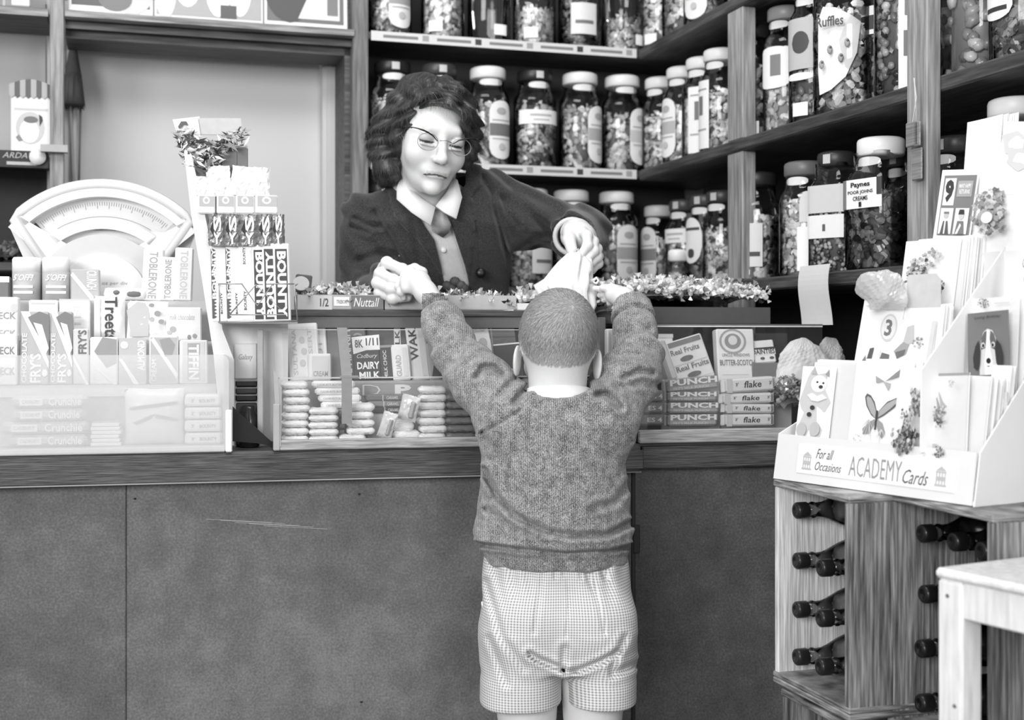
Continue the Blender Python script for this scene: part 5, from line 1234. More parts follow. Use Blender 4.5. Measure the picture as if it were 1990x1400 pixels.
card((1640, 1752, 705, 880), 0, 242, [('p', [(.45, .36), (.36, .40), (.26, .50), (.22, .60), (.25, .64), (.32, .62), (.40, .55), (.45, .45)], 95), ('p', [(.44, .37), (.36, .42), (.28, .51), (.25, .59), (.27, .61), (.33, .59), (.39, .53), (.44, .45)], 170), ('p', [(.48, .36), (.58, .40), (.72, .48), (.84, .56), (.86, .61), (.78, .61), (.62, .56), (.5, .46)], 95), ('p', [(.49, .38), (.58, .42), (.71, .50), (.80, .57), (.81, .595), (.75, .59), (.62, .54), (.51, .46)], 172), ('p', [(.44, .36), (.34, .32), (.24, .24), (.26, .18), (.36, .19), (.44, .30)], 150), ('p', [(.49, .36), (.58, .32), (.64, .22), (.60, .15), (.54, .18), (.48, .30)], 155), ('p', [(.45, .24), (.48, .24), (.49, .45), (.45, .46)], 70),
    ('p', [(.55, .78), (.8, .93), (.78, .84)], 140), ('p', [(.55, .78), (.38, .84), (.4, .76)], 160), ('p', [(.52, .78), (.62, .68), (.66, .76)], 175)]+stems(.35, .35, .3, 9, 205, 3)+stems(.6, .25, .22, 8, 210, 4)+posy(.2, .1, .07, 190, 8, 5), 'white card with a large and a small butterfly over pale stems', db=-.002)
backs(1655, 1765, 703, 0, 4, 'cards behind the butterfly card', 'of the butterfly card', db=.003, dpx=4)
card((1722, 1800, 716, 892), 0, 232, [('p', [(.0, .0), (1, 0), (1, .95), (.7, .98), (.45, .6), (.2, .3)], 205)]+posy(.6, .62, .16, 90, 26, 6)+posy(.6, .2, .18, 60, 60, 7)+posy(.75, .42, .1, 80, 20, 8), 'card with a dark mottled garden landscape beside the butterfly card', db=-.008, roll=1)
card((1786, 1876, 727, 900), 0, 226, [('r', .03, .02, .97, .98, 214), ('r', .0, .97, 1, 1, 150), ('p', [(.3, .75), (.34, .6), (.2, .55), (.32, .52), (.4, .62)], 150), ('p', [(.35, .8), (.42, .6), (.55, .62), (.45, .68)], 165), ('o', .3, .14, .16, .06, 180)]+posy(.42, .56, .11, 110, 16, 9)+posy(.5, .46, .08, 35, 22, 10)+posy(.62, .09, .07, 40, 26, 11)+posy(.9, .85, .05, 130, 10, 12),
    'tall card with a plant spray and dark pansies, at the divider', db=-.012, roll=-3, lean=7)
backs(1800, 1905, 735, 0, 8, 'cards behind the pansy card', 'of the pansy card', db=-.008, step=.0062, dpx=9)
# tier 2
card((1644, 1722, 585, 720), 1, 238, [('o', .72, .62, .2, .2, 205), ('o', .72, .62, .17, .17, 228), ('t', '3', .63, .5, .8, .74, 120, 0, .03), ('p', [(.3, .1), (.35, .3), (.45, .32), (.42, .1)], 90), ('p', [(.5, .08), (.52, .3), (.62, .32), (.62, .06)], 240), ('p', [(.62, .1), (.66, .26), (.85, .24), (.84, .04)], 110), ('p', [(.2, .1), (.28, .2), (.3, .05)], 130), ('r', .1, .9, .7, .92, 205)], 'birthday card with a big 3 in an oval badge', roll=4)
card((1712, 1795, 622, 720), 1, 240, [('p', [(.1, .35), (.3, .55), (.45, .5), (.4, .3), (.2, .2)], 160), ('p', [(.3, .55), (.35, .85), (.5, .9), (.55, .55), (.42, .5)], 190), ('p', [(.15, .33), (.38, .4), (.36, .28), (.2, .2)], 110), ('p', [(.9, .98), (1, 1), (.98, .0), (.88, .0)], 212)]+posy(.65, .55, .12, 120, 12, 13)+posy(.2, .05, .06, 100, 8, 14), 'card drawn with small parcels, overlapping the birthday badge card', roll=2)
backs(1722, 1815, 596, 1, 7, 'cards behind the parcel card', 'of the parcel card', dpx=4)
# tier 3
card((1735, 1842, 466, 620), 2, 234, [('o', .1, .35, .09, .14, 120), ('o', .1, .3, .07, .12, 205)]+posy(.32, .62, .15, 70, 30, 15)+posy(.62, .75, .14, 150, 16, 16)+posy(.82, .35, .12, 60, 30, 17)+[('p', [(.3, .4), (.7, .5), (.75, .1), (.35, .05)], 242)], 'wide card with three grey chrysanthemum heads on the third tier', roll=1)
backs(1755, 1862, 464, 2, 9, 'cards behind the chrysanthemum card', 'of the chrysanthemum card', dpx=5)
card((1780, 1812, 438, 480), 2, 205, [('r', .3, .8, .7, .9, 120)], 'small plain grey index tab standing above the chrysanthemum card', None, name='index_tab') if False else None
card((1640, 1640+60, 545, 600), 1, 205, [], 'grey', None) if False else None
# tier 4
card((1800, 1872, 330, 470), 3, 236, [('r', .1, .08, .96, .92, 125), ('r', .14, .50, .44, .88, 228), ('t', '9', .17, .54, .40, .86, 60, 0, .06), ('r', .5, .62, .9, .84, 165), ('t', 'MANY HAPPY', .54, .74, .86, .80, 235), ('t', 'RETURNS', .56, .66, .84, .72, 235), ('r', .14, .1, .48, .46, 236), ('r', .54, .1, .9, .46, 236),
    ('o', .31, .36, .07, .05, 190), ('r', .24, .38, .38, .41, 120), ('p', [(.2, .1), (.25, .28), (.37, .28), (.43, .1)], 90), ('r', .29, .1, .33, .28, 225), ('o', .72, .35, .07, .05, 200), ('p', [(.64, .37), (.66, .44), (.78, .44), (.8, .37)], 60), ('p', [(.6, .1), (.64, .28), (.8, .28), (.85, .1)], 120), ('p', [(.62, .1), (.72, .25), (.76, .22), (.68, .1)], 225)], 'grey birthday card with a dark 9 and two small figures', roll=5, lean=6)
card((1882, 1992, 340, 480), 3, 240, posy(.3, .6, .2, 110, 40, 18)+posy(.45, .35, .22, 120, 50, 19)+stems(.35, .4, .35, 10, 180, 20)+[('o', .5, .35, .1, .08, 228), ('t', 'Best Wishes', .65, .75, .95, .82, 190, 0, 0, .4), ('t', 'Birthday', .65, .62, .95, .68, 190, 0, 0, .4)], 'white card with a spreading bouquet on the fourth tier', roll=3, lean=6, db=-.012)
backs(1878, 1900, 345, 3, 3, 'cards beside the bouquet card', 'between the 9 card and the bouquet card', dpx=3)
# tier 5
backs(1866, 1935, 226, 4, 7, 'cards at the top of the rack', 'at the top of the rack', dpx=6, db=-.006, roll=-3)
card((1915, 2010, 236, 340), 4, 220, [('p', blob(.3, .6, .2, 12, .3, 30), 200), ('p', blob(.35, .58, .13, 12, .3, 31), 216), ('p', blob(.5, .3, .2, 12, .3, 32), 198), ('p', blob(.52, .3, .12, 12, .3, 33), 214), ('t', 'Many', .75, .75, .92, .82, 185, 0, 0, .4), ('t', 'Greetings', .7, .6, .92, .67, 185, 0, 0, .4)], 'pale grey card with swirling petals leaning at the top of the rack', roll=8, db=-.02)
# right column beyond the divider
card((1882, 1976, 606, 730), 1, 112, [('p', [(.30, .0), (.30, .3), (.34, .55), (.40, .68), (.5, .73), (.62, .70), (.70, .58), (.74, .3), (.78, .0)], 205), ('p', [(.34, .40), (.35, .58), (.42, .68), (.49, .70), (.47, .55), (.44, .42)], 95), ('p', [(.58, .70), (.66, .64), (.71, .52), (.70, .38), (.60, .42), (.56, .56)], 95), ('p', [(.44, .0), (.43, .2), (.47, .4), (.49, .7), (.54, .71), (.57, .4), (.63, .2), (.62, .0)], 240), ('o', .40, .47, .045, .045, 215), ('o', .645, .47, .045, .045, 215), ('o', .405, .465, .028, .03, 25), ('o', .64, .465, .028, .03, 25), ('o', .535, .22, .055, .045, 28), ('p', [(.5, .14), (.57, .14), (.56, .125), (.51, .125)], 60),
    ('p', [(.30, .55), (.22, .46), (.16, .28), (.18, .12), (.26, .07), (.33, .16), (.35, .38)], 48), ('p', [(.74, .55), (.84, .46), (.90, .28), (.88, .12), (.80, .08), (.73, .18), (.70, .38)], 48), ('t', 'Loving Birthday', .2, .88, .85, .94, 60, 0, 0, .4)], 'dark card with a puppy portrait beyond the divider', roll=-4, db=.0, lean=4)
card((1880, 1975, 578, 730), 1, 222, posy(.3, .93, .06, 50, 30, 34)+[('r', .6, .9, .9, .91, 190)], 'card with dark flowers along its top behind the puppy card', db=.012, roll=-2, lean=6)
card((1862, 1898, 600, 740), 1, 224, [('p', blob(.5, .25, .14, 10, .2, 35), 160)]+posy(.6, .6, .2, 120, 14, 36), 'narrow patterned card edge between the divider and the puppy card', db=.006)
backs(1900, 1985, 715, 0, 5, 'cards below the puppy card', 'below the puppy card', db=.03, dpx=6) 
card((1930, 2030, 420, 585), 2, 243, [('p', blob(.3, .75, .08, 12, .2, 37), 150), ('p', blob(.3, .75, .06, 12, .2, 37), 238), ('p', blob(.25, .45, .08, 12, .2, 38), 155), ('p', blob(.25, .45, .06, 12, .2, 38), 238), ('p', blob(.4, .3, .09, 12, .2, 39), 160), ('p', blob(.4, .3, .07, 12, .2, 39), 240), ('o', .5, .9, .05, .03, 90)], 'white card with outlined round figures above the puppy card', roll=12, db=-.01)
backs(1950, 2020, 580, 1, 3, 'cards behind the puppy card', 'behind the puppy card', db=.02, dpx=5)
crumple(1672, 1760, 508, 602, .10, glass('film', .95, haze=.55, hazev=.8, trans=.3, gloss=.15, rough=.2), 'crumpled clear film wrapping lying behind the birthday badge card', 8, depth=.05, name='film_wrapping', fr=CD)
m = MB().mat(G(200, .5)); w_ = .035; m.M = Matrix.Identity(4)
pts = [(-w_, 0), (w_, 0), (w_, .045), (w_*.7, .055), (-w_*.9, .055), (-w_, .05)]; m.prism(pts, 0, .0012)
o = at_px(m.build('index_tab'), 1795, 598, .12, fr=CD); tag(o, 'plain grey rounded tab standing between film wrapping and chrysanthemum card', 'tab')
put_jar(RT, 1972, .09, Z1, 14, 'white-lidded jar on the lowest side shelf peeping above the topmost cards', None, lid=225, sweets=sweets('pale'), r=.055, H=.285)
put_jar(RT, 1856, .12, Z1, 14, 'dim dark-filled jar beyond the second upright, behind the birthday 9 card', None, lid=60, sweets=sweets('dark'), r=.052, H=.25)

# ================================================================ crates
def crate(name, fr, uoff, voff, w, dpt, z0, z1, label, tin=None, th=.012, inner=None, mid=None):
    t = thing(name, label, 'crate', fr.w(uoff, voff, z0), fr.a)
    h = z1-z0
    ins = inner or M_CRATE
    m = MB().mat(ins); m.rbox(0, th, 0, dpt, th, h-th, .002); m.build('side_board', t)
    m = MB().mat(M_CRATE); m.rbox(w-th*1.3, w, 0, dpt, th, h-th, .002); m.build('side_board', t)
    m = MB().mat(M_CRATEH); m.rbox(-.003, w+.002, -.002, dpt, 0, th*.9, .002); m.rbox(-.003, w+.002, -.002, dpt, th*.95, th*1.7, .002); m.build('bottom_board', t)
    m = MB().mat(M_CRATEH); m.rbox(-.002, w+.002, -.002, dpt, h-th, h, .002); m.build('top_board', t)
    m = MB().mat(M_CRATE if not tin else tin); m.box(0, w, dpt-.008, dpt, th, h-th); m.build('back_board', t)
    return t
crw = CR.s(1651, 0)
czt, czb = BZ-.0015, CR.z(1503, 1325, 0)
PALE = wood('whitewashed_board', 172, 246, (30, 30, 1.4), .8, .6)
crate('wooden_crate', CR, 0, 0, crw, .30, czb, czt, 'upended wooden crate holding black-capped bottles, next to the counter', inner=PALE)
crw2 = CR2.s(1930, 0)-0.0
cz2t, cz2b = min(CR2.z(1740, 975, 0), BZ-.0015), CR2.z(1740, 975, 0)-.37
crate('wooden_crate', CR2, 0, .0, crw2, .30, BZ-.0015-.375, BZ-.0015, 'second upended crate of dim bottles behind the white table', th=.011)
crate('wooden_crate', CR, .012, .008, crw+.01, .30, 0.0, czb-.008, 'lower wooden crate on the floor under the bottle crate beside the counter')
crate('wooden_crate', CR2, .004, .0, crw2, .30, 0.0, BZ-.0015-.375-.002, 'lower wooden crate on the floor behind the white table')
def bottle(sc=1.0, dark=False, cap=30):
    t = thing('drink_bottle', 'bottle', 'bottle')
    m = MB().mat(glass('bottle_glass', .86, gloss=None)); 
    m.lathe([(.0125, .018), (.0125, .028), (.0145, .030), (.0145, .034), (.013, .037), (.0135, .05), (.017, .062), (.027, .085), (.034, .105), (.036, .125), (.036, .24), (.03, .246)], 22)
    m.build('glass_body', t)
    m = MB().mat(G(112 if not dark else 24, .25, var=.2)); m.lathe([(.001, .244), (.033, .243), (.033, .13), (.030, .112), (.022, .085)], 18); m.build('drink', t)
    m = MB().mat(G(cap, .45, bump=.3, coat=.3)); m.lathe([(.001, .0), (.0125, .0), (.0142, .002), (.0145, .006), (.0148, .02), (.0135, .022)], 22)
    m.mat(G(cap+10, .5)); m.lathe([(.011, -.0003), (.009, -.0004), (.008, -.0001)], 16)
    m.build('screw_cap', t)
    return t
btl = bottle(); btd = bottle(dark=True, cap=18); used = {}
def solve_v(fr, px, u):
    r = (px-CX)/F; q = fr.o+fr.d*u; return (r*q.y-q.x)/(fr.n.x-r*fr.n.y)
def place_bottle(fr, px, py, u, base, label, grp, v=None):
    v = solve_v(fr, px, u) if v is None else v
    p = fr.w(u, v); z = EYE-(py-CY)/F*p.y
    rot = (PI/2, 0, fr.a+PI)       # local +z -> +n (bottle lies pointing out of the crate)
    if base not in used:
        used[base] = 1; o = base; o.location = (p.x, p.y, z); o.rotation_euler = rot; tag(o, label, 'bottle', grp); return
    dup(base, (p.x, p.y, z), label, grp, rot=rot)
n_ = 0
for k, (px, py, u, lb) in enumerate(((1546, 993, .040, 'black-capped bottle alone at the top of the first crate'), (1546, 1091, .040, 'black-capped bottle, second down against the pale crate board'), (1593, 1105, .118, 'black-capped bottle overlapping the second one down, nearer the rough plank'),
        (1546, 1186, .040, 'bottle with a ribbed cap, third down against the pale crate board'), (1592, 1203, .118, 'black-capped bottle overlapping the ribbed-cap bottle'), (1546, 1278, .040, 'grey-capped bottle lying at the bottom against the pale crate board'), (1591, 1297, .118, 'black-capped bottle at the bottom, nearer the rough plank'))):
    place_bottle(CR, px, py, u, btl, lb, 'bottles lying in the first crate')
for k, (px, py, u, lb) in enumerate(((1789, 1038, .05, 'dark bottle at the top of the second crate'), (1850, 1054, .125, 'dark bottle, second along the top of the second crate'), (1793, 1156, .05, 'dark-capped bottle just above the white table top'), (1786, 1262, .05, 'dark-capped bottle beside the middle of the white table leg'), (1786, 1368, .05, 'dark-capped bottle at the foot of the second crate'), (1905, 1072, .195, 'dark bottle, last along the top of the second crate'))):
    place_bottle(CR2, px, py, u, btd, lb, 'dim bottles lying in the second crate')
# ================================================================ white table
TBF = Frame(.568, 1.72, -61)
tz = TBF.z(1820, 1103, 0)
t = thing('side_table', 'plain white-painted wooden table with square legs, in front of the crates', 'table', TBF.w(0, 0, 0), TBF.a)
m = MB().mat(M_WHITEWOOD); m.rbox(-.003, .46, -.003, .36, tz-.014, tz, .005); m.build('table_top', t)
m = MB().mat(M_WHITEWOOD); m.rbox(.041, .42, .003, .02, tz-.062, tz-.0145, .002); m.rbox(.003, .02, .041, .32, tz-.062, tz-.0145, .002); m.build('apron', t)
for (a, b) in ((0, 0), (.415, 0), (0, .315), (.415, .315)):
    m = MB().mat(M_WHITEWOOD); m.rbox(a, a+.042, b, b+.040, 0, tz-.0145, .004)
    if a == 0 and b == 0:
        m.mat(INK(110))
        for (x, z) in ((.018, tz-.035), (.03, .60), (.02, .505), (.03, .44)): m.ball((x, -.0, z), (.0035, .0008, .003), 8, 4)
    m.build('leg', t)
crate('wooden_crate', TBF, .10, .06, .28, .22, 0.0, .36, 'low crate standing under the white table')
t = thing('lemonade_bottle', 'pale glass bottle standing under the white table at its far end', 'bottle', TBF.w(.20, .16, .361))
m = MB().mat(glass('bright_glass', .9, haze=.35, gloss=.2)); m.lathe([(.03, 0), (.034, .006), (.034, .16), (.028, .20), (.014, .24), (.012, .28), (.014, .282), (.014, .292)], 20); m.build('glass_body', t)
m = MB().mat(G(200, .3)); m.lathe([(.001, .30), (.014, .299), (.0155, .29), (.0145, .284)], 16); m.build('bottle_cap', t)
# ================================================================ figures: blended solid shapes turned into one smooth skin
class Field:
    def __init__(s, lo, hi, h):
        s.lo = np.array(lo, float); s.h = h
        n = np.ceil((np.array(hi)-s.lo)/h).astype(int)+1
        s.X, s.Y, s.Z = np.meshgrid(*[s.lo[i]+h*np.arange(n[i]) for i in range(3)], indexing='ij')
        s.X = s.X.astype(np.float32); s.Y = s.Y.astype(np.float32); s.Z = s.Z.astype(np.float32)
        s.D = np.full(s.X.shape, 1.0, np.float32)
    def local(s, M):
        """coordinates seen from a frame with matrix M (rigid + uniform scale)."""
        I = M.inverted(); f = lambda r: I[r][0]*s.X+I[r][1]*s.Y+I[r][2]*s.Z+I[r][3]
        return f(0), f(1), f(2)
def smin(a, b, k):
    if k <= 0: return np.minimum(a, b)
    h = np.maximum(k-np.abs(a-b), 0)/k
    return np.minimum(a, b)-h*h*k*0.25
def smax(a, b, k): return -smin(-a, -b, k)
def d_ell(X, Y, Z, c, r, M=None):
    x, y, z = X-c[0], Y-c[1], Z-c[2]
    if M is not None: x, y, z = M[0][0]*x+M[1][0]*y+M[2][0]*z, M[0][1]*x+M[1][1]*y+M[2][1]*z, M[0][2]*x+M[1][2]*y+M[2][2]*z
    k0 = np.sqrt((x/r[0])**2+(y/r[1])**2+(z/r[2])**2)+1e-6
    k1 = np.sqrt((x/r[0]**2)**2+(y/r[1]**2)**2+(z/r[2]**2)**2)+1e-6
    return k0*(k0-1)/k1
def d_cone(X, Y, Z, a, b, ra, rb, flat=None):
    a = np.array(a, float); b = np.array(b, float); ab = b-a; L2 = float(ab@ab)
    t = np.clip(((X-a[0])*ab[0]+(Y-a[1])*ab[1]+(Z-a[2])*ab[2])/L2, 0, 1)
    dx, dy, dz = X-a[0]-t*ab[0], Y-a[1]-t*ab[1], Z-a[2]-t*ab[2]
    return np.sqrt(dx*dx+dy*dy+dz*dz)-(ra+(rb-ra)*t)
def d_chain(X, Y, Z, pts, rad, k=.004):
    d = None
    for i in range(len(pts)-1):
        e = d_cone(X, Y, Z, pts[i], pts[i+1], rad[i], rad[i+1]); d = e if d is None else smin(d, e, k)
    return d
def d_loft(X, Y, Z, rows, kcap=.02, power=2.0):
    """rows: (z, cx, cy, rx, ry) from low to high."""
    r = np.array(sorted(rows)); zz = r[:, 0]
    I = lambda j: np.interp(Z, zz, r[:, j]).astype(np.float32)
    cx, cy, rx, ry = I(1), I(2), I(3), I(4)
    q = (np.abs((X-cx)/rx)**power+np.abs((Y-cy)/ry)**power)**(1/power)
    d = (q-1)*np.minimum(rx, ry)
    return smax(d, smax(zz[0]-Z, Z-zz[-1], 0.0), kcap)
def wob(X, Y, Z, f, ph=0.0):
    return (np.sin(f*X+1.7*np.sin(f*.7*Z+ph)+ph)+np.sin(f*Z*1.1+1.3*np.sin(f*.8*Y+ph*2))+np.sin(f*Y*.9+1.9*np.sin(f*.6*X+ph*3)))/3
def skin_mesh(F_):
    D = F_.D; ins = D < 0
    n = np.array(D.shape)-1
    sl = lambda o: tuple(slice(o[i], n[i]+o[i]) for i in range(3))
    C8 = [(i, j, k) for i in (0, 1) for j in (0, 1) for k in (0, 1)]
    cnt = np.zeros(n, np.int8)
    for c in C8: cnt += ins[sl(c)]
    act = (cnt > 0) & (cnt < 8)
    ijk = np.argwhere(act); vid = np.full(n, -1, np.int64); vid[act] = np.arange(len(ijk))
    pos = np.zeros((len(ijk), 3)); num = np.zeros(len(ijk))
    val = {c: D[tuple((ijk+np.array(c)).T)] for c in C8}
    for a in C8:
        for ax in range(3):
            if a[ax]: continue
            b = list(a); b[ax] = 1; b = tuple(b); da, db = val[a], val[b]
            m = (da < 0) != (db < 0); t = np.where(m, da/np.where(m, da-db, 1), 0)
            p = np.array(a)[None, :]+t[:, None]*(np.array(b)-np.array(a))[None, :]
            pos += p*m[:, None]; num += m
    V = F_.lo+F_.h*(ijk+pos/num[:, None])
    Fs = []
    for ax in range(3):
        o = [0, 0, 0]; o[ax] = 1
        a = ins[tuple(slice(0, n[i]) if i == ax else slice(1, n[i]) for i in range(3))]
        b = ins[tuple(slice(1, n[i]+1) if i == ax else slice(1, n[i]) for i in range(3))]
        e = np.argwhere(a != b); flip = a[tuple(e.T)]
        for i in range(3):
            if i != ax: e[:, i] += 1
        u, v = [(1, 2), (2, 0), (0, 1)][ax]
        q = []
        for du, dv in ((1, 1), (0, 1), (0, 0), (1, 0)):
            c = e.copy(); c[:, u] -= du; c[:, v] -= dv; q.append(vid[tuple(c.T)])
        q = np.stack(q, 1); q[~flip] = q[~flip][:, ::-1]; Fs.append(q)
    return V, np.concatenate(Fs)
def mesh_obj(name, parts, mat, parent=None, tonef=None):
    """parts: list of (V, F) arrays joined in one mesh object."""
    off = 0; VV = []; FF = []
    for V, Fq in parts: VV.append(V); FF.append(Fq+off); off += len(V)
    V = np.concatenate(VV); Fq = np.concatenate(FF)
    me = bpy.data.meshes.new(name)
    me.vertices.add(len(V)); me.vertices.foreach_set('co', V.astype(np.float32).ravel())
    me.loops.add(4*len(Fq)); me.loops.foreach_set('vertex_index', Fq.astype(np.int32).ravel())
    me.polygons.add(len(Fq)); me.polygons.foreach_set('loop_start', np.arange(0, 4*len(Fq), 4, dtype=np.int32))
    me.polygons.foreach_set('loop_total', np.full(len(Fq), 4, np.int32))
    me.polygons.foreach_set('use_smooth', np.ones(len(Fq), bool))
    me.update(calc_edges=True); me.validate()
    t = tonef(V) if tonef else np.full(len(V), .8)
    at = me.attributes.new('tone', 'FLOAT', 'POINT'); at.data.foreach_set('value', t.astype(np.float32))
    for m in (mat if isinstance(mat, list) else [mat]): me.materials.append(m)
    o = bpy.data.objects.new(name, me); COL.objects.link(o)
    if parent is not None: o.parent = parent
    return o
def head_field(F_, M, k=1.0, down=0.0, child=False):
    """A human head: local +y is where the face looks, z up, origin between the ears."""
    X, Y, Z = F_.local(M)
    E = lambda c, r: d_ell(X, Y, Z, c, r)
    d = E((0, -.016, .034), (.071, .088, .067))
    if child:
        d = E((0, -.012, .030), (.0705, .086, .084)); d = smin(d, E((0, .03, -.02), (.056, .055, .066)), .03)
        d = smin(d, E((0, .05, -.07), (.03, .028, .022)), .025)
    else:
        d = smin(d, E((0, .026, -.024), (.0605, .062, .078)), .03)
        d = smin(d, E((0, .043, -.082), (.036, .036, .027)), .024)
    for s in (-1, 1):
        d = smin(d, E((s*.036, .058, -.034), (.022, .020, .022)), .02)
    d = smin(d, d_cone(X, Y, Z, (-.028, .0775, .020), (.028, .0775, .020), .0075, .0075), .022)
    for s in (-1, 1):
        d = smax(d, -E((s*.031, .099, .001), (.0165, .0125, .0095)), .010)
        d = smin(d, E((s*.031, .0765, -.001), (.0135, .0125, .0125)), .002)
        if down: d = smin(d, smax(E((s*.031, .0772, .0005), (.0148, .0138, .0128)), -(Z+.0045), .001), .0022)
        d = smin(d, d_cone(X, Y, Z, (s*.018, .0885, -.0125), (s*.042, .083, -.0125), .002, .002), .006)
    nz = .030 if child else .033
    d = smin(d, d_cone(X, Y, Z, (0, .082, .012), (0, .1035, -nz), .0065, .0105), .010)
    d = smin(d, E((0, .105, -nz-.001), (.0095, .0095, .008)), .008)
    for s in (-1, 1):
        d = smin(d, E((s*.0115, .0965, -nz-.004), (.0072, .0085, .0065)), .005)
        d = smax(d, -E((s*.0065, .1005, -nz-.0115), (.0035, .0045, .0028)), .002)
        d = smax(d, -d_cone(X, Y, Z, (s*.021, .0975, -.038), (s*.031, .090, -.060), .0016, .0008), .010)
    d = smin(d, E((0, .078, -.062), (.026, .010, .014)), .014)
    d = smin(d, E((0, .0868, -.0640), (.017, .0040, .0028)), .005)
    d = smin(d, E((0, .0862, -.0715), (.0165, .0055, .0038)), .006)
    d = smax(d, -d_cone(X, Y, Z, (-.0245, .0880, -.0715), (0, .0935, -.0670), .0013, .0016), .0025)
    d = smax(d, -d_cone(X, Y, Z, (.0245, .0880, -.0715), (0, .0935, -.0670), .0013, .0016), .0025)
    d = smin(d, E((0, .078, -.095), (.017, .014, .014)), .015)
    for s in (-1, 1):
        R_ = Matrix.Rotation(s*.35, 3, 'Z'); ez = -.020 if child else -.012
        e = d_ell(X, Y, Z, (s*(.0735 if child else .072), -.004, ez), (.0055, .0165, .029), R_)
        e = smax(e, -d_ell(X, Y, Z, (s*(.081 if child else .079), .0, ez+.002), (.006, .010, .018), R_), .004)
        d = smin(d, e, .004)
    d = smin(d, d_cone(X, Y, Z, (0, -.028, -.06), (0, -.05, -.17), .047 if child else .05, .050 if child else .052), .028)
    sc = M.to_scale()[0]
    return d*sc
def strands(name, V, N, flow, n, length, width, mat, parent, seed=1, lift=.0015, curl=0.0, segs=3, mask=None, jitter=.15):
    """Short hairs laid over a skin: one mesh of narrow ribbons."""
    rnd = np.random.default_rng(seed)
    idx = np.arange(len(V)) if mask is None else np.where(mask)[0]
    pick = rnd.choice(idx, n); P0 = V[pick]+rnd.normal(0, .0006, (n, 3)); Nn = N[pick]
    T_ = flow(P0); T_ = T_+rnd.normal(0, jitter, T_.shape); T_ -= (T_*Nn).sum(1)[:, None]*Nn
    T_ /= np.linalg.norm(T_, axis=1)[:, None]+1e-9; S_ = np.cross(Nn, T_)
    L = length*rnd.uniform(.6, 1.3, n); ph = rnd.uniform(-1, 1, n)
    vs_ = []
    for k in range(segs+1):
        t = k/segs
        c = P0+T_*(L*t)[:, None]+Nn*(lift*math.sin(PI*t)+lift*.3*(1-t)-.0006*t)+S_*(curl*ph*math.sin(PI*t))[:, None]
        w = width*(1-t*.85)
        vs_ += [c-S_*w/2, c+S_*w/2]
    VV = np.stack(vs_, 1); m = 2*(segs+1)
    base = np.arange(n)[:, None]*m
    Fq = np.concatenate([base+np.array([[2*k, 2*k+1, 2*k+3, 2*k+2]]) for k in range(segs)])
    tn = np.repeat(rnd.uniform(0, 1, n), m)
    return VV.reshape(-1, 3), Fq, tn
def normals_of(V, Fq):
    a, b, c, d = (V[Fq[:, i]] for i in range(4)); n = np.cross(c-a, d-b); N = np.zeros_like(V)
    for i in range(4): np.add.at(N, Fq[:, i], n)
    return N/(np.linalg.norm(N, axis=1)[:, None]+1e-9)
def px_of(X, Y, Z): return CX+X/Y*F, CY-(Z-EYE)/Y*F
def fold(X, Y, Z, D, pts, depth, width, ymax, ymin=0):
    """a crease in cloth along a drawn line, on the side of the garment nearer than ymax; width in metres."""
    PX, PY = px_of(X, Y, Z); q = None
    for i in range(len(pts)-1):
        (ax, ay), (bx_, by_) = pts[i], pts[i+1]; L2 = (bx_-ax)**2+(by_-ay)**2
        t = np.clip(((PX-ax)*(bx_-ax)+(PY-ay)*(by_-ay))/L2, 0, 1)
        e = np.sqrt((PX-ax-t*(bx_-ax))**2+(PY-ay-t*(by_-ay))**2); q = e if q is None else np.minimum(q, e)
    q = q*Y/F/width; m = 1/(1+np.exp(np.clip((Y-ymax)*250, -50, 50)))*(Y > ymin)
    return D+m*depth*(np.exp(-q*q)-.35*np.exp(-(q-2.0)**2))
def hand(F_, palm, fingers, thumb, rp=.02, rf=.008, k=.006):
    """palm: chain of points with radii; fingers: list of joint chains."""
    X, Y, Z = F_.X, F_.Y, F_.Z
    d = d_chain(X, Y, Z, [p for p, _ in palm], [r for _, r in palm], .01)
    for i, f in enumerate(fingers):
        n = len(f); rr = [rf*(1.08-.22*j/(n-1)) for j in range(n)]
        if i == len(fingers)-1: rr = [r*.9 for r in rr]
        e = d_chain(X, Y, Z, f, rr, .003)
        for p in f[1:-1]: e = smin(e, np.sqrt((X-p[0])**2+(Y-p[1])**2+(Z-p[2])**2)-rf*1.1, .004)   # knuckles
        root = np.sqrt((X-f[0][0])**2+(Y-f[0][1])**2+(Z-f[0][2])**2)-rf*1.25
        d = smin(d, root, .010); d = smin(d, e, .0022)
    n = len(thumb); d = smin(d, d_chain(X, Y, Z, thumb, [rf*(1.5-.4*j/(n-1)) for j in range(n)], .004), .004)
    return d
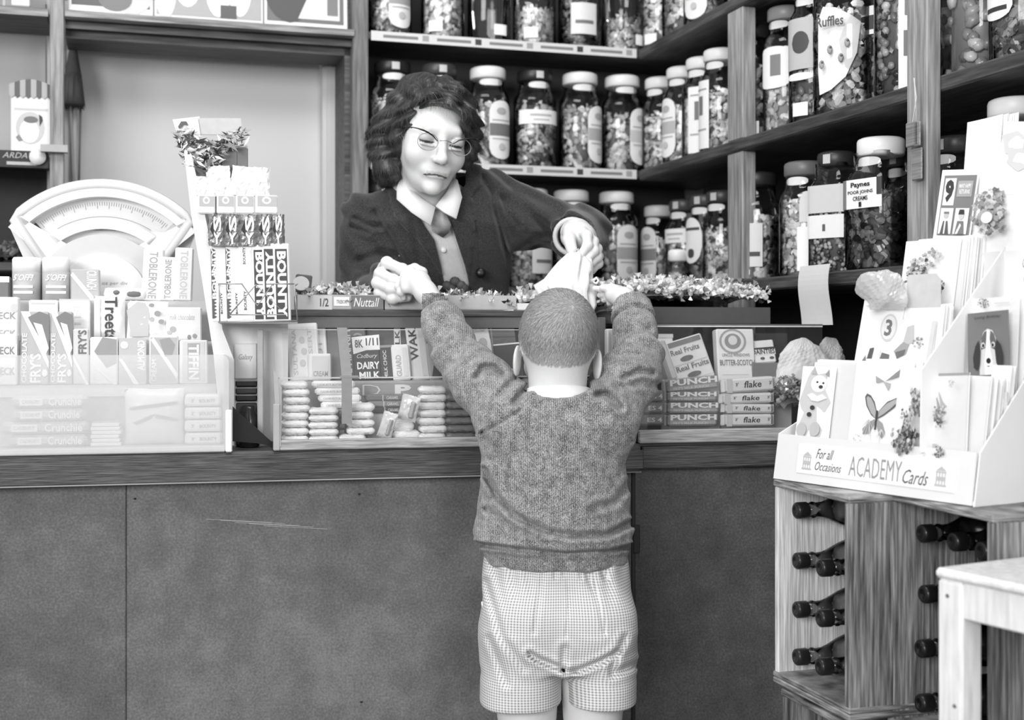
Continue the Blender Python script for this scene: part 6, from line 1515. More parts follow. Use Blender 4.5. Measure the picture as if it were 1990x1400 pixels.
# ================================================================ people
def skinmat(name, lo, hi):
    m, nt, b = new_mat(name)
    at = nd(nt, 'ShaderNodeAttribute', attribute_name='tone')
    no = nd(nt, 'ShaderNodeTexNoise', i_Scale=90.0, i_Detail=3.0); nt.links.new(coords(nt), no.inputs['Vector'])
    ad = nd(nt, 'ShaderNodeMath', operation='MULTIPLY_ADD', i_1=.06); nt.links.new(no.outputs[0], ad.inputs[0]); nt.links.new(at.outputs['Fac'], ad.inputs[2])
    nt.links.new(ramp(nt, ad.outputs[0], [(0, lo), (.5, (lo+hi)*.56), (1, hi)]), b.inputs['Base Color'])
    b.inputs['Roughness'].default_value = .5; b.inputs['Specular IOR Level'].default_value = .35
    b.inputs['Subsurface Weight'].default_value = .12; b.inputs['Subsurface Scale'].default_value = .006
    return m
def knit(name, lo, hi, ribs=520, vert=True, bump=.8):
    m, nt, b = new_mat(name)
    n1 = nd(nt, 'ShaderNodeTexNoise', i_Scale=720.0, i_Detail=2.0, i_Roughness=.7); nt.links.new(coords(nt, (1, 1, .55)), n1.inputs['Vector'])
    n2 = nd(nt, 'ShaderNodeTexNoise', i_Scale=60.0, i_Detail=3.0); nt.links.new(coords(nt), n2.inputs['Vector'])
    w = nd(nt, 'ShaderNodeTexWave', i_Scale=ribs/6.28, i_Distortion=2.0, bands_direction='X'); w.inputs['Detail Scale'].default_value = 3; nt.links.new(coords(nt), w.inputs['Vector'])
    a = nd(nt, 'ShaderNodeMath', operation='MULTIPLY_ADD', i_1=.35); nt.links.new(n2.outputs[0], a.inputs[0]); nt.links.new(n1.outputs[0], a.inputs[2])
    a2 = nd(nt, 'ShaderNodeMath', operation='MULTIPLY_ADD', i_1=.10); nt.links.new(w.outputs['Fac'], a2.inputs[0]); nt.links.new(a.outputs[0], a2.inputs[2])
    nt.links.new(ramp(nt, a2.outputs[0], [(.52, lo), (.70, (lo+hi)/2), (.92, hi)]), b.inputs['Base Color'])
    bp = nd(nt, 'ShaderNodeBump', i_Strength=bump, i_Distance=.003); nt.links.new(a2.outputs[0], bp.inputs['Height']); nt.links.new(bp.outputs[0], b.inputs['Normal'])
    b.inputs['Roughness'].default_value = .95; b.inputs['Specular IOR Level'].default_value = .1
    b.inputs['Sheen Weight'].default_value = .3
    return m
def cloth(name, s, var=.2, scale=500, bump=.3):
    m, nt, b = new_mat(name)
    no = nd(nt, 'ShaderNodeTexNoise', i_Scale=float(scale), i_Detail=3.0); nt.links.new(coords(nt), no.inputs['Vector'])
    nt.links.new(ramp(nt, no.outputs[0], [(.35, s*(1-var)), (.5, s), (.65, s*(1+var))]), b.inputs['Base Color'])
    bp = nd(nt, 'ShaderNodeBump', i_Strength=bump, i_Distance=.001); nt.links.new(no.outputs[0], bp.inputs['Height']); nt.links.new(bp.outputs[0], b.inputs['Normal'])
    b.inputs['Roughness'].default_value = .9; b.inputs['Specular IOR Level'].default_value = .15; b.inputs['Sheen Weight'].default_value = .25
    return m
def gingham():
    m, nt, b = new_mat('small_check_cotton')
    at = nd(nt, 'ShaderNodeAttribute', attribute_name='wrap'); sx = nd(nt, 'ShaderNodeSeparateXYZ'); nt.links.new(at.outputs['Vector'], sx.inputs[0])
    outs = []
    for k in (0, 1):
        mu = nd(nt, 'ShaderNodeMath', operation='MULTIPLY', i_1=2*PI/.0047); nt.links.new(sx.outputs[k], mu.inputs[0])
        si = nd(nt, 'ShaderNodeMath', operation='SINE'); nt.links.new(mu.outputs[0], si.inputs[0])
        gt = nd(nt, 'ShaderNodeMapRange'); gt.inputs[1].default_value = -.35; gt.inputs[2].default_value = .35; nt.links.new(si.outputs[0], gt.inputs[0]); outs.append(gt.outputs[0])
    a = nd(nt, 'ShaderNodeMath', operation='ADD'); nt.links.new(outs[0], a.inputs[0]); nt.links.new(outs[1], a.inputs[1])
    hf = nd(nt, 'ShaderNodeMath', operation='MULTIPLY', i_1=.5); nt.links.new(a.outputs[0], hf.inputs[0])
    nt.links.new(ramp(nt, hf.outputs[0], [(0, 226), (.5, 198), (1, 142)]), b.inputs['Base Color'])
    b.inputs['Roughness'].default_value = .85; b.inputs['Specular IOR Level'].default_value = .2
    return m
V3 = lambda px, py, Y: tuple(P(px, py, Y))
def zc(x, pts, Y):                                    # crease curve: pixel points -> z(x)
    a = np.array([(P(px, py, Y).x, P(px, py, Y).z) for px, py in pts]); return np.interp(x, a[:, 0], a[:, 1])
def crease(X, Y, Z, D, pts, Yr, depth, width, side=-1, yc=2.34, fade=.02):
    xs = [P(px, py, Yr).x for px, py in pts]
    m = 1/(1+np.exp(-(X-xs[0])/fade*3))*1/(1+np.exp((X-xs[-1])/fade*3))
    m = m*(1/(1+np.exp(side*-1*(Y-yc)*120)) if side < 0 else 1)
    q = (Z-zc(X, pts, Yr))/width
    return D+depth*np.exp(-q*q)*m-depth*.35*np.exp(-(q+1.8)**2)*m-depth*.35*np.exp(-(q-1.8)**2)*m

# ---------------------------------------------------------------- the boy
boy = thing('person', 'small boy seen from behind in grey sweater and checked shorts, arms raised', 'person', P(1085, 1815, 2.34)*1.0)
boy.location = (P(1085, 900, 2.34).x, 2.34, 0)
BO = np.array(boy.location)
YB = 2.34
bx = lambda px: (px-CX)/F*YB
bz = lambda py: EYE-(py-CY)/F*YB
SL, EL, WL = V3(990, 806, 2.335), V3(893, 694, 2.455), V3(833, 577, 2.555)
SR, ER, WR = V3(1182, 806, 2.335), V3(1240, 696, 2.455), V3(1228, 594, 2.555)
MHB = Matrix.Translation(P(1084, 684, 2.355)) @ Matrix.Rotation(R(2), 4, 'X') @ Matrix.Rotation(R(3), 4, 'Y') @ Matrix.Scale(1.0, 4)
SK = skinmat('boy_skin', 60, 226)
def sub(V): return V-BO
def shift(p): return (p[0]-BO, p[1])
bp_ = []
Fh = Field(P(985, 780, 2.20), P(1185, 540, 2.50), .0022); Fh = Field((bx(985), 2.22, bz(795)), (bx(1185), 2.50, bz(545)), .0022)
d = head_field(Fh, MHB, child=True)
d = smin(d, d_cone(Fh.X, Fh.Y, Fh.Z, (bx(1086), 2.328, bz(715)), (bx(1085), 2.335, bz(785)), .044, .048), .02)
Fh.D = d; HV, HF = skin_mesh(Fh); bp_.append((HV, HF))
Ft = Field((bx(925), 2.22, bz(1420)), (bx(1245), 2.46, bz(760)), .006)
X, Y, Z = Ft.X, Ft.Y, Ft.Z
d = d_loft(X, Y, Z, [(bz(1270), bx(1088), 2.345, .115, .085), (bz(1180), bx(1085), 2.34, .118, .088), (bz(1080), bx(1082), 2.345, .105, .075), (bz(960), bx(1082), 2.345, .108, .072), (bz(850), bx(1084), 2.345, .112, .07), (bz(790), bx(1085), 2.34, .085, .055), (bz(765), bx(1085), 2.335, .05, .045)])
for s in (-1, 1):
    d = smin(d, d_loft(X, Y, Z, [(bz(1420), bx(1088)+s*.060, 2.345, .052, .058), (bz(1250), bx(1088)+s*.064, 2.345, .062, .07)]), .02)
Ft.D = d; bp_.append(skin_mesh(Ft))
Fl = Field((bx(955), 2.20, 0.0), (bx(1220), 2.56, bz(1410)), .006); X, Y, Z = Fl.X, Fl.Y, Fl.Z; d = None
for s in (-1, 1):
    c = bx(1088)+s*.060
    e = d_loft(X, Y, Z, [(.03, c, 2.335, .028, .032), (.10, c, 2.335, .029, .034), (.20, c, 2.335, .044, .05), (.27, c, 2.34, .042, .047), (.30, c, 2.345, .045, .050), (bz(1400), c, 2.345, .051, .058)], .01)
    e = smin(e, d_cone(X, Y, Z, (c, 2.325, .035), (c+s*.012, 2.46, .028), .026, .022), .02)
    d = e if d is None else np.minimum(d, e)
Fl.D = d; bp_.append(skin_mesh(Fl))
# left hand, its fingers tucked into the woman's
Fk = Field((P(755, 500, 2.6).x, 2.50, P(800, 625, 2.55).z), (P(880, 500, 2.55).x, 2.66, P(800, 495, 2.6).z), .0016)
fing = [[V3(798, 528, 2.588), V3(786, 536, 2.602), V3(786, 552, 2.606)], [V3(791, 538, 2.582), V3(778, 546, 2.596), V3(779, 562, 2.602)],
        [V3(787, 549, 2.576), V3(775, 557, 2.588), V3(778, 571, 2.596)], [V3(789, 561, 2.570), V3(779, 568, 2.580), V3(784, 579, 2.588)]]
Fk.D = smin(hand(Fk, [(V3(842, 588, 2.545), .021), (V3(827, 568, 2.56), .0215), (V3(812, 549, 2.575), .0215), (V3(803, 545, 2.58), .020)], fing, [V3(820, 530, 2.59), V3(806, 522, 2.605), V3(793, 524, 2.615)], rf=.0078),
            d_ell(Fk.X, Fk.Y, Fk.Z, V3(812, 549, 2.577), (.023, .018, .022)), .01)
bp_.append(skin_mesh(Fk))
# right hand, flat with the fingers pointing at the bag
Fk = Field((P(1140, 500, 2.62).x, 2.50, P(1200, 625, 2.55).z), (P(1262, 500, 2.6).x, 2.68, P(1200, 535, 2.6).z), .0016)
fing = [[V3(1187, 566, 2.60), V3(1172, 563, 2.61), V3(1157, 561, 2.612)], [V3(1186, 571, 2.60), V3(1174, 572, 2.614), V3(1166, 574, 2.622)],
        [V3(1190, 576, 2.60), V3(1181, 579, 2.612), V3(1174, 583, 2.618)], [V3(1196, 582, 2.598), V3(1189, 586, 2.607), V3(1184, 590, 2.612)]]
Fk.D = hand(Fk, [(V3(1226, 594, 2.55), .023), (V3(1213, 580, 2.57), .021), (V3(1196, 574, 2.59), .019)], fing, [V3(1205, 566, 2.585), V3(1190, 561, 2.592), V3(1172, 560, 2.594)], rf=.0072)
bp_.append(skin_mesh(Fk))
Fa = Field((P(820, 500, 2.55).x, 2.28, P(1000, 840, 2.3).z), (P(1270, 500, 2.55).x, 2.60, P(1000, 555, 2.55).z), .007); X, Y, Z = Fa.X, Fa.Y, Fa.Z
Fa.D = np.minimum(d_chain(X, Y, Z, [SL, EL, WL], [.035, .03, .021], .01), d_chain(X, Y, Z, [SR, ER, WR], [.035, .03, .021], .01)); bp_.append(skin_mesh(Fa))
def boy_tone(V):
    t = np.full(len(V), .85); W = np.array(MHB.inverted()); L = (V+BO) @ W[:3, :3].T+W[:3, 3]
    head = L[:, 2] > -.2
    lips = (np.abs(L[:, 0]) < .02) & (np.abs(L[:, 2]+.068) < .008) & (L[:, 1] > .084); t[lips] = .55
    for s in (-1, 1):
        eye = ((L[:, 0]-s*.031)**2+(L[:, 2]+.001)**2 < .0062**2) & (L[:, 1] > .082); t[eye] = .08
        brow = (np.abs(L[:, 0]-s*.031) < .015) & (np.abs(L[:, 2]-.021) < .0022) & (L[:, 1] > .07); t[brow] = .45
    return t
mesh_obj('body', [shift(p) for p in bp_], SK, boy, boy_tone)
# hair: cropped, radiating from the crown whorl
Fc = Field((bx(990), 2.23, bz(745)), (bx(1180), 2.47, bz(548)), .0024)
lx, ly, lz = Fc.local(MHB)
dc = d_ell(lx, ly, lz, (0, -.012, .030), (.0722, .0880, .0860))
hl = lz-.020*(np.abs(lx)/.07)**2*(ly < -.02)-np.interp(ly, [-.11, -.06, -.02, .01, .05, .09], [-.028, -.029, -.012, .004, .05, .07])
dc = smax(dc, -hl, .006)
Fc.D = dc; CV, CF = skin_mesh(Fc)
HAIRB = tone_mat('boy_hair', 72, 214, .5, 0, .4)
WH_ = np.array(P(1112, 602, 2.28))
def flow_b(p):
    v = p-WH_; r = np.linalg.norm(v, axis=1)[:, None]+1e-6
    sw = np.cross(v, np.array([0, -1.0, 0])); return v/r+sw/r*.35*np.exp(-r/.03)+np.array([0, 0, -.35])
CN = normals_of(CV, CF)
inv = np.array(MHB.inverted()); Lc = CV @ inv[:3, :3].T+inv[:3, 3]
rim = .020*(np.abs(Lc[:, 0])/.07)**2*(Lc[:, 1] < -.02)+np.interp(Lc[:, 1], [-.11, -.06, -.02, .01, .05, .09], [-.032, -.034, -.006, .008, .05, .07])
SV, SF, ST = strands('hair', CV, CN, flow_b, 30000, .0115, .0006, None, None, 3, .0012, mask=(Lc[:, 2] > rim+.004) & (np.random.default_rng(4).random(len(CV)) < np.clip((Lc[:, 2]-rim)/.045, .05, 1)), jitter=.14)
nb = len(CV)
def hair_tone(V):
    r = np.linalg.norm(V[:nb]+BO-WH_, axis=1); base = .36+.25*np.exp(-(r/.028)**2)+.06*wob(*(V[:nb]*1.0).T, 300); base = base+.64*np.clip(1-(Lc[:, 2]-rim)/.040, 0, 1)
    LS = SV @ inv[:3, :3].T+inv[:3, 3]; rs_ = np.interp(LS[:, 1], [-.11, -.06, -.02, .01, .05, .09], [-.032, -.034, -.006, .008, .05, .07])
    return np.concatenate([base, .24+.48*ST+.62*np.clip(1-(LS[:, 2]-rs_)/.048, 0, 1)**1.3])
mesh_obj('hair', [(CV-BO, CF), (SV-BO, SF)], HAIRB, boy, hair_tone)
# shirt collar
m = MB().mat(G(232, .7, var=.01)); m.smooth = True
n = 26; vs_ = []
for j, (py_, dr) in enumerate(((744, -.0025), (744, .0), (768, .0025), (782, .003), (782, -.004))):
    for i in range(n+1):
        a = -PI*1.02+PI*2.04*i/n-PI/2; rr = .0555+dr
        dip = 4*math.cos(a+PI/2)
        zz = bz(py_+ (5 if j < 2 else 0) - (3*math.cos((a+PI/2)) if j < 2 else 0)) - .010*(1-math.cos(a+PI/2))*.6
        vs_.append((bx(1085)+rr*math.cos(a)*1.03-BO[0], 2.333+rr*math.sin(a)-BO[1], zz))
m.add(vs_, [(j*(n+1)+i, j*(n+1)+i+1, (j+1)*(n+1)+i+1, (j+1)*(n+1)+i) for j in range(4) for i in range(n)])
tag(m.build('shirt_collar', boy), 'white shirt collar')
# sweater
Fs = Field((P(822, 500, 2.56).x, 2.215, bz(1108)), (P(1302, 500, 2.5).x, 2.61, P(1000, 545, 2.55).z), .0036); X, Y, Z = Fs.X, Fs.Y, Fs.Z
rows = []
for py_, xl, xr, ry in ((1096, 943, 1220, .096), (1078, 940, 1220, .097), (1068, 936, 1220, .097), (1054, 927, 1226, .106), (1034, 922, 1230, .108), (1002, 928, 1223, .101), (950, 934, 1220, .095), (900, 936, 1217, .092), (860, 940, 1222, .090), (820, 958, 1208, .084), (795, 985, 1190, .074), (778, 1006, 1166, .072), (767, 1016, 1156, .069)):
    rows.append((bz(py_), bx((xl+xr)/2), 2.34, (xr-xl)/2/F*YB, ry))
d = d_loft(X, Y, Z, rows, .010, 2.15)
for S_, E_, W_ in ((SL, EL, WL), (SR, ER, WR)):
    S_, E_, W_ = map(np.array, (S_, E_, W_))
    e = d_chain(X, Y, Z, [S_, S_*.45+E_*.55, E_, E_*.45+W_*.55, W_], [.056, .055, .046, .038, .032], .02)
    ax_ = (W_-E_)/np.linalg.norm(W_-E_)
    s_ = (X-W_[0])*ax_[0]+(Y-W_[1])*ax_[1]+(Z-W_[2])*ax_[2]
    e += .0035*np.sin(s_*95+2.2*np.sin(X*40+Z*30))*np.clip(-s_/.06-1.0, 0, 1)*np.clip((s_+.30)/.1, 0, 1)
    d = smin(d, e, .045)
    c = d_cone(X, Y, Z, W_-ax_*.032, W_+ax_*.004, .0425, .0385); c = smax(c, s_-.004, .004); c = smax(c, -(s_+.036), .004)
    d = smax(d, s_-.002, .003) if False else np.where(s_ > -.02, smax(d, s_-.0, .003), d)
    cr = np.sqrt(np.maximum((X-W_[0])**2+(Y-W_[1])**2+(Z-W_[2])**2-s_**2, 0))
    rib = .0008*np.sin(np.arctan2(Z-W_[2], X-W_[0])*34)
    d = np.minimum(d, c+rib)
    d = np.where((np.abs(s_+.040) < .012) & (cr < .07), d+.009*np.exp(-((s_+.0405)/.0032)**2), d)
    d = smax(d, -np.maximum(cr-.028, np.abs(s_-.004)-.02), .003)         # open cuff
for pts, dp_, w_, ym in (([(940, 915), (965, 965), (1000, 1002), (1050, 1030), (1110, 1043), (1180, 1040), (1226, 1018)], .012, .0055, 2.33), ([(924, 1058), (1000, 1068), (1100, 1077), (1180, 1073), (1228, 1062)], .012, .0038, 2.40),
        ([(945, 990), (1000, 1030), (1045, 1046)], .006, .005, 2.33), ([(1150, 990), (1195, 978), (1224, 940)], .007, .006, 2.33),
        ([(926, 733), (938, 716), (958, 714), (975, 728)], .013, .0055, 2.42), ([(1000, 783), (1016, 760), (1034, 750)], .012, .0050, 2.40), ([(968, 770), (985, 752), (1000, 738)], .006, .005, 2.40),
        ([(1160, 768), (1180, 766), (1198, 784), (1206, 792)], .013, .0055, 2.40), ([(1212, 735), (1240, 722), (1268, 726)], .011, .0050, 2.42), ([(1200, 752), (1250, 744), (1285, 752)], .006, .006, 2.42),
        ([(872, 640), (905, 652)], .004, .006, 2.5), ([(856, 668), (900, 690)], .005, .006, 2.5), ([(1205, 650), (1262, 640)], .004, .006, 2.5), ([(1200, 690), (1240, 690)], .005, .006, 2.5),
        ([(935, 842), (985, 815), (1010, 800)], .0045, .003, 2.35), ([(1190, 800), (1212, 830), (1228, 858)], .0045, .003, 2.35), ([(948, 870), (935, 820)], .004, .006, 2.36)):
    d = fold(X, Y, Z, d, pts, dp_, w_, ym)
d += .0028*wob(X, Y, Z, 34, 1.0)+.0015*wob(X, Y, Z, 85, 2.0)
d = smax(d, -smax(d_cone(X, Y, Z, (bx(1085), 2.333, bz(790)), (bx(1085), 2.333, bz(700)), .0585, .0585), bz(772)-Z, .002), .003)
Fs.D = d; V_, Q_ = skin_mesh(Fs)
tag(mesh_obj('sweater', [(V_-BO, Q_)], knit('heather_knit', 54, 190), boy), 'heathered grey knitted sweater')
# shorts
Fs = Field((bx(905), 2.21, bz(1385)), (bx(1258), 2.475, bz(1068)), .0034); X, Y, Z = Fs.X, Fs.Y, Fs.Z
hips = d_loft(X, Y, Z, [(bz(1292), bx(1086), 2.345, .140, .094), (bz(1240), bx(1083), 2.342, .1425, .096), (bz(1180), bx(1081), 2.34, .1415, .095), (bz(1130), bx(1081), 2.342, .136, .092), (bz(1085), bx(1081), 2.343, .128, .088), (bz(1070), bx(1081), 2.343, .124, .085)], .012, 2.2)
d = hips
legs_ = None
for s, (xl, xr), (hl_, hr_) in ((-1, (944, 1096), (931, 1093)), (1, (1096, 1226), (1097, 1237))):
    e = d_loft(X, Y, Z, [(bz(1362 if s < 0 else 1358), bx((hl_+hr_)/2), 2.345, (hr_-hl_)/2/F*YB, .092), (bz(1320), bx((hl_+hr_)/2), 2.345, (hr_-hl_)/2/F*YB*1.0, .093), (bz(1230), bx((xl+xr)/2), 2.345, (xr-xl)/2/F*YB, .092)], .004, 2.3)
    legs_ = e if legs_ is None else smin(legs_, e, .003)
d = smin(hips, legs_, .014)
for px_, py_ in ((1022, 1205), (1158, 1200)): d = smin(d, d_ell(X, Y, Z, (bx(px_), 2.287, bz(py_)), (.060, .046, .068)), .035)
d = d
for pts, dp_, w_ in (([(1030, 1272), (1045, 1282), (1070, 1292), (1094, 1302)], .0095, .0048), ([(1100, 1308), (1130, 1302), (1170, 1286), (1200, 1268)], .0065, .0048), ([(1098, 1262), (1095, 1300)], .006, .006),
        ([(1102, 1100), (1106, 1180), (1100, 1240)], .0028, .0022), ([(1058, 1098), (1050, 1150), (1038, 1230)], .003, .004), ([(1132, 1098), (1160, 1160), (1176, 1230)], .003, .004), ([(945, 1130), (975, 1240), (1020, 1300)], .0035, .006),
        ([(1240, 1290), (1190, 1312)], .005, .006), ([(1215, 1240), (1195, 1285), (1190, 1300)], .004, .006), ([(950, 1240), (985, 1330)], .003, .006), ([(1078, 1096), (1079, 1125)], .004, .003), ([(1095, 1096), (1096, 1118)], .004, .003), ([(1125, 1096), (1130, 1125)], .004, .003), ([(1160, 1094), (1178, 1125)], .0035, .004)):
    d = fold(X, Y, Z, d, pts, dp_, w_, 2.33)
d += .0030*np.sin((X-bx(1085))*150+1.5*np.sin(Z*30)+2*np.sin(X*40))*np.clip((Z-bz(1170))/.08, 0, 1)+.0022*wob(X, Y, Z, 38, 3)
d = smax(d, -d_ell(X, Y, Z, (bx(924), 2.33, bz(1172)), (.012, .03, .03)), .01)
for s in (-1, 1): d = smax(d, -d_cone(X, Y, Z, (bx(1088)+s*.064, 2.345, bz(1400)), (bx(1088)+s*.064, 2.345, bz(1345)), .064, .060), .004)
Fs.D = d; V_, Q_ = skin_mesh(Fs)
o = mesh_obj('shorts', [(V_-BO, Q_)], gingham(), boy); tag(o, 'pale small-checked short trousers')
N_ = normals_of(V_, Q_)
wr_ = np.zeros((len(V_), 3)); ang_ = np.arctan2(V_[:, 0]-bx(1085), -(V_[:, 1]-2.36)); wr_[:, 0] = ang_*.125; wr_[:, 1] = V_[:, 2]; 
at = o.data.attributes.new('wrap', 'FLOAT_VECTOR', 'POINT')
nv_ = len(o.data.vertices); at.data.foreach_set('vector', wr_[:nv_].astype(np.float32).ravel())
m = MB().mat(G(235, .3)); m.M = Matrix.Translation((bx(937)-BO[0], 2.315-BO[1], bz(1170))) @ Matrix.Rotation(R(80), 4, 'Y'); m.lathe([(.001, .003), (.005, .003), (.006, .0), (.001, -.001)], 12)
m.build('side_button', boy)
# socks and shoes (below the picture)
for nm, mt, z0_, z1_, g_ in (('sock', G(120, .9), .06, .27, .004),):
    for s in (-1, 1):
        Fk = Field((bx(1088)+s*.060-.07, 2.27, .05), (bx(1088)+s*.060+.07, 2.41, .285), .005); X, Y, Z = Fk.X, Fk.Y, Fk.Z; c = bx(1088)+s*.060
        Fk.D = d_loft(X, Y, Z, [(.06, c, 2.335, .034, .038), (.10, c, 2.335, .034, .039), (.20, c, 2.335, .049, .055), (.265, c, 2.34, .047, .052)], .004); a_, b_ = skin_mesh(Fk); mesh_obj(nm, [(a_-BO, b_)], mt, boy)
for s in (-1, 1):
    c = bx(1088)+s*.060; Fk = Field((c-.06, 2.27, -.004), (c+.07, 2.54, .11), .005); X, Y, Z = Fk.X, Fk.Y, Fk.Z
    e = d_cone(X, Y, Z, (c, 2.325, .04), (c+s*.012, 2.47, .03), .036, .033); e = smin(e, d_cone(X, Y, Z, (c, 2.335, .04), (c, 2.335, .08), .038, .038), .02); Fk.D = smax(e, .002-Z, .004)
    a_, b_ = skin_mesh(Fk); mesh_obj('shoe', [(a_-BO, b_)], G(35, .3), boy)

# ---------------------------------------------------------------- the woman
wom = thing('person', 'woman with wavy dark hair and spectacles in dark jacket behind the counter', 'person', (P(850, 600, 3.05).x, 3.06, 0))
WO = np.array(wom.location)
MHW = Matrix.Translation(P(838, 264, 2.79)) @ Matrix.Rotation(R(180+19), 4, 'Z') @ Matrix.Rotation(R(-15), 4, 'X') @ Matrix.Rotation(R(-7), 4, 'Y') @ Matrix.Scale(1.08, 4)
SKW = skinmat('woman_skin', 26, 220)
wp = []
c0 = P(838, 262, 2.79)
Fh = Field((c0.x-.12, 2.62, c0.z-.21), (c0.x+.12, 2.96, c0.z+.14), .0020)
Fh.D = head_field(Fh, MHW, down=1.0)
Fh.D = smin(Fh.D, d_cone(Fh.X, Fh.Y, Fh.Z, V3(838, 330, 2.84), V3(838, 400, 2.87), .05, .058), .03)
WV, WF = skin_mesh(Fh); wp.append((WV, WF))
TR = [(.78, P(860, 600, 3.06).x, 3.08, .165, .12), (.95, P(858, 600, 3.06).x, 3.06, .150, .105), (1.05, P(858, 600, 3.02).x, 3.03, .140, .100), (P(0, 560, 2.99).z, P(852, 560, 2.99).x, 2.99, .152, .105), (P(0, 490, 2.94).z, P(846, 490, 2.94).x, 2.945, .163, .112),
      (P(0, 440, 2.91).z, P(842, 440, 2.91).x, 2.915, .166, .105), (P(0, 405, 2.90).z, P(838, 405, 2.9).x, 2.90, .150, .085), (P(0, 375, 2.89).z, P(838, 375, 2.89).x, 2.89, .10, .068), (P(0, 352, 2.885).z, P(838, 352, 2.885).x, 2.885, .062, .056)]
Ft = Field((-.40, 2.75, .70), (.10, 3.26, 1.46), .007); X, Y, Z = Ft.X, Ft.Y, Ft.Z
Ft.D = d_loft(X, Y, Z, [(r[0], r[1], r[2], r[3]-.02, r[4]-.02) for r in TR]); wp.append(skin_mesh(Ft))
S1, E1, W1 = V3(722, 428, 2.90), V3(722, 572, 2.875), V3(768, 570, 2.69)
S2, E2, W2 = V3(955, 400, 2.90), V3(1136, 452, 2.97), V3(1112, 460, 2.775)
Fa = Field((-.42, 2.62, 1.08), (.22, 3.05, 1.42), .006); X, Y, Z = Fa.X, Fa.Y, Fa.Z
Fa.D = np.minimum(d_chain(X, Y, Z, [S1, E1, W1], [.045, .038, .026], .01), d_chain(X, Y, Z, [S2, E2, W2], [.045, .038, .026], .01)); wp.append(skin_mesh(Fa))
# her right hand: fingers folded over the coin and the boy's fingers
Fk = Field((P(712, 500, 2.65).x, 2.54, P(800, 615, 2.6).z), (P(815, 500, 2.65).x, 2.74, P(800, 486, 2.65).z), .0016)
fing = [[V3(748, 520, 2.665), V3(752, 511, 2.628), V3(782, 524, 2.612), V3(802, 537, 2.612)],
        [V3(741, 537, 2.668), V3(739, 532, 2.622), V3(764, 545, 2.602), V3(786, 553, 2.604)],
        [V3(739, 553, 2.668), V3(734, 550, 2.620), V3(760, 562, 2.598), V3(786, 566, 2.600)],
        [V3(744, 568, 2.665), V3(738, 569, 2.622), V3(763, 580, 2.600), V3(792, 578, 2.602)]]
Fk.D = smin(hand(Fk, [(V3(770, 572, 2.70), .026), (V3(762, 556, 2.68), .029), (V3(754, 544, 2.672), .028)], fing, [V3(768, 540, 2.67), V3(785, 534, 2.655), V3(799, 541, 2.640)], rf=.0118, k=.004),
            d_ell(Fk.X, Fk.Y, Fk.Z, V3(756, 545, 2.672), (.026, .022, .036)), .012)
wp.append(skin_mesh(Fk))
# her left hand: holding the top of the paper bag
Fk = Field((P(1078, 500, 2.7).x, 2.60, P(800, 545, 2.65).z), (P(1185, 500, 2.7).x, 2.81, P(800, 408, 2.75).z), .0016)
fing = [[V3(1127, 447, 2.715), V3(1141, 458, 2.678), V3(1142, 478, 2.664), V3(1128, 497, 2.660)],
        [V3(1138, 454, 2.722), V3(1153, 470, 2.690), V3(1154, 488, 2.672), V3(1140, 506, 2.664)],
        [V3(1145, 463, 2.730), V3(1160, 484, 2.700), V3(1160, 500, 2.684), V3(1147, 515, 2.672)],
        [V3(1149, 474, 2.736), V3(1162, 498, 2.712), V3(1162, 512, 2.698), V3(1151, 526, 2.686)]]
Fk.D = smin(hand(Fk, [(V3(1113, 452, 2.775), .027), (V3(1122, 452, 2.745), .028), (V3(1130, 460, 2.722), .027)], fing, [V3(1108, 448, 2.722), V3(1106, 466, 2.690), V3(1112, 488, 2.668)], rf=.0105, k=.004),
            d_ell(Fk.X, Fk.Y, Fk.Z, V3(1128, 462, 2.725), (.030, .026, .030)), .012)
wp.append(skin_mesh(Fk))
Fl = Field((-.35, 2.95, 0.0), (.05, 3.25, .5), .008); X, Y, Z = Fl.X, Fl.Y, Fl.Z; d = None
for s in (-1, 1):
    c = WO[0]+s*.075; e = d_loft(X, Y, Z, [(.03, c, 3.09, .034, .04), (.1, c, 3.09, .034, .04), (.3, c, 3.09, .05, .055), (.48, c, 3.08, .052, .055)], .01); e = smin(e, d_cone(X, Y, Z, (c, 3.10, .035), (c, 3.0, .03), .032, .03), .02); d = e if d is None else np.minimum(d, e)
Fl.D = d; wp.append(skin_mesh(Fl))
IW = np.array(MHW.inverted())
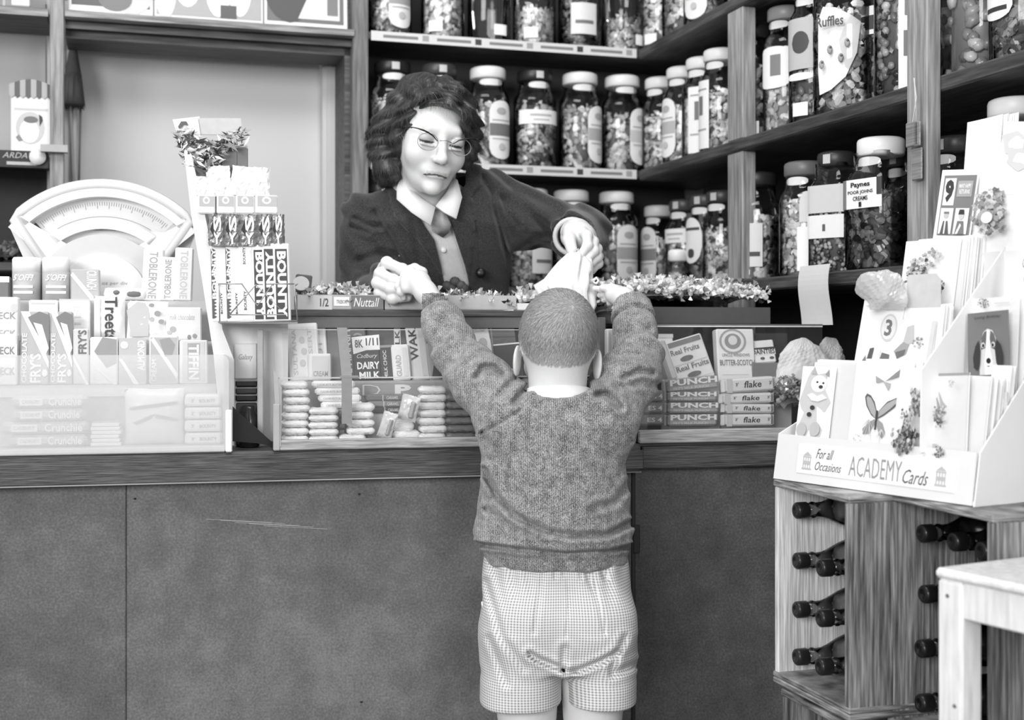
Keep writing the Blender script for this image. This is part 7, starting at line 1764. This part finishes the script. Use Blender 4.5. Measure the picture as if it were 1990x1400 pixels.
def wom_tone(V):
    t = np.full(len(V), .90); L = (V+WO) @ IW[:3, :3].T+IW[:3, 3]
    lips = (np.abs(L[:, 0]) < .0205) & (L[:, 2] < -.0605) & (L[:, 2] > -.0750) & (L[:, 1] > .083); t[lips] = .72
    zs_ = -.0668-.0040*(np.abs(L[:, 0])/.024)**1.6; seam = (np.abs(L[:, 0]) < .0245) & (np.abs(L[:, 2]-zs_) < .0016) & (L[:, 1] > .078); t[seam] = .12
    for s in (-1, 1):
        dx = (L[:, 0]-s*.031)/.015; lz_ = -.0048-.0015*(1-dx**2)
        lash_shade = (np.abs(dx) < 1.0) & (np.abs(L[:, 2]-lz_+.0006) < .0026-.0012*np.abs(dx)) & (L[:, 1] > .074); t[lash_shade] = .12; ir_ = (np.abs(L[:, 0]-s*.0305) < .0058) & (np.abs(L[:, 2]+.0062) < .0030) & (L[:, 1] > .076); t[ir_] = .05  # dark lash band with its shade painted in
        lid = (np.abs(dx) < 1.0) & (L[:, 2] > lz_+.002) & (L[:, 2] < .010) & (L[:, 1] > .074); t[lid] = .80
        cr_ = (np.abs(dx) < 1.0) & (np.abs(L[:, 2]-.0075) < .0009) & (L[:, 1] > .072); t[cr_] = .62
        nostril_shade = ((L[:, 0]-s*.0065)**2+(L[:, 2]+.045)**2 < .0032**2) & (L[:, 1] > .09); t[nostril_shade] = .25  # nostril shade put into the skin tone
    return t
mesh_obj('body', [(p[0]-WO, p[1]) for p in wp], SKW, wom, wom_tone)
# hair
Fc = Field((P(705, 200, 2.8).x, 2.68, P(800, 382, 2.8).z), (P(955, 200, 2.8).x, 3.0, P(800, 138, 2.8).z), .0028)
X, Y, Z = Fc.X, Fc.Y, Fc.Z; lx, ly, lz = Fc.local(MHW)
d = d_ell(lx, ly, lz, (0, -.02, .033), (.079, .092, .074))
blobs = [(768, 278, 2.775, .024), (812, 190, 2.725, .024), (845, 186, 2.715, .023), (876, 198, 2.712, .021), (898, 222, 2.722, .019), (906, 245, 2.735, .017), (791, 214, 2.745, .023), (782, 242, 2.758, .021), (776, 262, 2.768, .020), (784, 262, 2.80, .030), (786, 290, 2.81, .028), (898, 262, 2.83, .026), (800, 178, 2.79, .030), (825, 172, 2.78, .032), (858, 176, 2.765, .030), (885, 188, 2.755, .028), (905, 210, 2.755, .024), (914, 236, 2.765, .023), (918, 262, 2.775, .022), (916, 288, 2.785, .021), (902, 306, 2.80, .024),
         (775, 200, 2.80, .030), (762, 225, 2.80, .028), (750, 250, 2.80, .027), (742, 275, 2.80, .028), (745, 300, 2.80, .028), (755, 322, 2.80, .029), (765, 343, 2.81, .024), (748, 345, 2.83, .022), (775, 270, 2.785, .017), (778, 300, 2.79, .018), (770, 235, 2.785, .020),
         (740, 262, 2.86, .03), (760, 310, 2.87, .035), (900, 240, 2.86, .035), (900, 280, 2.87, .035), (835, 300, 2.90, .06), (850, 330, 2.90, .035), (790, 330, 2.90, .04)]
for i, (px_, py_, yy_, r_) in enumerate(blobs): d = smin(d, d_ell(X, Y, Z, V3(px_, py_, yy_), (r_, r_*1.25, r_*.95)), .016)
# keep the face clear: carve everything in front of the hairline
PX, PY = px_of(X, Y, Z)
xl_ = np.interp(PY, [195, 225, 250, 275, 300, 330, 360, 390], [812, 803, 800, 788, 781, 779, 780, 795]); xr_ = np.interp(PY, [205, 225, 250, 275, 300, 320, 345, 385], [892, 899, 902, 901, 897, 891, 884, 860])
tp_ = np.interp(PX, [798, 812, 830, 850, 866, 880, 895], [216, 209, 206, 209, 212, 213, 224])
hole = np.maximum(np.maximum(xl_-PX, PX-xr_), tp_-PY)*Y/F
d = smax(d, -smax(hole, Y-np.interp(PY, [200, 260, 380], [2.80, 2.83, 2.86]), .004), .006).astype(np.float32)
q = (X-P(838, 0, 2.79).x)*.6
d += .0034*np.sin(190*Z+150*np.abs(q)+6*wob(X, Y, Z, 30, 1))+.0028*wob(X, Y, Z, 110, 2)+.0055*wob(X, Y, Z, 62, 5)
Fc.D = d; CV, CF = skin_mesh(Fc); CN = normals_of(CV, CF)
cen = np.array(P(815, 168, 2.79))
def flow_w(p):
    v = p-cen; r = np.linalg.norm(v, axis=1)[:, None]; z = p[:, 2:3]
    wav = np.sin(p[:, 2:3]*95+p[:, 0:1]*40)
    base = v/r+np.array([0, 0, -.7])
    return base+np.concatenate([wav*.9, 0*wav, .25*np.cos(p[:, 2:3]*70)], 1)
hx, hy = CX+CV[:, 0]/CV[:, 1]*F, CY-(CV[:, 2]-EYE)/CV[:, 1]*F
okh = ~((hx > 770) & (hx < 910) & (hy > 216) & (hy < 385) & (CV[:, 1] < 2.80) & (hx > 792) & (hx < 900)) & ~((hx > 806) & (hx < 890) & (hy > 204) & (hy < 230))
SV, SF, ST = strands('hair', CV, CN, flow_w, 15000, .022, .0008, None, None, 5, .0008, curl=.004, segs=4, jitter=.16, mask=okh)
nbw = len(CV)
mesh_obj('hair', [(CV-WO, CF), (SV-WO, SF)], tone_mat('woman_hair', 12, 104, .42, 0, .5), wom, lambda V: np.concatenate([.22+.15*wob(*(V[:nbw]).T, 160), .12+.55*ST**2]))
# jacket
JR = [(r[0], r[1], r[2], r[3]+.012, r[4]+.012) for r in TR]
Fj = Field((P(660, 500, 2.8).x-.01, 2.66, .90), (P(1190, 500, 2.9).x+.03, 3.18, P(0, 315, 2.9).z), .0045); X, Y, Z = Fj.X, Fj.Y, Fj.Z
d = d_loft(X, Y, Z, [r for r in JR if r[0] > .86], .01)
a1 = d_chain(X, Y, Z, [V3(712, 418, 2.90), V3(712, 490, 2.90), E1, np.array(E1)*.4+np.array(W1)*.6, W1], [.052, .062, .060, .054, .050], .03)
a2 = d_chain(X, Y, Z, [V3(945, 388, 2.90), V3(1010, 420, 2.93), E2], [.062, .066, .058], .03)
a2 = smin(a2, d_chain(X, Y, Z, [E2, W2], [.056, .050], .01), .02)
folds = .004*np.sin(X*90+Z*120+3*wob(X, Y, Z, 20, 2))+.003*wob(X, Y, Z, 50, 4)
d = smin(d, smin(a1, d_ell(X, Y, Z, V3(715, 405, 2.90), (.050, .05, .026)), .02)+folds, .025); d = smin(d, smin(a2, d_ell(X, Y, Z, V3(940, 362, 2.90), (.058, .055, .032)), .03)+folds*1.1, .03)
# lapels: a raised band beside the opening
zl = [P(0, py_, 2.84).z for py_ in (620, 565, 517, 469, 435, 385, 360)]
XL = np.interp(Z, zl, [P(px_, 0, 2.84).x for px_ in (872, 864, 857, 846, 823, 792, 775)]).astype(np.float32)
XR = np.interp(Z, zl, [P(px_, 0, 2.84).x for px_ in (922, 913, 903, 888, 877, 884, 905)]).astype(np.float32)
lapw = np.interp(Z, [P(0, 540, 2.84).z, P(0, 430, 2.84).z, P(0, 380, 2.84).z], [.0, .055, .035])
front = Y < 2.90
for pts, dp_, w_ in (([(728, 412), (745, 440), (765, 475), (782, 510), (800, 560)], .007, .006), ([(690, 425), (712, 438), (740, 440)], .008, .006), ([(684, 440), (715, 452)], .006, .005), ([(700, 505), (740, 492), (775, 498)], .006, .007), ([(700, 540), (750, 525)], .005, .007),
        ([(940, 345), (955, 372), (965, 420), (982, 480), (1000, 545)], .010, .006), ([(975, 385), (985, 410), (1010, 440)], .007, .006), ([(1000, 380), (1040, 425), (1060, 445)], .005, .008), ([(1000, 488), (1040, 462), (1080, 455)], .006, .007), ([(915, 400), (930, 470), (932, 560)], .005, .004), ([(800, 430), (815, 500), (805, 560)], .006, .007)):
    d = fold(X, Y, Z, d, pts, dp_, w_, 2.92)
d = np.where(front & (X > XL-lapw) & (X < XR+lapw), d-.008, d)
d = smax(d, -smax(smax(XL-X, X-XR, .002), Y-2.90, .01), .003)
neck_hole = d_cone(X, Y, Z, V3(838, 300, 2.86), V3(838, 372, 2.88), .066, .060); d = smax(d, -neck_hole, .006)
for W_, E_, r_ in ((np.array(W1), np.array(E1), .043), (np.array(W2), np.array(E2), .044)):
    ax_ = (W_-E_)/np.linalg.norm(W_-E_); s_ = (X-W_[0])*ax_[0]+(Y-W_[1])*ax_[1]+(Z-W_[2])*ax_[2]
    cr = np.sqrt(np.maximum((X-W_[0])**2+(Y-W_[1])**2+(Z-W_[2])**2-s_**2, 0))
    d = np.where(cr < .09, smax(d, s_-.0, .003), d); d = smax(d, -np.maximum(cr-r_, np.abs(s_)-.035), .003)
Fj.D = d; V_, Q_ = skin_mesh(Fj); tag(mesh_obj('jacket', [(V_-WO, Q_)], cloth('dark_wool', 56, .25), wom), 'dark wool jacket, open at the front')
# cardigan under the jacket
Fj = Field((-.38, 2.77, .86), (.07, 3.22, P(0, 350, 2.88).z), .0045); X, Y, Z = Fj.X, Fj.Y, Fj.Z
d = d_loft(X, Y, Z, [(r[0], r[1], r[2], r[3]-.010, r[4]+.003) for r in TR if r[0] > .86], .01)
d = smax(d, -d_cone(X, Y, Z, V3(838, 300, 2.85), V3(842, 385, 2.86), .058, .052), .004)
d += .0012*wob(X, Y, Z, 60, 2)
Fj.D = d; V_, Q_ = skin_mesh(Fj); ca = mesh_obj('cardigan', [(V_-WO, Q_)], cloth('pale_knit', 208, .05, 700, .5), wom); tag(ca, 'pale knitted cardigan')
m = MB().mat(G(225, .25)); pb = P(862, 486, 2.832); m.M = Matrix.Translation(Vector(pb)-Vector(WO)) @ Matrix.Rotation(PI/2, 4, 'X'); m.lathe([(.001, .003), (.006, .003), (.0065, 0)], 14); m.build('cardigan_button', ca)
m = MB().mat(G(14, .35)); pb = P(934, 531, 2.866); m.M = Matrix.Translation(Vector(pb)-Vector(WO)) @ Matrix.Rotation(PI/2, 4, 'X'); m.lathe([(.001, .006), (.010, .006), (.0115, .002), (.011, 0)], 16); m.build('jacket_button', wom)
# skirt
Fj = Field((-.42, 2.88, .42), (.12, 3.30, .94), .007); X, Y, Z = Fj.X, Fj.Y, Fj.Z
Fj.D = d_loft(X, Y, Z, [(.44, WO[0], 3.08, .20, .14), (.78, WO[0], 3.08, .178, .135), (.92, WO[0], 3.07, .158, .118)], .008, 2.1)+.003*np.sin(X*70); V_, Q_ = skin_mesh(Fj); mesh_obj('skirt', [(V_-WO, Q_)], cloth('skirt_wool', 58, .1), wom)
for s in (-1, 1):
    c = WO[0]+s*.075; Fk = Field((c-.06, 2.94, -.004), (c+.06, 3.17, .10), .006); X, Y, Z = Fk.X, Fk.Y, Fk.Z
    Fk.D = smax(d_cone(X, Y, Z, (c, 3.10, .04), (c, 2.99, .028), .042, .036), .002-Z, .004); a_, b_ = skin_mesh(Fk); mesh_obj('shoe', [(a_-WO, b_)], G(28, .3), wom)
# shirt collar: two pointed flaps and a neck band
def sheet(m, pts, th=.0035):
    """closed polygon of 3-D points -> thin fan sheet with thickness."""
    pts = [Vector(p)-Vector(WO) for p in pts]; c = sum(pts, Vector())/len(pts); n_ = (pts[1]-pts[0]).cross(pts[2]-pts[0]).normalized()
    if n_.y > 0: n_ = -n_
    k = len(pts); m.add([p+n_*th for p in pts]+[c+n_*(th+.003)]+[p for p in pts]+[c], [(i, (i+1) % k, k) for i in range(k)]+[(k+1+(i+1) % k, k+1+i, 2*k+1) for i in range(k)]+[(i, k+1+i, k+1+(i+1) % k, (i+1) % k) for i in range(k)])
m = MB().mat(G(230, .7, var=.01)); m.smooth = True
sheet(m, [V3(779, 346, 2.80), V3(771, 366, 2.795), V3(771, 388, 2.79), V3(800, 414, 2.775), V3(837, 439, 2.765), V3(846, 404, 2.77), V3(822, 388, 2.78), V3(796, 366, 2.80)])
sheet(m, [V3(846, 402, 2.77), V3(862, 414, 2.765), V3(886, 427, 2.765), V3(897, 386, 2.78), V3(888, 352, 2.80), V3(880, 348, 2.81), V3(868, 374, 2.785)])
n = 20; vs_ = []
for j, (zz, rr) in enumerate(((P(0, 372, 2.84).z-.01, .062), (P(0, 372, 2.84).z+.022, .059))):
    for i in range(n+1):
        a = -PI/2+.75+(2*PI-1.5)*i/n; vs_.append((P(838, 0, 2.85).x+rr*math.cos(a)-WO[0], 2.865+rr*math.sin(a)-WO[1], zz))
m.add(vs_, [(i, i+1, n+2+i, n+1+i) for i in range(n)]); tag(m.build('shirt_collar', wom), 'white pointed shirt collar')
m = MB().mat(G(172, .7, var=.22, scale=90)); m.smooth = True
sheet(m, [V3(846, 399, 2.785), V3(838, 430, 2.79), V3(840, 450, 2.805), V3(860, 462, 2.815), V3(872, 452, 2.80), V3(876, 436, 2.785), V3(862, 408, 2.78)], .001); tag(m.build('neck_scarf', wom), 'mottled grey neck scarf')
m = MB().mat(G(70, .6, var=.5, scale=60)); m.smooth = True
for k, (px_, py_) in enumerate(((868, 556), (884, 548), (896, 556), (878, 562), (902, 562))): m.ball(Vector(P(px_, py_, 2.868))-Vector(WO), (.012, .006, .012), 8, 5)
m.build('waist_trim', wom)
# knitted cuff of the blouse at her left wrist
m = MB().mat(G(196, .8, bump=.5, scale=200)); Wn, En = Vector(W2), Vector(E2); ax_ = (Wn-En).normalized(); u_ = ax_.cross(Vector((0, 0, 1))).normalized(); v_ = u_.cross(ax_)
pts = [Wn+ax_*.002+(u_*math.cos(2*PI*i/28)+v_*math.sin(2*PI*i/28))*.0375-Vector(WO) for i in range(28)]; m.tube(pts, .0052, 8, closed=True)
pts = [p-ax_*.009 for p in pts]; m.tube(pts, .0052, 8, closed=True); m.build('blouse_cuff', wom)
# spectacles
sp_ = thing('spectacles', None, None); sp_.parent = wom
for k_ in ('label', 'category', 'group'):
    if k_ in sp_: del sp_[k_]
Ml = MHW.copy(); L2 = lambda x, y, z: (Ml @ Vector((x, y, z)))-Vector(WO)
bpy.data.objects.remove(sp_)
m = MB().mat(G(165, .3, .6))
for s in (-1, 1):
    cx_ = s*.034
    m.mat(G(150, .3, .5)); m.tube([L2(cx_+.0205*math.cos(a), .1045-.10*abs(cx_+.0205*math.cos(a))**1.6*2.2, -.005+.0165*math.sin(a)) for a in [2*PI*i/28 for i in range(28)]], .0007, 6, closed=True)
    m.mat(G(24, .3)); bar_ = [(.068, .016), (.058, .0165), (.047, .0150), (.037, .0125), (.026, .0075), (.016, -.0005)]
    m.tube([L2(s*a, .1060-.22*a**1.6-(.010 if a > .06 else 0), b) for a, b in bar_], [.0010, .0016, .0022, .0020, .0015, .0010], 6)
    m.tube([L2(s*.067, .093, .015), L2(s*.072, .06, .012), L2(s*.075, .0, .004), L2(s*.074, -.02, -.012)], .0014, 6)
m.mat(G(150, .3, .5)); m.tube([L2(-.012, .1075, .001), L2(0, .112, .004), L2(.012, .1075, .001)], .0010, 6)
m.build('spectacles', wom)
for s in (-1, 1):
    cx_ = s*.034; pp = [L2(cx_+.0202*math.cos(2*PI*i/20), .1045-.10*abs(cx_+.0202*math.cos(2*PI*i/20))**1.6*2.2, -.005+.0162*math.sin(2*PI*i/20)) for i in range(20)]
    m = MB().mat(glass('lens_glass', .93, gloss=.05)); m.add(pp, [tuple(range(20))]); m.build('lens', wom)
# ---------------------------------------------------------------- the paper bag between them
m = MB().mat(cloth('thin_white_paper', 218, .01, 60, .2)); m.smooth = True
rows = [(487, 1119, .010, 2.664), (496, 1120, .020, 2.662), (508, 1118, .031, 2.660), (525, 1112, .040, 2.655), (545, 1104, .048, 2.650), (556, 1100, .0565, 2.648), (572, 1104, .052, 2.642), (590, 1113, .042, 2.636), (606, 1120, .033, 2.632), (622, 1120, .020, 2.630)]
n = 64; vs_ = []; rnd = random.Random(8)
for j, (py_, px_, r_, yy_) in enumerate(rows):
    c = P(px_, py_, yy_)
    for i in range(n):
        a = 2*PI*i/n; f = 1+.15*math.sin(a*9+j*.5)*(1-j/14)+.07*math.sin(a*17-j*.8)+.10*math.sin(a*4+j*1.3)
        vs_.append((c.x+r_*f*math.cos(a), c.y+r_*.62*f*math.sin(a), c.z+.004*math.sin(a*5+j)))
m.add(vs_, [(j*n+(i+1) % n, j*n+i, (j+1)*n+i, (j+1)*n+(i+1) % n) for j in range(len(rows)-1) for i in range(n)]+[tuple(range(n-1, -1, -1)), tuple((len(rows)-1)*n+i for i in range(n))])
c = P(1152, 546, 2.645); m.tube([c+Vector((-.016, 0, -.002)), c, c+Vector((.008, 0, .006)), c+Vector((.012, 0, .0)), c+Vector((.007, 0, -.006)), c+Vector((0, -.002, -.002))], [.008, .004, .003, .003, .003, .002], 8)
for v in range(len(m.v)): pass
pb0 = Vector(P(1105, 560, 2.65)); m.v = [tuple(Vector(v)-pb0) for v in m.v]
o = m.build('paper_bag'); o.location = pb0; tag(o, 'white twisted paper bag of sweets held above the boy\'s head', 'paper bag')
